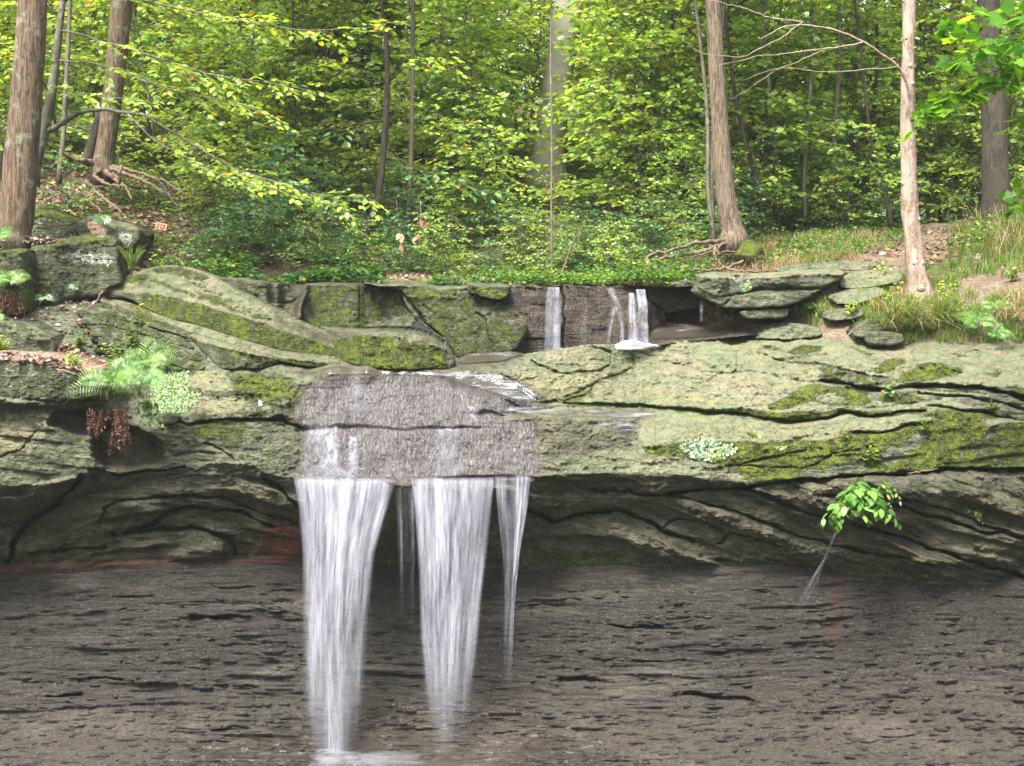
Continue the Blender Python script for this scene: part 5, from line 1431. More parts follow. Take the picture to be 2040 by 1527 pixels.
# 1 big furrowed trunk at the left
t1, _ = big_tree('big furrowed brown trunk at the left edge with pale lichen at its foot', [(34, 478), (32, 450), (36, 400), (40, 330), (52, 200), (62, 60), (66, -20)], 24.0,
    [52, 66, 68, 66, 62, 58, 56], 'bark_oak', seed=1, sides=40, wob=.07, n=70)
# 2 leaning grey tree behind it with the long branch sweeping right
t2, p2 = big_tree('leaning grey tree behind the furrowed trunk with a long branch sweeping right over the bank', [(66, 345), (84, 270), (98, 215), (108, 150), (118, 60), (130, -40)], 25.2,
    [26, 24, 21, 17, 14, 11], 'bark_grey', seed=2, top=9, cs=.7)
def branch_part(e, pts, r0, r1, mat='bark_grey', leafy=True, leaf=.15, tw=.5, start=.3, seed=0, step=.13, D=None, lm='leaf', kind='oval', dens=1.0, droop=.25, name='branch', n=40, flat=.35, lstep=.07):
    path = px_path(pts, D, n)
    rng = np.random.RandomState(seed + 900)
    path[2:-1] += np.cumsum(rng.randn(n - 3, 3) * .006, 0)
    T = Tubes(); T.add(path, r0, r1, 7, wob=.1, seed=seed)
    LV = Leaves()
    if leafy:
        twig_spray(T, LV, path, rng, tw, step, leaf, start, kind, droop, .004, lstep, flat, dens)
    b = T.build(name, M[mat], e)
    if LV.V: LV.build('foliage', M[lm], b)
    return path
branch_part(t2, [(92, 262, 25.2), (130, 245, 25.1), (170, 222, 25), (205, 215, 24.9), (250, 226, 24.8), (292, 232, 24.7)], .055, .03, leafy=False, seed=1)
branch_part(t2, [(290, 231, 24.7), (340, 262, 24.6), (400, 300, 24.5), (460, 335, 24.4), (540, 362, 24.3), (640, 392, 24.2), (740, 398, 24.1)], 0.024, .006, seed=2, start=.15, step=.12, tw=.7, lstep=.055, dens=1.0)
branch_part(t2, [(255, 228, 24.7), (300, 275, 24.4), (345, 300, 24.2), (420, 345, 24.0), (500, 372, 23.9), (600, 400, 23.8), (690, 420, 23.7)], 0.016, .005, seed=3, start=.3, tw=.5, lstep=.055, dens=1.0)
branch_part(t2, [(120, 60, 25.2), (200, 80, 24.9), (300, 110, 24.6), (420, 150, 24.3), (540, 170, 24.1), (620, 180, 24)], 0.024, .006, seed=4, start=.15, tw=.75, lstep=.055, dens=1.0)
branch_part(t2, [(112, 120, 25.2), (200, 130, 24.9), (290, 165, 24.6), (380, 190, 24.3), (470, 205, 24.2), (560, 240, 24)], 0.020, .006, seed=5, start=.2, tw=.75, lstep=.055, dens=1.0)
branch_part(t2, [(125, 0, 25.2), (240, -10, 24.9), (360, 20, 24.6), (480, 45, 24.3), (600, 60, 24.1), (760, 48, 24)], 0.024, .006, seed=6, start=.15, tw=.75, lstep=.055, dens=1.0)
branch_part(t2, [(100, 190, 25.2), (60, 110, 24.6), (0, 85, 24.2), (-80, 70, 24)], 0.016, .006, seed=7, start=.1, tw=.5, lstep=.055, dens=1.0)
branch_part(t2, [(95, 170, 25.2), (150, 190, 24.4), (220, 200, 24.0), (300, 215, 23.8)], 0.011, .004, seed=8, start=.1, tw=.4, lstep=.055, dens=1.0)
# 3 rooted tree on the left slope
t3, _ = big_tree('brown ridged tree with a split foot and exposed roots on the left slope', [(204, 345), (206, 315), (214, 270), (222, 210), (232, 120), (240, 40), (246, -30)], 28.6,
    [52, 40, 37, 38, 41, 42, 42], 'bark_oak', seed=3, sides=30, wob=.12,
    roots=[([(205, 335, 28.6), (180, 322, 28.4), (150, 318, 28.2), (128, 305, 28.2)], .07), ([(206, 338, 28.5), (222, 352, 28.2), (240, 366, 28.0), (236, 344, 27.9), (245, 330, 28)], .06),
           ([(200, 340, 28.4), (185, 350, 28.1), (215, 368, 27.9), (240, 372, 27.8)], .05), ([(215, 335, 28.5), (262, 350, 28.1), (300, 368, 27.9), (340, 392, 27.7)], .05),
           ([(215, 330, 28.6), (280, 345, 28.2), (330, 362, 28.0), (370, 390, 27.6)], .04), ([(225, 345, 28.2), (250, 372, 27.9), (262, 398, 27.6)], .03),
           ([(170, 360, 28), (200, 392, 27.6), (232, 412, 27.2), (262, 448, 26.8)], .04), ([(120, 372, 27.8), (145, 398, 27.5), (165, 418, 27.2)], .035),
           ([(150, 366, 27.9), (180, 402, 27.4), (205, 425, 27.1)], .03)])
T_ = Tubes(); T_.add(px_path([(172, 330), (186, 280), (200, 225), (214, 180), (226, 150)], 28.8, 14), .13, .05, 14, wob=.2); T_.build('side_stem', M['bark_dark'], t3)
# 4 thin stem beside it
big_tree('thin pale stem left of the rooted tree', [(118, 345), (126, 280), (130, 200), (136, 100), (140, -20)], 28.0, [11, 10, 10, 9, 8], 'bark_grey', seed=4, top=8, cs=.5)
# 5 curved dark stem
t5, _ = big_tree('curved dark stem growing from the middle of the bank', [(718, 478), (736, 448), (752, 405), (760, 350), (766, 280), (771, 200), (772, 120), (768, 60), (760, 10)], 28.6,
    [18, 16, 14, 13, 13, 12, 10, 8, 6], 'bark_dark', seed=5, top=7.5, cs=.5)
branch_part(t5, [(770, 130, 28.6), (757, 95, 28.5), (760, 60, 28.4)], .02, .008, 'bark_dark', leafy=False, seed=10)
branch_part(t5, [(770, 155, 28.6), (800, 140, 28.3), (850, 120, 28), (900, 105, 27.8)], .015, .006, 'bark_dark', seed=11, leaf=.16)
branch_part(t5, [(768, 165, 28.6), (700, 150, 28.3), (640, 130, 28), (560, 120, 27.8)], .02, .006, 'bark_dark', seed=12, leaf=.16)
branch_part(t5, [(764, 300, 28.6), (830, 335, 28), (900, 350, 27.6), (990, 385, 27.3)], .02, .006, 'bark_dark', seed=13, leaf=.17, lm='leaf_blue')
branch_part(t5, [(766, 240, 28.6), (700, 250, 28), (620, 262, 27.6), (560, 280, 27.3)], .02, .006, 'bark_dark', seed=14, leaf=.17, lm='leaf_blue')
big_tree('straight thin greenish stem right of the curved dark stem', [(812, 450), (818, 350), (820, 250), (822, 150), (822, 50), (824, -20)], 29.5, [10, 10, 9, 8, 8, 7], 'bark_grey', seed=6, top=8, cs=.5)
big_tree('thin straight sapling stem on the left of the bank', [(588, 340), (588, 260), (586, 170), (584, 60)], 31, [6, 5, 5, 4], 'bark_dark', seed=7, top=8, cs=.45)
big_tree('crooked pale stem between the curved stem and the straight one', [(782, 290), (788, 240), (800, 190), (802, 160), (806, 110)], 33, [9, 9, 8, 7, 6], 'bark_grey', seed=8, top=7, cs=.45)
# 7 beech
t7, _ = big_tree('thick smooth pale beech trunk in the middle of the woods', [(1084, 372), (1092, 320), (1098, 260), (1106, 190), (1120, 110), (1130, 40), (1138, -30)], 35.5,
    [98, 70, 60, 56, 57, 58, 56], 'bark_beech', seed=9, sides=34, wob=.05)
# 8 ridged trunk on the right
t8, _ = big_tree('straight ridged light-brown trunk with a mossy foot and roots trailing left', [(1462, 478), (1460, 455), (1448, 410), (1440, 330), (1432, 220), (1426, 110), (1420, -20)], 26.8,
    [62, 44, 40, 37, 34, 32, 30], 'bark_brown', seed=10, sides=34, wob=.06, n=60,
    roots=[([(1450, 478, 26.7), (1420, 482, 26.4), (1390, 482, 26.2), (1350, 496, 26.0), (1290, 508, 25.8), (1288, 522, 25.7), (1300, 545, 25.6)], .045),
           ([(1445, 485, 26.6), (1400, 502, 26.2), (1350, 508, 26.0), (1300, 520, 25.8)], .045), ([(1440, 480, 26.6), (1432, 496, 26.3), (1380, 512, 26), (1340, 530, 25.8), (1310, 540, 25.7)], .02),
           ([(1430, 500, 26.3), (1426, 515, 26.1), (1440, 500, 26), (1470, 504, 25.9)], .025), ([(1480, 520, 26), (1440, 536, 25.8), (1400, 540, 25.6), (1364, 535, 25.6), (1362, 525, 25.7)], .03),
           ([(1440, 530, 25.9), (1470, 542, 25.7), (1520, 540, 25.6), (1560, 538, 25.6)], .025), ([(1425, 490, 26.3), (1424, 512, 26), (1436, 528, 25.8)], .03)])
def mossy_foot():
    n = 26; u, v = np.meshgrid(np.linspace(0, 2 * math.pi, n), np.linspace(0, math.pi / 2, 14))
    c = P(1492, 496, 26.6).reshape(3)
    r = 1 + .5 * (fbm(u * 1.5, v * 3, 700, 4) - .5)
    V = np.stack([c[0] + .30 * r * np.cos(u) * np.cos(v), c[1] + .35 * r * np.sin(u) * np.cos(v), c[2] - .12 + .28 * r * np.sin(v) ** 1.4], -1).reshape(-1, 3)
    i = np.arange(n * 14).reshape(14, n)
    f = np.stack([i[:-1, :-1], i[:-1, 1:], i[1:, 1:], i[1:, :-1]], -1).reshape(-1, 4)
    mesh_obj('mossy_foot', V, f, M['mossy_rock'], t8, attrs={'m1': np.tile([.95, 0, 0], (len(V), 1)), 'm2': np.zeros((len(V), 3))})
mossy_foot()
# 9 dead barkless trunk
t9, _ = big_tree('bare knobbly dead trunk standing on the grassy bank at the right', [(1833, 600), (1828, 560), (1822, 500), (1812, 420), (1811, 350), (1808, 260), (1808, 180), (1810, 80), (1812, -20)], 24.0,
    [60, 42, 36, 33, 30, 27, 28, 26, 27], 'bark_dead', seed=11, sides=26, wob=.20, crown=None, n=80, knobs=26, name='dead_tree')
branch_part(t9, [(1818, 243, 23.8), (1814, 200, 23.7), (1806, 160, 23.6), (1790, 130, 23.5), (1730, 85, 23.3), (1660, 55, 23.1), (1600, 44, 23.0), (1560, 48, 22.9), (1510, 75, 22.8)], .034, .006, 'bark_dead', leafy=False, seed=20)
branch_part(t9, [(1600, 44, 23.0), (1540, 38, 22.9), (1480, 20, 22.8), (1410, 2, 22.7)], .014, .005, 'bark_dead', leafy=False, seed=21)
branch_part(t9, [(1725, 84, 23.3), (1680, 92, 23.1), (1620, 100, 23.0), (1500, 112, 22.8), (1420, 130, 22.7)], .014, .004, 'bark_dead', leafy=False, seed=22)
branch_part(t9, [(1790, 133, 23.5), (1730, 140, 23.3), (1640, 142, 23.0), (1560, 130, 22.9), (1480, 160, 22.7)], .010, .003, 'bark_dead', leafy=False, seed=23)
branch_part(t9, [(1600, 44, 23.0), (1560, 70, 22.8), (1480, 105, 22.7), (1400, 100, 22.6), (1360, 70, 22.6)], .010, .003, 'bark_dead', leafy=False, seed=24)
branch_part(t9, [(1640, 100, 23.0), (1560, 130, 22.9), (1500, 170, 22.8), (1450, 195, 22.8)], .008, .003, 'bark_dead', leafy=False, seed=25)
# 10 dark trunk at the right
t10, _ = big_tree('thick dark mossy trunk behind the tall dry grass at the right', [(1986, 430), (1984, 380), (1982, 300), (1980, 220), (1974, 150), (1970, 40), (1968, -20)], 29.0,
    [62, 54, 50, 49, 46, 44, 42], 'bark_dark', seed=12, sides=28, wob=.08)
# thinner stems of the woods
STEMS = [((1424, 480), (1408, 380), (1412, 250), (1404, 160), (1392, 60), 27.6, 9, 'left one of the twin thin stems beside the ridged trunk', 'bark_grey'),
         ((1418, 480), (1420, 400), (1418, 300), (1424, 200), (1432, 120), 28.2, 8, 'right one of the twin thin stems, touching the ridged trunk', 'bark_grey'),
         ((1516, 410), (1506, 350), (1480, 270), (1464, 200), (1455, 120), 30, 11, 'dark crooked stem just right of the ridged trunk', 'bark_dark'),
         ((1556, 400), (1548, 320), (1538, 220), (1528, 140), (1520, 40), 31, 8, 'thin grey stem second to the right of the ridged trunk', 'bark_grey'),
         ((1604, 420), (1600, 350), (1612, 240), (1616, 130), (1618, 40), 31, 9, 'thin leaning stem midway between the ridged and dead trunks', 'bark_grey'),
         ((1658, 400), (1660, 300), (1668, 200), (1672, 100), (1672, 20), 31.5, 10, 'pale thin stem left of the dead trunk', 'bark_grey'),
         ((1738, 300), (1740, 240), (1746, 180), (1748, 80), (1745, 10), 33, 9, 'dark thin stem left of the dead trunk, higher up', 'bark_dark'),
         ((1776, 440), (1765, 390), (1745, 330), (1735, 290), (1725, 200), 30.5, 8, 'stem leaning left behind the dead trunk', 'bark_dark'),
         ((1704, 440), (1700, 380), (1705, 300), (1700, 180), (1704, 60), 36, 18, 'broad dim trunk far behind the dead trunk', 'bark_grey'),
         ((1205, 230), (1206, 150), (1204, 80), (1208, 20), (1210, -10), 48, 18, 'dark shaggy trunk right of the beech', 'bark_dark'),
         ((1250, 170), (1250, 110), (1248, 60), (1250, 20), (1250, -10), 50, 12, 'thinner dark trunk second to the right of the beech', 'bark_dark'),
         ((1360, 470), (1366, 440), (1362, 350), (1350, 250), (1345, 150), 32, 8, 'thin stem left of the twin stems', 'bark_dark'),
         ((690, 330), (690, 250), (688, 160), (686, 60), (684, 0), 40, 14, 'grey trunk high on the slope left of the curved stem', 'bark_grey'),
         ((365, 185), (378, 150), (372, 100), (376, 40), (380, -10), 45, 24, 'dark broad trunk high on the left slope', 'bark_dark'),
         ((345, 180), (338, 120), (334, 60), (330, 10), (330, -10), 44, 8, 'pale thin stem high on the left slope', 'bark_grey'),
         ((412, 210), (404, 150), (398, 80), (400, 20), (400, -10), 43, 8, 'pale thin stem right of the dark broad trunk on the slope', 'bark_grey'),
         ((1100, 562), (1098, 430), (1100, 280), (1096, 130), (1099, -20), 25.4, 5, 'very thin straight stem above the left thread of the upper falls', 'bark_grey'),
         ((835, 520), (836, 470), (840, 440), (838, 420), (838, 400), 27.5, 4, 'short dead stem with brown leaves on the bank', 'twig')]
for i, s_ in enumerate(STEMS):
    big_tree(s_[7], s_[:5], s_[5], [s_[6], s_[6] * .92, s_[6] * .85, s_[6] * .8, s_[6] * .7], s_[8], seed=30 + i, sides=9, top=(0 if s_[6] < 5 else 8), cs=.6, n=20,
             crown=('a', 'b', 'e')[i % 3], name='tree' if s_[6] > 10 else 'thin_tree')
# dead stick leaning over the rim
def stick(label, pts, D, r0, r1, mat='twig', name='stick', cat='stick', side=()):
    T = Tubes(); p_ = px_path(pts, D, 16); p_[1:-1] += np.random.RandomState(len(label)).randn(14, 3) * .006
    T.add(p_, r0, r1, 6, wob=.15)
    for q in side: T.add(px_path(q, D, 6), r1 * 1.2, r1 * .5, 5)
    return tag(T.build(name, M[mat], loc=p_[0]), label, cat, None, 'thing')
stick('bare brown branch leaning out from the rim above the left thread of the upper falls', [(1110, 566), (1128, 520), (1142, 480), (1164, 446)], 25.2, .022, .008, 'root')
stick('long dry branch lying down the littered slope on the left', [(310, 352), (330, 380), (362, 425), (410, 485)], 27.2, .02, .01)
stick('dry fallen stick leaning in front of the lichened boulder', [(205, 580), (195, 600), (180, 612), (168, 620)], 23.3, .02, .012, 'root')
stick('curved branch sticking out of the bank right of the hanging brown leaves', [(842, 474), (870, 472), (890, 464), (908, 446)], 27.6, .03, .012, 'bark_dark')
stick('small dark twig lying on the pale slab', [(1406, 758), (1420, 748), (1441, 737)], [], .006, .004, 'bark_dark') if False else None

# maple branch hanging in at the upper right
_mb = ground(2430, 24.0).reshape(3)
t11 = empty('maple_tree', tuple(_mb), 'maple with large bright lobed leaves reaching in at the upper right corner', 'tree'); t11['kind'] = 'thing'
T_ = Tubes(); T_.add(curve(_mb - [0, 0, .2], _mb + [-.3, -.4, 9.0], 22, 0, .02, np.random.RandomState(3)), .17, .09, 14, wob=.1); T_.build('trunk', M['bark_grey'], t11)
for i, q in enumerate((([(2405, 75, 23.5), (2330, 28, 20.5), (2290, 20, 18.2), (2180, 40, 17.2), (2060, 60, 17), (1980, 80, 16.8), (1900, 110, 16.6)], .02),
        ([(2405, 150, 23.5), (2330, 118, 20.5), (2290, 120, 18.2), (2180, 110, 17.2), (2040, 118, 17), (1960, 130, 16.8), (1880, 190, 16.6)], .018),
        ([(2405, 180, 23.5), (2330, 154, 20.5), (2290, 160, 18.2), (2160, 140, 17.2), (2050, 130, 17), (1960, 165, 16.8), (1850, 205, 16.6)], .016),
        ([(2405, 37, 23.5), (2330, -17, 20.5), (2290, -30, 18.2), (2160, -10, 17.2), (2040, 10, 17), (1960, 20, 16.8), (1890, 40, 16.6)], .018),
        ([(2405, 105, 23.5), (2330, 64, 20.5), (2290, 60, 18.2), (2200, 80, 17.0), (2100, 90, 16.6), (2000, 60, 16.3), (1930, 60, 16.1)], .014),
        ([(2405, 210, 23.5), (2330, 190, 20.5), (2290, 200, 18.2), (2240, 215, 17.2), (2150, 220, 17), (2070, 210, 16.8), (2040, 230, 16.7)], .012),
        ([(2405, 307, 23.5), (2330, 307, 20.5), (2290, 330, 18.2), (2200, 350, 17.2), (2100, 360, 17), (2030, 380, 16.8)], .010))):
    branch_part(t11, q[0], q[1], .004, 'bark_dark', leaf=.19, tw=.6, start=.62, seed=40 + i, step=.10, lm='leaf_maple', kind='maple', lstep=.11, flat=.8, droop=.6)
# ------------------------------------------------------------------ falling and running water
def fall_mat(name='falling_water', f1=70.0, f2=240.0):
    t = NT(name)
    u = t.attr('u'); v = t.attr('v'); d = t.attr('dens')
    vec = t.node('CombineXYZ', {0: u, 1: t.math('MULTIPLY', v, .35), 2: 0.0}).outputs[0]
    a = t.noise(f1 / 10, 3, .6, vec); b = t.noise(f2 / 10, 3, .6, vec); c = t.noise(2.2, 2, .5, vec)
    s = t.math('ADD', t.math('MULTIPLY', a, .50), t.math('ADD', t.math('MULTIPLY', b, .30), t.math('MULTIPLY', c, .20)))
    st = t.ramp(s, .34, .68)
    # fine spray grain towards the bottom
    gr = t.noise(60, 2, .6, t.mapping((1, 1, .5)))
    st = t.mixf(t.ramp(v, .45, 1.0, 0, .45), st, gr)
    al = t.math('MULTIPLY', d, t.math('ADD', t.math('MULTIPLY', st, .95), .13), clamp=True)
    al = t.math('MULTIPLY', t.math('MINIMUM', al, .80), t.ramp(v, .05, .6, 1.0, .80))
    col = t.mix(st, (0.24, 0.25, 0.30), (0.50, 0.51, 0.57))
    df = t.node('BsdfDiffuse', {'Color': col}).outputs[0]
    tr = t.node('BsdfTranslucent', {'Color': col}).outputs[0]
    w_ = t.node('MixShader', {0: .45, 1: df, 2: tr}).outputs[0]
    return t.end(t.node('MixShader', {0: al, 1: t.node('BsdfTransparent').outputs[0], 2: w_}).outputs[0])
M['fall'] = fall_mat()

def curtain(name, left, right, Dtop, Dbot, dens, parent, us=1.0, nu=60, nv=60, seed=0, wob=.03, umul=1.0):
    """left/right: [(px,py)...] from top to bottom; dens(u, v) -> 0..1"""
    v = np.linspace(0, 1, nv); u = np.linspace(0, 1, nu)
    def ev(pl):
        pl = np.array(pl, float); tt = (pl[:, 1] - pl[0, 1]) / (pl[-1, 1] - pl[0, 1])
        return np.interp(v, tt, pl[:, 0]), np.interp(v, tt, pl[:, 1])
    lx, ly = ev(left); rx, ry = ev(right)
    U, V = np.meshgrid(u, v)
    PX = lx[:, None] * (1 - U) + rx[:, None] * U; PY = ly[:, None] * (1 - U) + ry[:, None] * U
    D = Dtop + (Dbot - Dtop) * V ** .5 + wob * 2 * (fbm(U * 9 + seed, V * .6, 800 + seed, 3) - .5)
    pos = P(PX, PY, D).reshape(-1, 3)
    i = np.arange(nu * nv).reshape(nv, nu)
    f = np.stack([i[:-1, :-1], i[1:, :-1], i[1:, 1:], i[:-1, 1:]], -1).reshape(-1, 4)
    w_ = abs(right[0][0] - left[0][0]) / 133.0
    dn = dens(U, V)
    o = mesh_obj(name, pos, f, M['fall'], parent=parent,
                 attrs={'u': (U * w_ * umul + seed * 3.7).ravel(), 'v': V.ravel(), 'dens': dn.ravel()})
    return o
def edge_fade(U, e=.04, V=None):
    if V is not None: e = .02 + e * V
    return sstep(0, 1, U / e) * sstep(0, 1, (1 - U) / e)
def bump1(U, c, w): return np.exp(-((U - c) / w) ** 2)

wf = empty('waterfall', tuple(P(820, 953, 21.0).reshape(3)), 'main waterfall dropping in three silky white veils from the ledge to the gorge floor', 'waterfall'); wf['kind'] = 'thing'
def d_left(U, V):
    core = .34 + 1.0 * bump1(U, .50 , .17) + .75 * bump1(U, .22, .13) + .35 * bump1(U, .8, .16) * (1 - .35 * V)
    core = core * (1 - .1 * V)
    fade = 1 - sstep(.72, 1.0, V) * (1 - bump1(U, .5, .22))
    top = .9 + .7 * sstep(.14, 0, V) * bump1(U, .42, .22)
    side = 1 - .42 * sstep(.35, .9, V) * (1 - bump1(U, .5, .22))
    return np.clip(core * fade * top * side, 0, 1) * edge_fade(U, .2, V) * sstep(0, .012, V)
def d_mid(U, V):
    core = .62 + .45 * bump1(U, .35, .2)
    fade = 1 - sstep(.55, 1.0, V) * (1 - .35 * bump1(U, .45, .2)) * 1.0
    fade *= 1 - .45 * sstep(.75, 1, V)
    return np.clip(core * fade, 0, 1) * edge_fade(U, .2, V) * sstep(0, .012, V)
def d_right(U, V):
    return np.clip((.28 + .95 * bump1(U, .80, .15) + .35 * bump1(U, .2, .12) * (1 - V)) * (1 - .2 * V) * sstep(1, .5, V), 0, 1) * edge_fade(U, .15, V) * sstep(0, .02, V)
def d_thin(U, V):
    return np.clip((.6 * bump1(U, .25, .07) + .5 * bump1(U, .85, .07) + .12) * sstep(.9, .3, V) * .55, 0, 1) * edge_fade(U, .1)
for s_ in range(2):
    curtain('veil', [(583, 951), (593, 1010), (600, 1105), (599, 1270), (600, 1420), (606, 1502)], [(790, 952), (775, 1010), (748, 1105), (735, 1270), (728, 1420), (724, 1502)],
            20.93 - .04 * s_, 20.62 - .05 * s_, d_left, wf, seed=1 + s_, nu=90)
    curtain('veil', [(818, 952), (824, 1010), (832, 1140), (835, 1270), (846, 1400), (858, 1500)], [(986, 950), (980, 1010), (968, 1140), (955, 1270), (940, 1400), (925, 1500)],
            20.93 - .04 * s_, 20.66 - .05 * s_, d_mid, wf, seed=4 + s_, nu=90)
curtain('veil', [(985, 948), (990, 1010), (1000, 1105), (1004, 1200), (1002, 1300), (1000, 1420)], [(1058, 945), (1052, 1010), (1036, 1105), (1026, 1200), (1022, 1300), (1018, 1420)],
        20.92, 20.68, d_right, wf, seed=8, nu=60)
curtain('veil', [(784, 952), (790, 1060), (792, 1180), (792, 1300)], [(826, 952), (828, 1060), (828, 1180), (828, 1300)], 20.95, 20.75, d_thin, wf, seed=9, nu=40)
# white water running down the wet face, close to the rock
def face_film(name, poly_l, poly_r, dens, parent, seed, off=.045, umul=1.0):
    o = curtain(name, poly_l, poly_r, 21, 21, dens, parent, seed=seed, nu=50, nv=50, wob=0, umul=umul)
    me = o.data; n = len(me.vertices); co = np.empty(n * 3, np.float32); me.vertices.foreach_get('co', co); co = co.reshape(-1, 3)
    px = CX + co[:, 0] / co[:, 1] * F; py = HY - (co[:, 2] - EYE) / co[:, 1] * F
    D = L.depth_at(px, py)
    # smooth envelope slightly in front of the rock
    g = D.reshape(50, 50)
    for _ in range(6):
        p_ = np.pad(g, 1, 'edge'); g = np.minimum(g, (p_[:-2, 1:-1] + p_[2:, 1:-1] + p_[1:-1, :-2] + p_[1:-1, 2:]) / 4)
    nv_ = P(px, py, g.ravel() - off).astype(np.float32)
    me.vertices.foreach_set('co', nv_.ravel()); me.update()
    return o
rag = lambda U, V, k: sstep(.0, .05, V - .06 * vnoise(U * 9 + k, V * 0, 850))
face_film('chute', [(612, 842), (606, 900), (600, 953)], [(676, 846), (680, 930), (720, 953)], lambda U, V: np.clip(.45 + .7 * bump1(U, .8, .25), 0, 1) * edge_fade(U, .14) * rag(U, V, 1), wf, 11)
face_film('chute', [(692, 866), (690, 905), (688, 950)], [(716, 868), (716, 910), (722, 950)], lambda U, V: .75 * edge_fade(U, .35) * rag(U, V, 3), wf, 12)
face_film('chute', [(866, 850), (868, 900), (860, 950)], [(920, 850), (915, 900), (920, 950)], lambda U, V: (.32 + .6 * sstep(.12, .03, V)) * edge_fade(U, .25) * rag(U, V, 5), wf, 13)
face_film('chute', [(930, 808), (934, 830), (942, 850)], [(948, 808), (952, 830), (958, 850)], lambda U, V: .6 * edge_fade(U, .4) * rag(U, V, 7) * sstep(1, .4, V), wf, 14)
face_film('chute', [(690, 752), (685, 800), (690, 848)], [(725, 752), (730, 800), (735, 848)], lambda U, V: .30 * edge_fade(U, .5) * sstep(1, .5, V), wf, 15)
face_film('chute', [(560, 948), (575, 951), (590, 953)], [(640, 951), (645, 955), (650, 957)], lambda U, V: .0 * U, wf, 16) if False else None

face_film('water_sheen_sheet', [(610, 752), (600, 850), (592, 950)], [(1040, 775), (1070, 850), (1060, 946)], lambda U, V: (.03 + .07 * vnoise(U * 7, V * 2, 860)) * edge_fade(U, .10) * sstep(0, .05, V), wf, 17, off=.03)  # thin water film; its pale colour paints in the milky sheen
# the upper falls
uf = empty('waterfall', tuple(P(1100, 572, 24.5).reshape(3)), 'slim left thread of the small upper falls over the dark wet rock', 'waterfall', 'small falls over the upper step'); uf['kind'] = 'thing'
for s_ in range(2):
    curtain('veil', [(1090, 573), (1085, 610), (1082, 702)], [(1116, 573), (1119, 610), (1118, 702)], 24.32, 24.15, lambda U, V: (.25 + .6 * bump1(U, .72, .2) + .3 * bump1(U, .25, .15)) * edge_fade(U, .12) * (.7 + .3 * (1 - V)) * 1.25, uf, seed=20 + s_, nu=40)
uf2 = empty('waterfall', tuple(P(1250, 575, 24.4).reshape(3)), 'wider right-hand cascade of the small upper falls with white foam at its foot', 'waterfall', 'small falls over the upper step'); uf2['kind'] = 'thing'
curtain('strand', [(1206, 575), (1222, 610), (1236, 650), (1232, 684)], [(1228, 575), (1240, 610), (1244, 650), (1246, 684)], 24.30, 24.1, lambda U, V: (.75 + .4 * V) * edge_fade(U, .35), uf2, seed=23, nu=20)
curtain('strand', [(1216, 612), (1210, 650), (1206, 684)], [(1232, 612), (1222, 650), (1216, 684)], 24.28, 24.1, lambda U, V: .5 * edge_fade(U, .4), uf2, seed=24, nu=20)
curtain('strand', [(1250, 584), (1250, 620), (1248, 684)], [(1266, 584), (1270, 620), (1274, 684)], 24.28, 24.05, lambda U, V: 1.1 * edge_fade(U, .35), uf2, seed=25, nu=24)
curtain('strand', [(1266, 577), (1270, 610), (1266, 684)], [(1286, 577), (1291, 610), (1294, 684)], 24.27, 24.02, lambda U, V: (.8 + .6 * bump1(U, .85, .2)) * edge_fade(U, .15), uf2, seed=26, nu=30)
curtain('strand', [(1160, 600), (1158, 640), (1158, 690)], [(1172, 600), (1172, 640), (1170, 690)], 24.3, 24.2, lambda U, V: .13 * edge_fade(U, .4), uf2, seed=27, nu=20)
uf3 = empty('waterfall', tuple(P(1396, 600, 24.3).reshape(3)), 'tiny trickle falling into the dark recess under the jutting slab', 'waterfall', 'small falls over the upper step'); uf3['kind'] = 'thing'
curtain('strand', [(1390, 600), (1392, 620), (1393, 640)], [(1402, 600), (1402, 620), (1401, 640)], 24.0, 23.98, lambda U, V: .45 * edge_fade(U, .4), uf3, seed=28, nu=16)
for i_, x_ in enumerate(()):
    curtain('strand', [(x_, 626), (x_, 632), (x_ - 3, 640)], [(x_ + 4, 626), (x_ + 4, 632), (x_ + 1, 640)], 24.15, 24.1, lambda U, V: .5 * edge_fade(U, .4), uf3, seed=29 + i_, nu=10)

def foam_mat():
    t = NT('foam')
    n = t.noise(6, 4, .6)
    sh = t.bsdf(t.mix(n, (.28, .29, .33), (.38, .39, .43)), .6, t.bump(t.noise(14, 4, .6), .4, .03), .3)
    al = t.math('MULTIPLY', t.attr('dens'), t.ramp(t.noise(9, 4, .6), .3, .55, .55, 1.1), clamp=True)
    return t.end(t.node('MixShader', {0: al, 1: t.node('BsdfTransparent').outputs[0], 2: sh}).outputs[0])
M['foam'] = foam_mat()
def mound(name, pts, parent, seed, n=44):
    """soft heap of white water: list of (px, py, D, half width m, height m)"""
    Vs, Fs, Ds = [], [], []; off = 0
    for (px, py, D, wd, h) in pts:
        u, v = np.meshgrid(np.linspace(0, 2 * math.pi, n), np.linspace(0, math.pi / 2, 14))
        c = P(px, py, D).reshape(3); r = 1 + .5 * (fbm(np.cos(u) * 2 + 5 + seed, np.sin(u) * 2 + v * 2 + px, 820, 4) - .5)
        V = np.stack([c[0] + wd * r * np.cos(u) * np.cos(v), c[1] + wd * .6 * r * np.sin(u) * np.cos(v), c[2] - .03 + h * r * np.sin(v)], -1).reshape(-1, 3)
        i = np.arange(n * 14).reshape(14, n) + off; off += n * 14
        Ds.append((sstep(.0, 1.2, v) * .8).ravel()); Vs.append(V); Fs.append(np.stack([i[:-1, :-1], i[:-1, 1:], i[1:, 1:], i[1:, :-1]], -1).reshape(-1, 4))
    return mesh_obj(name, np.concatenate(Vs), np.concatenate(Fs), M['foam'], parent, attrs={'dens': np.concatenate(Ds)})
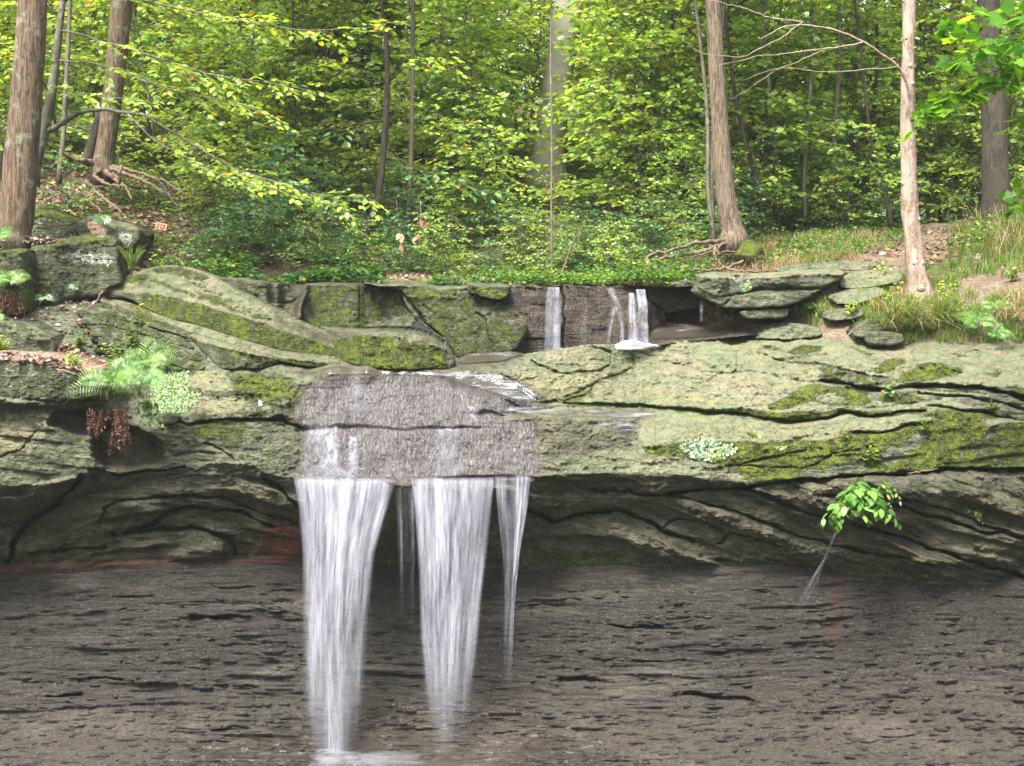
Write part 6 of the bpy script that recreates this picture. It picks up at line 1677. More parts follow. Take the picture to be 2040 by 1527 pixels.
mound('foam', [(1262, 690, 24.05, .28, .13), (1236, 692, 24.0, .2, .09), (1288, 690, 24.1, .25, .07), (1250, 694, 23.9, .3, .06)], uf2, 3)

# running water: surface lying on the shelf
def stream_mat():
    t = NT('stream_water')
    n1 = t.noise(1.0, 4, .6, t.mapping((2.2, .8, 2)), 1.0)
    fl = t.node('CombineXYZ', {0: t.attr('sx'), 1: t.attr('sy'), 2: 0.0}).outputs[0]
    st = t.noise(1.0, 5, .62, t.mapping((.012, .11, 1), fl), .8)
    wh = t.ramp(t.math('ADD', st, t.math('MULTIPLY', t.attr('dens'), .45)), .60, .92)
    bp = t.bump(t.math('ADD', t.math('MULTIPLY', n1, .6), t.math('MULTIPLY', st, 1.0)), .5, .05)
    water = t.bsdf((0.05, 0.045, 0.035), .12, bp, .9)
    white = t.bsdf((0.27, 0.28, 0.32), .35, bp, .5)  # white streaks, painting in sky reflections on the running water
    film = t.node('MixShader', {0: t.math('ADD', t.math('MULTIPLY', t.attr('body'), 1.0), 0.0), 1: t.node('BsdfTransparent').outputs[0], 2: water}).outputs[0]
    al = t.math('MULTIPLY', wh, t.attr('edge'), clamp=True)
    return t.end(t.node('MixShader', {0: al, 1: film, 2: white}).outputs[0])
M['stream'] = stream_mat()
def stream_sheet(poly, name='water', rel=None, off=.02, dens=.5, body=.4, step=2.0, kind='structure', fade=8, extra=None, parent=None):
    rel = rel or L
    xs = [p[0] for p in poly]; ys = [p[1] for p in poly]
    X, Y = np.meshgrid(np.arange(min(xs) - 2, max(xs) + 4, step), np.arange(min(ys) - 2, max(ys) + 4, step))
    WX = X + 9 * (fbm(X / 24, Y / 8, 871, 3) - .5); WY = Y + 5 * (fbm(X / 30, Y / 8, 872, 3) - .5)
    sdv = sdist(WX, WY, smooth_poly(poly, 2))
    D = rel.depth_at(X, Y)
    for _ in range(10):
        p_ = np.pad(D, 1, 'edge'); D = (p_[1:-1, 1:-1] * 2 + p_[:-2, 1:-1] + p_[2:, 1:-1] + p_[1:-1, :-2] + p_[1:-1, 2:]) / 6
    D = np.minimum(D, rel.depth_at(X, Y) + .05)
    slope = np.abs(np.gradient(D, step, axis=0))
    V = P(X, Y, D - off - slope * 1.0)
    V[..., 2] += .012
    h, wd = X.shape; idx = np.arange(h * wd).reshape(h, wd); keep = sdv > 0
    ck = keep[:-1, :-1] & keep[1:, :-1] & keep[:-1, 1:] & keep[1:, 1:]
    f = np.stack([idx[:-1, :-1][ck], idx[1:, :-1][ck], idx[1:, 1:][ck], idx[:-1, 1:][ck]], 1)
    used = np.unique(f); re = np.full(h * wd, -1); re[used] = np.arange(len(used))
    e = sstep(0, fade, sdv)
    dn = np.full(X.shape, float(dens))
    if extra is not None: dn = extra(X, Y)
    g = lambda a: a.reshape(-1)[used]
    o = mesh_obj(name, V.reshape(-1, 3)[used], re[f], M['stream'], parent=parent, attrs={'sx': g(X), 'sy': g(Y), 'dens': g(dn), 'edge': g(e), 'body': g(e * body)})
    if kind: tag(o, kind=kind)
    return o
stream_sheet([(560, 738), (640, 738), (760, 738), (900, 738), (985, 742), (1040, 762), (1080, 792), (1090, 804), (1040, 806), (985, 786), (900, 764), (870, 752), (760, 749), (640, 749), (600, 748)],
             extra=lambda X, Y: .26 + .12 * sstep(850, 980, X) - .15 * sstep(640, 600, X), body=.6)
stream_sheet([(985, 812), (1060, 812), (1180, 816), (1315, 822), (1300, 838), (1180, 832), (1060, 828), (1000, 826)], dens=.45, body=.2, fade=8)
stream_sheet([(1190, 828), (1280, 830), (1278, 885), (1255, 896), (1235, 870), (1180, 850)], dens=.30, body=.05, fade=16)
stream_sheet([(930, 706), (1010, 698), (1060, 705), (1000, 722), (960, 726), (915, 728), (905, 720)], dens=.2, body=.85, fade=4)
stream_sheet([(1295, 655), (1380, 652), (1470, 656), (1480, 664), (1420, 672), (1330, 678), (1295, 680)], rel=W, dens=.12, body=.75, fade=5)
stream_sheet([(560, 1500), (640, 1492), (720, 1490), (840, 1494), (830, 1508), (700, 1512), (640, 1520), (560, 1532)], dens=.22, body=.3, fade=22)
stream_sheet([(700, 1476), (800, 1480), (840, 1488), (760, 1490), (690, 1486)], dens=.12, body=.1, fade=8)
stream_sheet([(560, 1540), (820, 1510), (1040, 1510), (1060, 1600), (500, 1610)], dens=.1, body=.8, fade=20)
# drip spouting from the hanging plant
dr = empty('water_jet', tuple(P(1675, 1040, 20.4).reshape(3)), 'thin blurred jet of water slanting down from the hanging leafy plant', 'water jet'); dr['kind'] = 'thing'
curtain('jet', [(1672, 1038), (1640, 1110), (1600, 1180), (1570, 1235)], [(1678, 1038), (1648, 1110), (1610, 1180), (1584, 1235)], 20.4, 20.6, lambda U, V: .42 * edge_fade(U, .4) * sstep(1, .6, V) * sstep(0, .1, V), dr, seed=40, nu=14)
curtain('jet', [(1640, 1115), (1622, 1160), (1596, 1205)], [(1645, 1115), (1630, 1160), (1606, 1205)], 20.45, 20.6, lambda U, V: .3 * edge_fade(U, .4) * sstep(1, .7, V), dr, seed=41, nu=14)

o_ = mound('splash', [(660, 1514, 20.5, .42, .16), (700, 1518, 20.4, .6, .10), (620, 1520, 20.4, .5, .09), (770, 1512, 20.5, .6, .06)], wf, 5)
a_ = o_.data.attributes['dens']; v_ = np.empty(len(a_.data), np.float32); a_.data.foreach_get('value', v_); a_.data.foreach_set('value', v_ * .18)
# ------------------------------------------------------------------ plants, grass and litter on the rocks
def terr_D(px, py):
    Ds = np.arange(21.6, 60, .04)
    v = terrain_py(np.full(len(Ds), float(px)), Ds)
    st = np.interp(px, _ck, _start)
    ok = (v <= py) & (Ds >= st)
    return float(Ds[np.argmax(ok)]) if ok.any() else 30.0
def bank_pt(px, py):
    return ground(px, terr_D(px, py)).reshape(3)
def rock_D(key, px, py):
    r = R[key][1]; return float(r.depth_at(px, py))

def frond(LV, T, p, d, ln, rng, w=.20, n=19, droop=.7, rnd=None):
    d = norm(np.asarray(d, float)); t = np.linspace(0, 1, n)
    up = np.array([0, 0, 1.0])
    pts = p + d * ln * t[:, None] - up * droop * ln * (t[:, None] ** 2.0) * .9
    tg = norm(np.gradient(pts, axis=0)); nf = norm(up * .55 + np.array([.25 * rng.randn(), -.85, 0])); sd_ = norm(np.cross(tg, nf))
    T.add(pts[[0, n // 3, 2 * n // 3, n - 1]], .003, .001, 3)
    prof = np.sin(np.clip(t * 1.12 + .10, 0, 1) * math.pi) ** .8 * (1 - .25 * t)
    r0 = rng.rand() if rnd is None else rnd
    for sg in (-1, 1):
        m = t > .10
        dd = sd_ * sg + tg * .45 - up * .15
        nr = nf[None] * 1.0 + rng.randn(n, 3) * .12
        LV.add(pts[m], dd[m], nr[m], (w * ln * prof)[m] + .012, 'lance', np.clip(r0 + rng.randn(m.sum()) * .12, 0, .94), .6)
def fern(name, label, p, n=9, ln=.35, seed=0, face=-1.0, group=None, spread=1.0, mat='fern', hang=0.0):
    rng = np.random.RandomState(seed + 3000)
    e = empty(name, tuple(p), label, 'fern', group); e['kind'] = 'thing'
    T = Tubes(); LV = Leaves()
    for i in range(n):
        a = rng.uniform(0, 2 * math.pi)
        d = np.array([math.cos(a) * spread, math.sin(a) * .5 + .5 * face, .55 + .5 * rng.rand() - hang])
        frond(LV, T, np.asarray(p) + rng.randn(3) * .02, d, ln * (.7 + .5 * rng.rand()), rng)
    T.build('stems', M['twig'], e); LV.build('fronds', M[mat], e)
    return e
def stemplant(label, p, n=6, h=.4, leaf=.09, seed=0, lean=(0, -.3), name='plant', mat='grass', kind='lance', lw=2.2, cat='plant', group=None, pairs=9, spread=.25, hang=False, parent=None):
    rng = np.random.RandomState(seed + 4000)
    e = empty(name, tuple(p), label, cat, group); e['kind'] = 'thing'
    T = Tubes(); LV = Leaves()
    for i in range(n):
        b = np.asarray(p, float) + rng.randn(3) * [.04, .03, .005]
        hh = h * (.6 + .6 * rng.rand())
        tip = b + np.array([lean[0] * hh + rng.randn() * spread * hh, lean[1] * hh + rng.randn() * spread * hh * .5, hh * (-.9 if hang else 1)])
        if hang: pth = np.array([b, b + (tip - b) * .35 + [0, -.05, .10 * h], b + (tip - b) * .7 + [0, -.05, .03], tip])
        else: pth = curve(b, tip, 5, 0, .02, rng)
        pth = resample(pth, 9); T.add(pth, .004, .0015, 4)
        for k in range(pairs):
            t = .2 + .8 * (k + .5) / pairs; q = np.array([np.interp(t, np.linspace(0, 1, 9), pth[:, c]) for c in range(3)])
            a = k * 2.4 + rng.rand()
            d = np.array([math.cos(a), math.sin(a) - .3, .25 + .3 * rng.randn() - (1.1 if hang else 0)])
            LV.add(q[None], d, np.array([0, -.3, 1.0]) + rng.randn(3) * .3, leaf * (1.15 - .5 * t) * (.8 + .4 * rng.rand()), kind, [rng.rand()], lw)
    T.build('stems', M['grass'], e); LV.build('leaves', M[mat], e)
    return e
def hanging_roots(label, pts, seed=0):
    rng = np.random.RandomState(seed + 5000)
    p0 = P(pts[0][0], pts[0][1], pts[0][3]).reshape(3)
    e = empty('hanging_roots', tuple(p0), label, 'roots'); e['kind'] = 'thing'
    for (x, y, y2, D, n) in pts:
        T = Tubes(); LV = Leaves()
        for i in range(n + 2):
            a = P(x + rng.randn() * 5, y + rng.randn() * 4, D + rng.randn() * .03).reshape(3); b = P(x + rng.randn() * 7, y2 - rng.rand() * (y2 - y) * .5, D - .03 + rng.randn() * .04).reshape(3)
            pth = curve(a, b, 9, 0, .008, rng); T.add(pth, .006, .002, 4)
            n_ = int(np.linalg.norm(b - a) / .012)
            tt = rng.rand(n_)[:, None]; q = a * (1 - tt) + b * tt
            LV.add(q + rng.randn(n_, 3) * .006, rng.randn(n_, 3) + [0, -.3, -1.5], rng.randn(n_, 3), .03 + .02 * rng.rand(n_), 'quad', rng.rand(n_) * .5, 1.3)
        b_ = T.build('root_strand', M['root_red'], e); LV.build('dead_frond', M['dead_frond'], b_)
M['root_red'] = bark_mat('root_red', (0.07, 0.035, 0.025), (0.14, 0.075, 0.05), (0.2, 0.12, 0.08), 20, 20, .4)
M['dead_frond'] = leaf_mat('dead_frond', (0.06, 0.025, 0.018), (0.13, 0.055, 0.04), (0.20, 0.10, 0.07), 0, .2, .2, 0)

lp = lambda x, y, off=.0: (ledge_pt(x, y) - np.array([0, off, 0])).reshape(3)
# ferns
fern('fern', 'large fern with arching fronds at the corner of the littered slab, above the hanging roots', P(226, 768, 20.35).reshape(3), 34, .80, 1, hang=.15)
fern('fern', 'fern just right of the littered slab with fronds reaching over the pale creeper', P(280, 760, 20.45).reshape(3), 24, .72, 2, hang=.1)
fern('fern', 'upright fern behind the littered slab with a long frond pointing right', P(290, 735, 20.7).reshape(3), 18, .85, 3)
fern('fern', 'dense fern on the square mossy boulder at the far left', P(22, 565, rock_D('far_left_boulder', 22, 565) - .1).reshape(3), 18, .50, 4)
fern('fern', 'fern at the foot of the big furrowed trunk, left edge', P(-5, 470, 23.4).reshape(3), 9, .45, 5)
fern('fern', 'small drooping fern at the lower right corner of the far left boulder', P(88, 592, rock_D('lichen_boulder', 88, 592) - .1).reshape(3), 7, .34, 6, hang=.5, mat='leaf_blue')
fern('fern', 'small fern growing on the face of the lichened boulder near its base', P(152, 575, rock_D('lichen_boulder', 152, 575) - .05).reshape(3), 6, .25, 7, hang=.3, mat='leaf_blue')
fern('fern', 'fern at the left edge above the step block', P(-8, 640, rock_D('step_block', 0, 650) - .05).reshape(3), 8, .32, 8)
fern('fern', 'fern between the two boulders behind the lichened one', P(205, 446, 24.8).reshape(3), 9, .36, 9, mat='leaf_blue')
fern('fern', 'bright fern on the eroded soil face at the right, leaning left', P(1948, 640, 22.4).reshape(3), 13, .50, 10, hang=.1)
fern('fern', 'fern low on the eroded soil face at the right edge', P(1985, 668, 22.3).reshape(3), 9, .40, 11, hang=.2)
fern('fern', 'upper fern at the top of the eroded soil face', P(1990, 618, 22.5).reshape(3), 9, .42, 12)
fern('fern', 'small fern in the notch of the jutting slab', P(1491, 576, 23.55).reshape(3), 6, .20, 13)
fern('fern', 'fern in the grassy notch between the jutting slab and the stepping slabs', bank_pt(1622, 628) - [0, .1, 0], 12, .36, 14)
# leafy plants left
stemplant('tall slender weed with willow-like leaves standing highest on the thin tilted beds', lp(272, 712, .1), 10, .80, .13, 1)
stemplant('cluster of willow-leaved weeds just left of the tallest one', lp(240, 748, .1), 14, .52, .13, 2)
stemplant('willow-leaved weeds right of the tallest one, leaning over the thin beds', lp(312, 742, .1), 14, .52, .13, 3, lean=(.2, -.3))
stemplant('low weeds with reddish stems on the mossy beds left of the tall weeds', lp(165, 695, .1), 10, .26, .09, 4)
stemplant('small green weeds on the litter by the step block', P(150, 735, 20.4).reshape(3), 8, .24, .09, 5, mat='leaf')
stemplant('arching weeds hanging over the edge right of the hanging roots', P(290, 790, 20.55).reshape(3), 9, .46, .10, 6, lean=(.3, -.4), hang=True)
stemplant('weeds at the near left corner in front of the litter', P(5, 700, 20.6).reshape(3), 7, .2, .10, 7, mat='leaf')
# right and lip
stemplant('bright leafy plant hanging from the crack over the lower right overhang', P(1712, 952, 20.15).reshape(3), 24, .62, .21, 8, lean=(0, -.35), mat='fern', kind='lance', lw=2.6, pairs=9, spread=.62, hang=True, name='hanging_plant')
stemplant('smaller weed right beside the hanging leafy plant', P(1765, 955, 20.15).reshape(3), 7, .38, .09, 9, lean=(.1, -.4), hang=True)
stemplant('little three-leaved seedling on top of the moss wall, right of the pale rosette', P(1500, 876, 20.9).reshape(3), 4, .16, .10, 10, mat='leaf', kind='oval', lw=1.0, pairs=4)
stemplant('seedling with broad leaves growing below the pale rosette', P(1426, 925, 20.75).reshape(3), 6, .22, .10, 11, mat='leaf', kind='oval', lw=1.0, pairs=4)
stemplant('tiny seedling on the moss wall below the three-leaved one', P(1552, 900, 20.85).reshape(3), 3, .10, .07, 12, mat='leaf', kind='oval', lw=1, pairs=3)
stemplant('tuft of small plants on the hollow block under the raised slab', lp(1768, 792, .03), 6, .20, .08, 13, mat='leaf_blue', kind='oval', lw=1, pairs=5)
stemplant('pale green seedlings in the joint of the upper right beds', lp(1885, 772, .03), 5, .12, .08, 14, mat='leaf', kind='oval', lw=1, pairs=4)
stemplant('small seedlings along the green brow at the right', lp(1835, 862, .03), 7, .20, .07, 15, pairs=6)
stemplant('trailing seedlings in the middle of the moss wall', lp(1680, 880, .03), 7, .22, .06, 16, pairs=6, lean=(.3, -.2))
stemplant('seedlings at the lower edge of the moss wall above the hanging plant', lp(1735, 925, .04), 7, .24, .09, 17, lean=(0, -.2))
stemplant('small weeds sprouting from the lower right overhanging slab', lp(1935, 1010, .03), 5, .20, .07, 18, lean=(0, -.5), hang=True)
stemplant('small weed on the wavy bed edge at the right', lp(1975, 818, .03), 5, .14, .08, 19)
# bank edges
for i, (x, y, lb) in enumerate(((1690, 640, 'weeds at the left tip of the grassy bank above the wedge rock'), (1765, 610, 'weeds left of the foot of the dead trunk'), (1880, 600, 'weeds right of the foot of the dead trunk'),
        (1905, 650, 'broad-leaved weeds on the brow of the soil face'), (2010, 560, 'weeds at the right edge above the soil face'), (1750, 560, 'dark leafy weeds directly left of the dead trunk'))):
    stemplant(lb, bank_pt(x, y) - [0, .1, 0], 8, .34, .10, 40 + i, mat='leaf', kind='oval', lw=1.0, pairs=6)
# hanging roots and dead fronds
hanging_roots('reddish-brown dead fronds and roots hanging under the large fern', [(185, 815, 890, 20.5, 3), (200, 818, 870, 20.5, 3), (232, 812, 905, 20.45, 4), (246, 815, 925, 20.45, 4), (214, 815, 850, 20.5, 2)], 1)
hanging_roots('dark dead fronds hanging below the fern of the far left boulder', [(25, 582, 640, rock_D('far_left_boulder', 25, 600) - .08, 4), (40, 585, 632, rock_D('far_left_boulder', 40, 600) - .08, 3), (2, 580, 650, rock_D('far_left_boulder', 2, 600) - .08, 4)], 2)

# pale creeper on the rock: small round leaves
def creeper(name, label, poly, n, size, mat, seed, off=.03, kind='thing', cat='creeper'):
    rng = np.random.RandomState(seed + 6000)
    xs = [p[0] for p in poly]; ys = [p[1] for p in poly]
    px = rng.uniform(min(xs), max(xs), n * 3); py = rng.uniform(min(ys), max(ys), n * 3)
    d = sdist(px + 8 * (fbm(px / 12, py / 12, 77) - .5), py + 8 * (fbm(px / 12, py / 12, 78) - .5), poly)
    ok = d > 0; px, py = px[ok][:n], py[ok][:n]
    D = L.depth_at(px, py) - off * (.4 + rng.rand(len(px)))
    pos = P(px, py, D); m = len(px)
    LV = Leaves()
    a = rng.rand(m) * 6.28
    LV.add(pos, np.stack([np.cos(a), -.4 + 0 * a, np.sin(a) * .8], 1), np.array([0, -1.0, .9]) + rng.randn(m, 3) * .35, size * (.6 + .7 * rng.rand(m)), 'oval', rng.rand(m), 1.5)
    return tag(LV.build(name, mat, loc=pos.mean(0)), label, cat, None, kind)
M['creeper'] = leaf_mat('creeper', (0.09, 0.15, 0.05), (0.17, 0.25, 0.10), (0.25, 0.33, 0.17), 0, .3, .3, 0)
M['rosette'] = leaf_mat('rosette', (0.09, 0.14, 0.08), (0.16, 0.23, 0.14), (0.23, 0.30, 0.20), 0, .15, .4, 0)
creeper('creeper', 'mat of tiny pale round leaves on the rock right of the ferns', [(300, 760), (330, 735), (372, 738), (376, 780), (400, 785), (395, 800), (372, 818), (345, 826), (318, 822), (296, 800)], 1400, .035, M['creeper'], 1)
creeper('liverwort', 'pale blue-green rosette mat at the top of the moss wall', [(1357, 888), (1375, 876), (1420, 874), (1430, 882), (1466, 890), (1455, 905), (1430, 915), (1415, 920), (1385, 912), (1362, 902)], 700, .045, M['rosette'], 2, cat='liverwort')

# oak leaf stuck on the wet rock
def oak_leaf():
    ol = [(0, 0), (.06, .03), (.18, .05), (.22, .14), (.30, .07), (.42, .09), (.48, .20), (.56, .10), (.68, .11), (.75, .19), (.82, .10), (.92, .08), (1, 0)]
    ol = ol + [(a, -b) for a, b in ol[-2:0:-1]]
    c = lp(520, 806, .03); s = .15; ang = RAD(105)
    V = []
    for a, b in ol + [(.5, 0)]:
        x = (a - .5) * math.cos(ang) - b * math.sin(ang) * 1.3; z = (a - .5) * math.sin(ang) + b * math.cos(ang) * 1.3
        V.append((c[0] + s * x, c[1] - .012 * math.cos(b * 9) - z * s * -.15, c[2] + s * z))
    n = len(ol); f = [((i + 1) % n, i, n) for i in range(n)]
    m = bpy.data.materials.new('pale_leaf'); m.use_nodes = True
    m.node_tree.nodes['Principled BSDF'].inputs['Base Color'].default_value = (.40, .43, .37, 1)
    tag(mesh_obj('oak_leaf', V, np.array(f), m, smooth=False, loc=c), 'single pale oak leaf stuck on the dark rock left of the falls', 'leaf', None, 'thing')
oak_leaf()
stick('thin dark twig lying on the pale slab', [(1408, 760, float(L.depth_at(1408, 760)) - .03), (1420, 750, float(L.depth_at(1420, 750)) - .05), (1441, 738, float(L.depth_at(1441, 738)) - .04)], None, .009, .005, 'bark_dark', 'twig', 'twig')
stick('short pale stick on the lower right ledge', [(1806, 944, float(L.depth_at(1806, 948)) - .05), (1830, 940, float(L.depth_at(1830, 946)) - .06), (1868, 934, float(L.depth_at(1866, 944)) - .05)], None, .016, .01, 'root')
stick('pale grey stick leaning on the wedge rock', [(1690, 668, 22.4), (1704, 655, 22.4), (1712, 648, 22.4)], None, .016, .01, 'twig')
stick('brown stick lying across the lower step of the left beds', [(155, 655, float(L.depth_at(155, 655)) - .12), (180, 662, float(L.depth_at(180, 662)) - .12), (200, 660, float(L.depth_at(200, 660)) - .12)], None, .014, .007, 'root')
# dead leaves hanging on dry stems in front of the bank
def dead_leaves(label, pts, D, seed):
    rng = np.random.RandomState(seed + 7000); LV = Leaves(); T = Tubes()
    e = empty('dead_sprig', tuple(P(pts[0][0], pts[0][1], D).reshape(3)), label, 'dead leaves'); e['kind'] = 'thing'
    T.add(px_path([(p_[0], p_[1]) for p_ in pts], D, 8), .006, .003, 4)
    for p_ in pts[1:]:
        q = P(p_[0], p_[1], D).reshape(3) + rng.randn(5, 3) * .03
        LV.add(q, np.array([0, 0, -1.0]) + rng.randn(5, 3) * .5, rng.randn(5, 3), .15, 'oval', .7 + .3 * rng.rand(5), 1.1)
    T.build('stem', M['twig'], e); LV.build('leaves', M['litter_pink'], e)
M['litter_pink'] = leaf_mat('dead_leaf_pink', (0.22, 0.11, 0.07), (0.34, 0.19, 0.13), (0.40, 0.24, 0.17), 0, .3, .2, 0)
dead_leaves('sprig of curled pinkish-brown dead leaves hanging left, in front of the bank', [(790, 400), (795, 470), (798, 490)], 26.5, 1)
dead_leaves('sprig of curled brown dead leaves hanging right, in front of the bank', [(838, 415), (842, 440), (834, 470)], 26.5, 2)
# brick with holes on the slope
def brick():
    c = bank_pt(322, 462) + [0, -.05, .06]
    M['brick'] = bark_mat('brick_clay', (0.34, 0.15, 0.10), (0.42, 0.20, 0.14), (0.46, 0.25, 0.18), 6, 6, .3)
    T = []; w_, h_, d_ = .11, .075, .05
    V, Fc = [], []
    holes = [(-.06, .028), (0, .028), (.06, .028), (-.06, -.028), (0, -.028), (.06, -.028)]
    gx = np.linspace(-w_, w_, 34); gz = np.linspace(-h_, h_, 22)
    X, Z = np.meshgrid(gx, gz); Y = np.full(X.shape, -d_ / 2)
    for hx, hz in holes:
        Y = np.where(np.hypot(X - hx, Z - hz) < .017, d_ / 2 - .008, Y)
    i = np.arange(X.size).reshape(X.shape)
    F1 = np.stack([i[:-1, :-1], i[:-1, 1:], i[1:, 1:], i[1:, :-1]], -1).reshape(-1, 4)
    V = np.stack([X, Y, Z], -1).reshape(-1, 3)
    V = np.concatenate([V, V * [1, 0, 1] + [0, d_ / 2, 0]])
    ring = np.concatenate([i[0, :], i[1:, -1], i[-1, -2::-1], i[-2:0:-1, 0]]); n = X.size
    side = np.stack([ring, ring + n, np.roll(ring, -1) + n, np.roll(ring, -1)], 1)
    o = mesh_obj('brick', V, np.concatenate([F1, F1[:, ::-1] + n, side]), M['brick'], smooth=False)
    o.location = c; o.rotation_euler = (RAD(-28), RAD(14), RAD(8))
    tag(o, 'old red brick with core holes lying on the littered slope', 'brick', None, 'thing')
brick()

# ---- grass
def grass(name, label, spots, n_per, h, mat, seed, dry=False, w=.006, bend=.5):
    rng = np.random.RandomState(seed + 8000); LV = Leaves(); root = []
    for (p, sp) in spots:
        m = rng.poisson(n_per)
        if m: root.append(np.asarray(p) + rng.randn(m, 3) * [sp, sp, .01])
    root = np.concatenate(root); n = len(root)
    a = rng.rand(n) * 6.28
    b = np.stack([np.cos(a), np.sin(a) - .5, 0 * a], 1) * (bend * rng.rand(n))[:, None]
    d = np.stack([.25 * rng.randn(n), .25 * rng.randn(n) - .1, np.ones(n)], 1)
    LV.blades(root, d, h * (.5 + .8 * rng.rand(n)), w, b)
    return tag(LV.build(name, M[mat]), label, 'grass', None, 'stuff')
rng_ = np.random.RandomState(91)
def bank_spots(n, x0, x1, y0, y1, cond=None, sp=.06):
    out = []
    while len(out) < n:
        x = rng_.uniform(x0, x1); y = rng_.uniform(y0, y1)
        if cond and not cond(x, y): 
            if rng_.rand() < .98: continue
        out.append((bank_pt(x, y), sp))
    return out
def on_path(x, y):
    cx_ = np.interp(y, [450, 480, 520, 550, 580], [1900, 1880, 1790, 1680, 1600])
    return abs(x - cx_) < np.interp(y, [450, 520, 560], [60, 100, 110]) 
def clayq(x, y): return x > 1925 and 545 < y < 590
green = [(bank_pt(x, y), .05) for x, y in zip(rng_.uniform(1590, 1665, 26), rng_.uniform(600, 668, 26))] + bank_spots(360, 1560, 2100, 450, 690, lambda x, y: not on_path(x, y) and not clayq(x, y) and not (x < 1660 and y > 545))
grass('grass', 'green grass growing over the bank around the dead trunk', green, 24, .19, 'grass', 1)
dry = bank_spots(150, 1440, 1790, 470, 545, lambda x, y: not on_path(x, y), .05) + bank_spots(60, 1780, 1900, 585, 640, None, .06)
grass('grass', 'straw-coloured dry grass along the path and round the dead trunk', dry, 20, .22, 'dry_grass', 2, w=.005, bend=.8)
tall = [(bank_pt(x, y), .12) for x, y in zip(rng_.uniform(1930, 2120, 70), rng_.uniform(400, 520, 70))]
grass('grass', 'tall dry seeding grass at the right edge in front of the dark trunk', tall, 8, .6, 'dry_grass', 3, w=.004, bend=.5)
tall2 = [(bank_pt(x, y), .12) for x, y in zip(rng_.uniform(1900, 2120, 90), rng_.uniform(420, 560, 90))]
grass('grass', 'long green grass at the right edge', tall2, 11, .38, 'grass', 4, w=.006, bend=.7)
edge = [(P(x, y, 22.5 + .2 * rng_.rand()).reshape(3), .05) for x, y in zip(rng_.uniform(1740, 1910, 46), rng_.uniform(615, 655, 46))]
grass('grass', 'grass drooping over the edge of the bank below the dead trunk', edge, 26, .36, 'grass', 5, w=.005, bend=1.3)
grass('grass', 'dry grass drooping over the edge of the bank', edge[::2] + [(P(x, y, 22.5).reshape(3), .05) for x, y in zip(rng_.uniform(1990, 2080, 20), rng_.uniform(590, 640, 20))], 18, .38, 'dry_grass', 6, w=.004, bend=1.5)
rim = [(P(x, 563, 25.05 + .3 * rng_.rand()).reshape(3), .05) for x in rng_.uniform(1180, 1390, 60)] + [(bank_pt(x, y), .08) for x, y in zip(rng_.uniform(1180, 1460, 90), rng_.uniform(490, 556, 90))]
grass('grass', 'fine green grass along the rim behind the upper falls and around the roots', rim, 16, .16, 'grass', 7, w=.004, bend=.6)
tuft = empty('grass_tuft', tuple(P(262, 508, 24.3).reshape(3)), 'single arching tuft of long grass between the lichened boulder and the slope', 'grass tuft'); tuft['kind'] = 'thing'
LVt = Leaves(); rt = np.random.RandomState(5); n_ = 70
a_ = rt.rand(n_) * 6.28
LVt.blades(P(262, 535, 24.3).reshape(1, 3) + rt.randn(n_, 3) * .025, np.stack([.3 * np.cos(a_), .3 * np.sin(a_), np.ones(n_)], 1), .30 + .25 * rt.rand(n_), .006, np.stack([np.cos(a_), np.sin(a_), 0 * a_], 1) * .3)
LVt.build('blades', M['grass'], tuft)
bk = [(bank_pt(x, y), .08) for x, y in zip(rng_.uniform(380, 1180, 150), rng_.uniform(480, 560, 150))]
grass('grass', 'thin grass among the herbs at the foot of the wooded bank', bk, 9, .20, 'grass', 8, w=.004, bend=.8)
lg = [(P(x, y, 20.5).reshape(3), .05) for x, y in zip(rng_.uniform(205, 300, 14), rng_.uniform(775, 800, 14))]
grass('grass', 'grass blades drooping from the corner under the large fern', lg, 12, .30, 'grass', 9, w=.004, bend=1.4)

# ---- litter on the left slab and on the ledge, silt under the falls
def litter_on():
    rng = np.random.RandomState(33); LV = Leaves(); pos = []
    for x, y in zip(rng.uniform(-60, 205, 2600), rng.uniform(690, 762, 2600)):
        r = R['front_ledge_block'][1]
        top = np.interp(x, [-60, 60, 140, 205], [704, 710, 724, 757])
        bot = np.interp(x, [-60, 60, 140, 205], [716, 722, 736, 764])
        if y < top - 1:     # litter on the shelf behind
            if y > top - 34: pos.append(P(x, y, float(L.depth_at(x, y)) - .05).reshape(3))
        elif y < bot: pos.append(P(x, y, float(r.depth_at(x, y)) - .03).reshape(3))
    for x, y in zip(rng.uniform(40, 260, 160), rng.uniform(600, 660, 160)):
        pos.append(P(x, y, float(L.depth_at(x, y)) - .05).reshape(3))
    for x, y in zip(rng.uniform(0, 260, 120), rng.uniform(478, 492, 120)):
        pos.append(P(x * .4, y - 4, 23.9).reshape(3))
    pos = np.array(pos) + [0, 0, .02]; n = len(pos); a = rng.rand(n) * 6.28
    LV.add(pos, np.stack([np.cos(a), np.sin(a), rng.randn(n) * .3], 1), np.array([0, -.6, 1.0]) + rng.randn(n, 3) * .5, .055 + .05 * rng.rand(n), 'oval', rng.rand(n), 1.2)
    tag(LV.build('leaf_litter', M['litter_bright']), 'dry pinkish-brown fallen leaves on the slab and shelf at the left', 'leaf litter', None, 'stuff')
M['litter_bright'] = leaf_mat('litter_bright', (0.10, 0.055, 0.04), (0.22, 0.14, 0.11), (0.36, 0.27, 0.225), 0.0, .12, .3, 0)
litter_on()
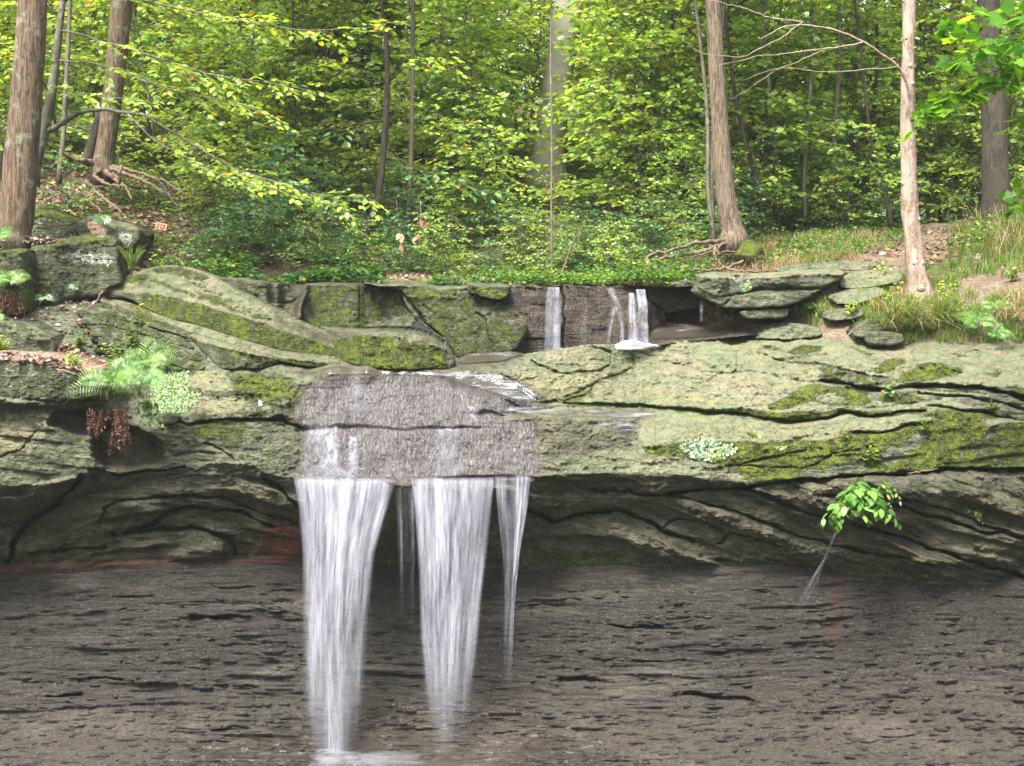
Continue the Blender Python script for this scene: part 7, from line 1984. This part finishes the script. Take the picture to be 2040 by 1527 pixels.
# thin plates of shale lying on and sticking out of the wall
def shale_plates():
    rng = np.random.RandomState(44); V, Fq, A1, A2 = [], [], [], []; off = 0
    for i in range(1700):
        x = rng.uniform(-120, 2160); y = rng.uniform(1170, 1560)
        if rng.rand() < .35: y = rng.uniform(1400, 1560)
        D = float(L.depth_at(x, y))
        c = P(x, y, D - .01).reshape(3)
        w_ = rng.uniform(.03, .14) * (1.6 if rng.rand() < .12 else 1); d_ = rng.uniform(.015, .05); h_ = rng.uniform(.003, .010)
        k = rng.randint(5, 8); a = np.sort(rng.rand(k) * 6.28); a = a + np.linspace(0, 6.28, k, endpoint=False) * .8; a = np.sort(a % 6.28)
        tilt = rng.randn() * .06
        ring = np.stack([np.cos(a) * w_, np.sin(a) * d_, np.cos(a) * w_ * tilt], 1)
        v = np.concatenate([c + ring - [0, 0, h_], c + ring + [0, 0, h_], [c - [0, 0, h_]], [c + [0, 0, h_]]])
        j = np.arange(k); jn = (j + 1) % k
        Fq.append(np.concatenate([np.stack([j, jn, jn + k, j + k], 1), np.stack([jn + k, j * 0 + 2 * k + 1, j * 0 + 2 * k + 1, j + k], 1)[:, [0, 1, 1, 3]]]) + off) if False else None
        Fq.append(np.stack([j, jn, jn + k, j + k], 1) + off)
        A1.append(np.stack([j + k, jn + k, j * 0 + 2 * k + 1], 1) + off); A1.append(np.stack([jn, j, j * 0 + 2 * k], 1) + off)
        V.append(v); off += len(v)
    V = np.concatenate(V)
    o = mesh_obj('shale_plates', V, [np.concatenate(Fq), np.concatenate(A1)], M['shale'], smooth=False, attrs={'m1': np.zeros((len(V), 3)), 'm2': np.tile([0, .2, 0], (len(V), 1))})
    tag(o, 'loose thin plates of shale sticking out all over the recessed wall', 'shale plates', None, 'stuff')
shale_plates()
# gorge floor out of view towards the camera, added for bounce light
def gorge_floor():
    bx = P(np.array([-160, 2200]), 1640, L.depth_at([-160, 2200], [1640, 1640]))
    z = float(min(bx[:, 2].min(), P(1020, 1640, L.depth_at(1020, 1640))[2])) - 0.02
    n = 60
    xs = np.linspace(-30, 30, n); ys = np.linspace(-10, 21, n)
    X, Y = np.meshgrid(xs, ys)
    Z = z + 0.15 * (fbm(X / 2, Y / 2, 7) - .6) - 0.25 * sstep(17, 12, Y)
    V = np.stack([X, Y, Z], -1).reshape(-1, 3)
    i = np.arange(n * n).reshape(n, n)
    f = np.stack([i[:-1, :-1], i[:-1, 1:], i[1:, 1:], i[1:, :-1]], -1).reshape(-1, 4)
    o = mesh_obj('ground', V, f, M['shale'], attrs={'m1': np.tile([0, .8, 0], (n * n, 1)), 'm2': np.zeros((n * n, 3))})  # wet set high to darken the floor and weaken its bounce
    tag(o, kind='structure')
gorge_floor()
# unseen bank around and behind the viewpoint, added to block low sky light
def sky_blocking_sides():
    n, m = 90, 40
    a = np.linspace(RAD(-62), RAD(242), n)          # 90 deg = straight ahead is left open
    a = np.linspace(RAD(128), RAD(412), n)
    u = np.linspace(0, 1, m)
    A, U = np.meshgrid(a, u)
    rr = 24 + 34 * U + 4 * (fbm(A * 3, U * 3, 611) - .5)
    Z = -0.5 + 22 * U ** .8 + 5 * (fbm(A * 5, U * 4, 615) - .5) * U
    V = np.stack([rr * np.cos(A), rr * np.sin(A) - 4, Z], -1).reshape(-1, 3)
    i = np.arange(n * m).reshape(m, n)
    f = np.stack([i[:-1, :-1], i[:-1, 1:], i[1:, 1:], i[1:, :-1]], -1).reshape(-1, 4)
    o = mesh_obj('sky_blocking_bank', V, f, M['forest_soil'], attrs={'m2': np.tile([0, .9, 0], (n * m, 1))})
    tag(o, kind='structure')
sky_blocking_sides()
for k_, e_ in PROTO.items():
    if k_ not in USED:
        for c_ in kids(e_): bpy.data.objects.remove(c_)
        bpy.data.objects.remove(e_)

# slight airy haze, added to lift the dark gaps between the trees
def haze():
    x0, x1, y0, y1, z0, z1 = -75, 75, -70, 140, -4, 45
    V = [(x, y, z) for x in (x0, x1) for y in (y0, y1) for z in (z0, z1)]
    f = [(0, 1, 3, 2), (4, 6, 7, 5), (0, 4, 5, 1), (2, 3, 7, 6), (0, 2, 6, 4), (1, 5, 7, 3)]
    m = bpy.data.materials.new('haze'); m.use_nodes = True
    nt = m.node_tree; nt.nodes.clear()
    o_ = nt.nodes.new('ShaderNodeOutputMaterial'); v_ = nt.nodes.new('ShaderNodeVolumePrincipled')
    v_.inputs['Color'].default_value = (.92, .95, .90, 1); v_.inputs['Density'].default_value = HAZE; v_.inputs['Anisotropy'].default_value = 0.2
    nt.links.new(v_.outputs[0], o_.inputs['Volume'])
    tag(mesh_obj('haze', V, np.array(f), m, smooth=False), kind='stuff')
HAZE = 0.00045
haze()
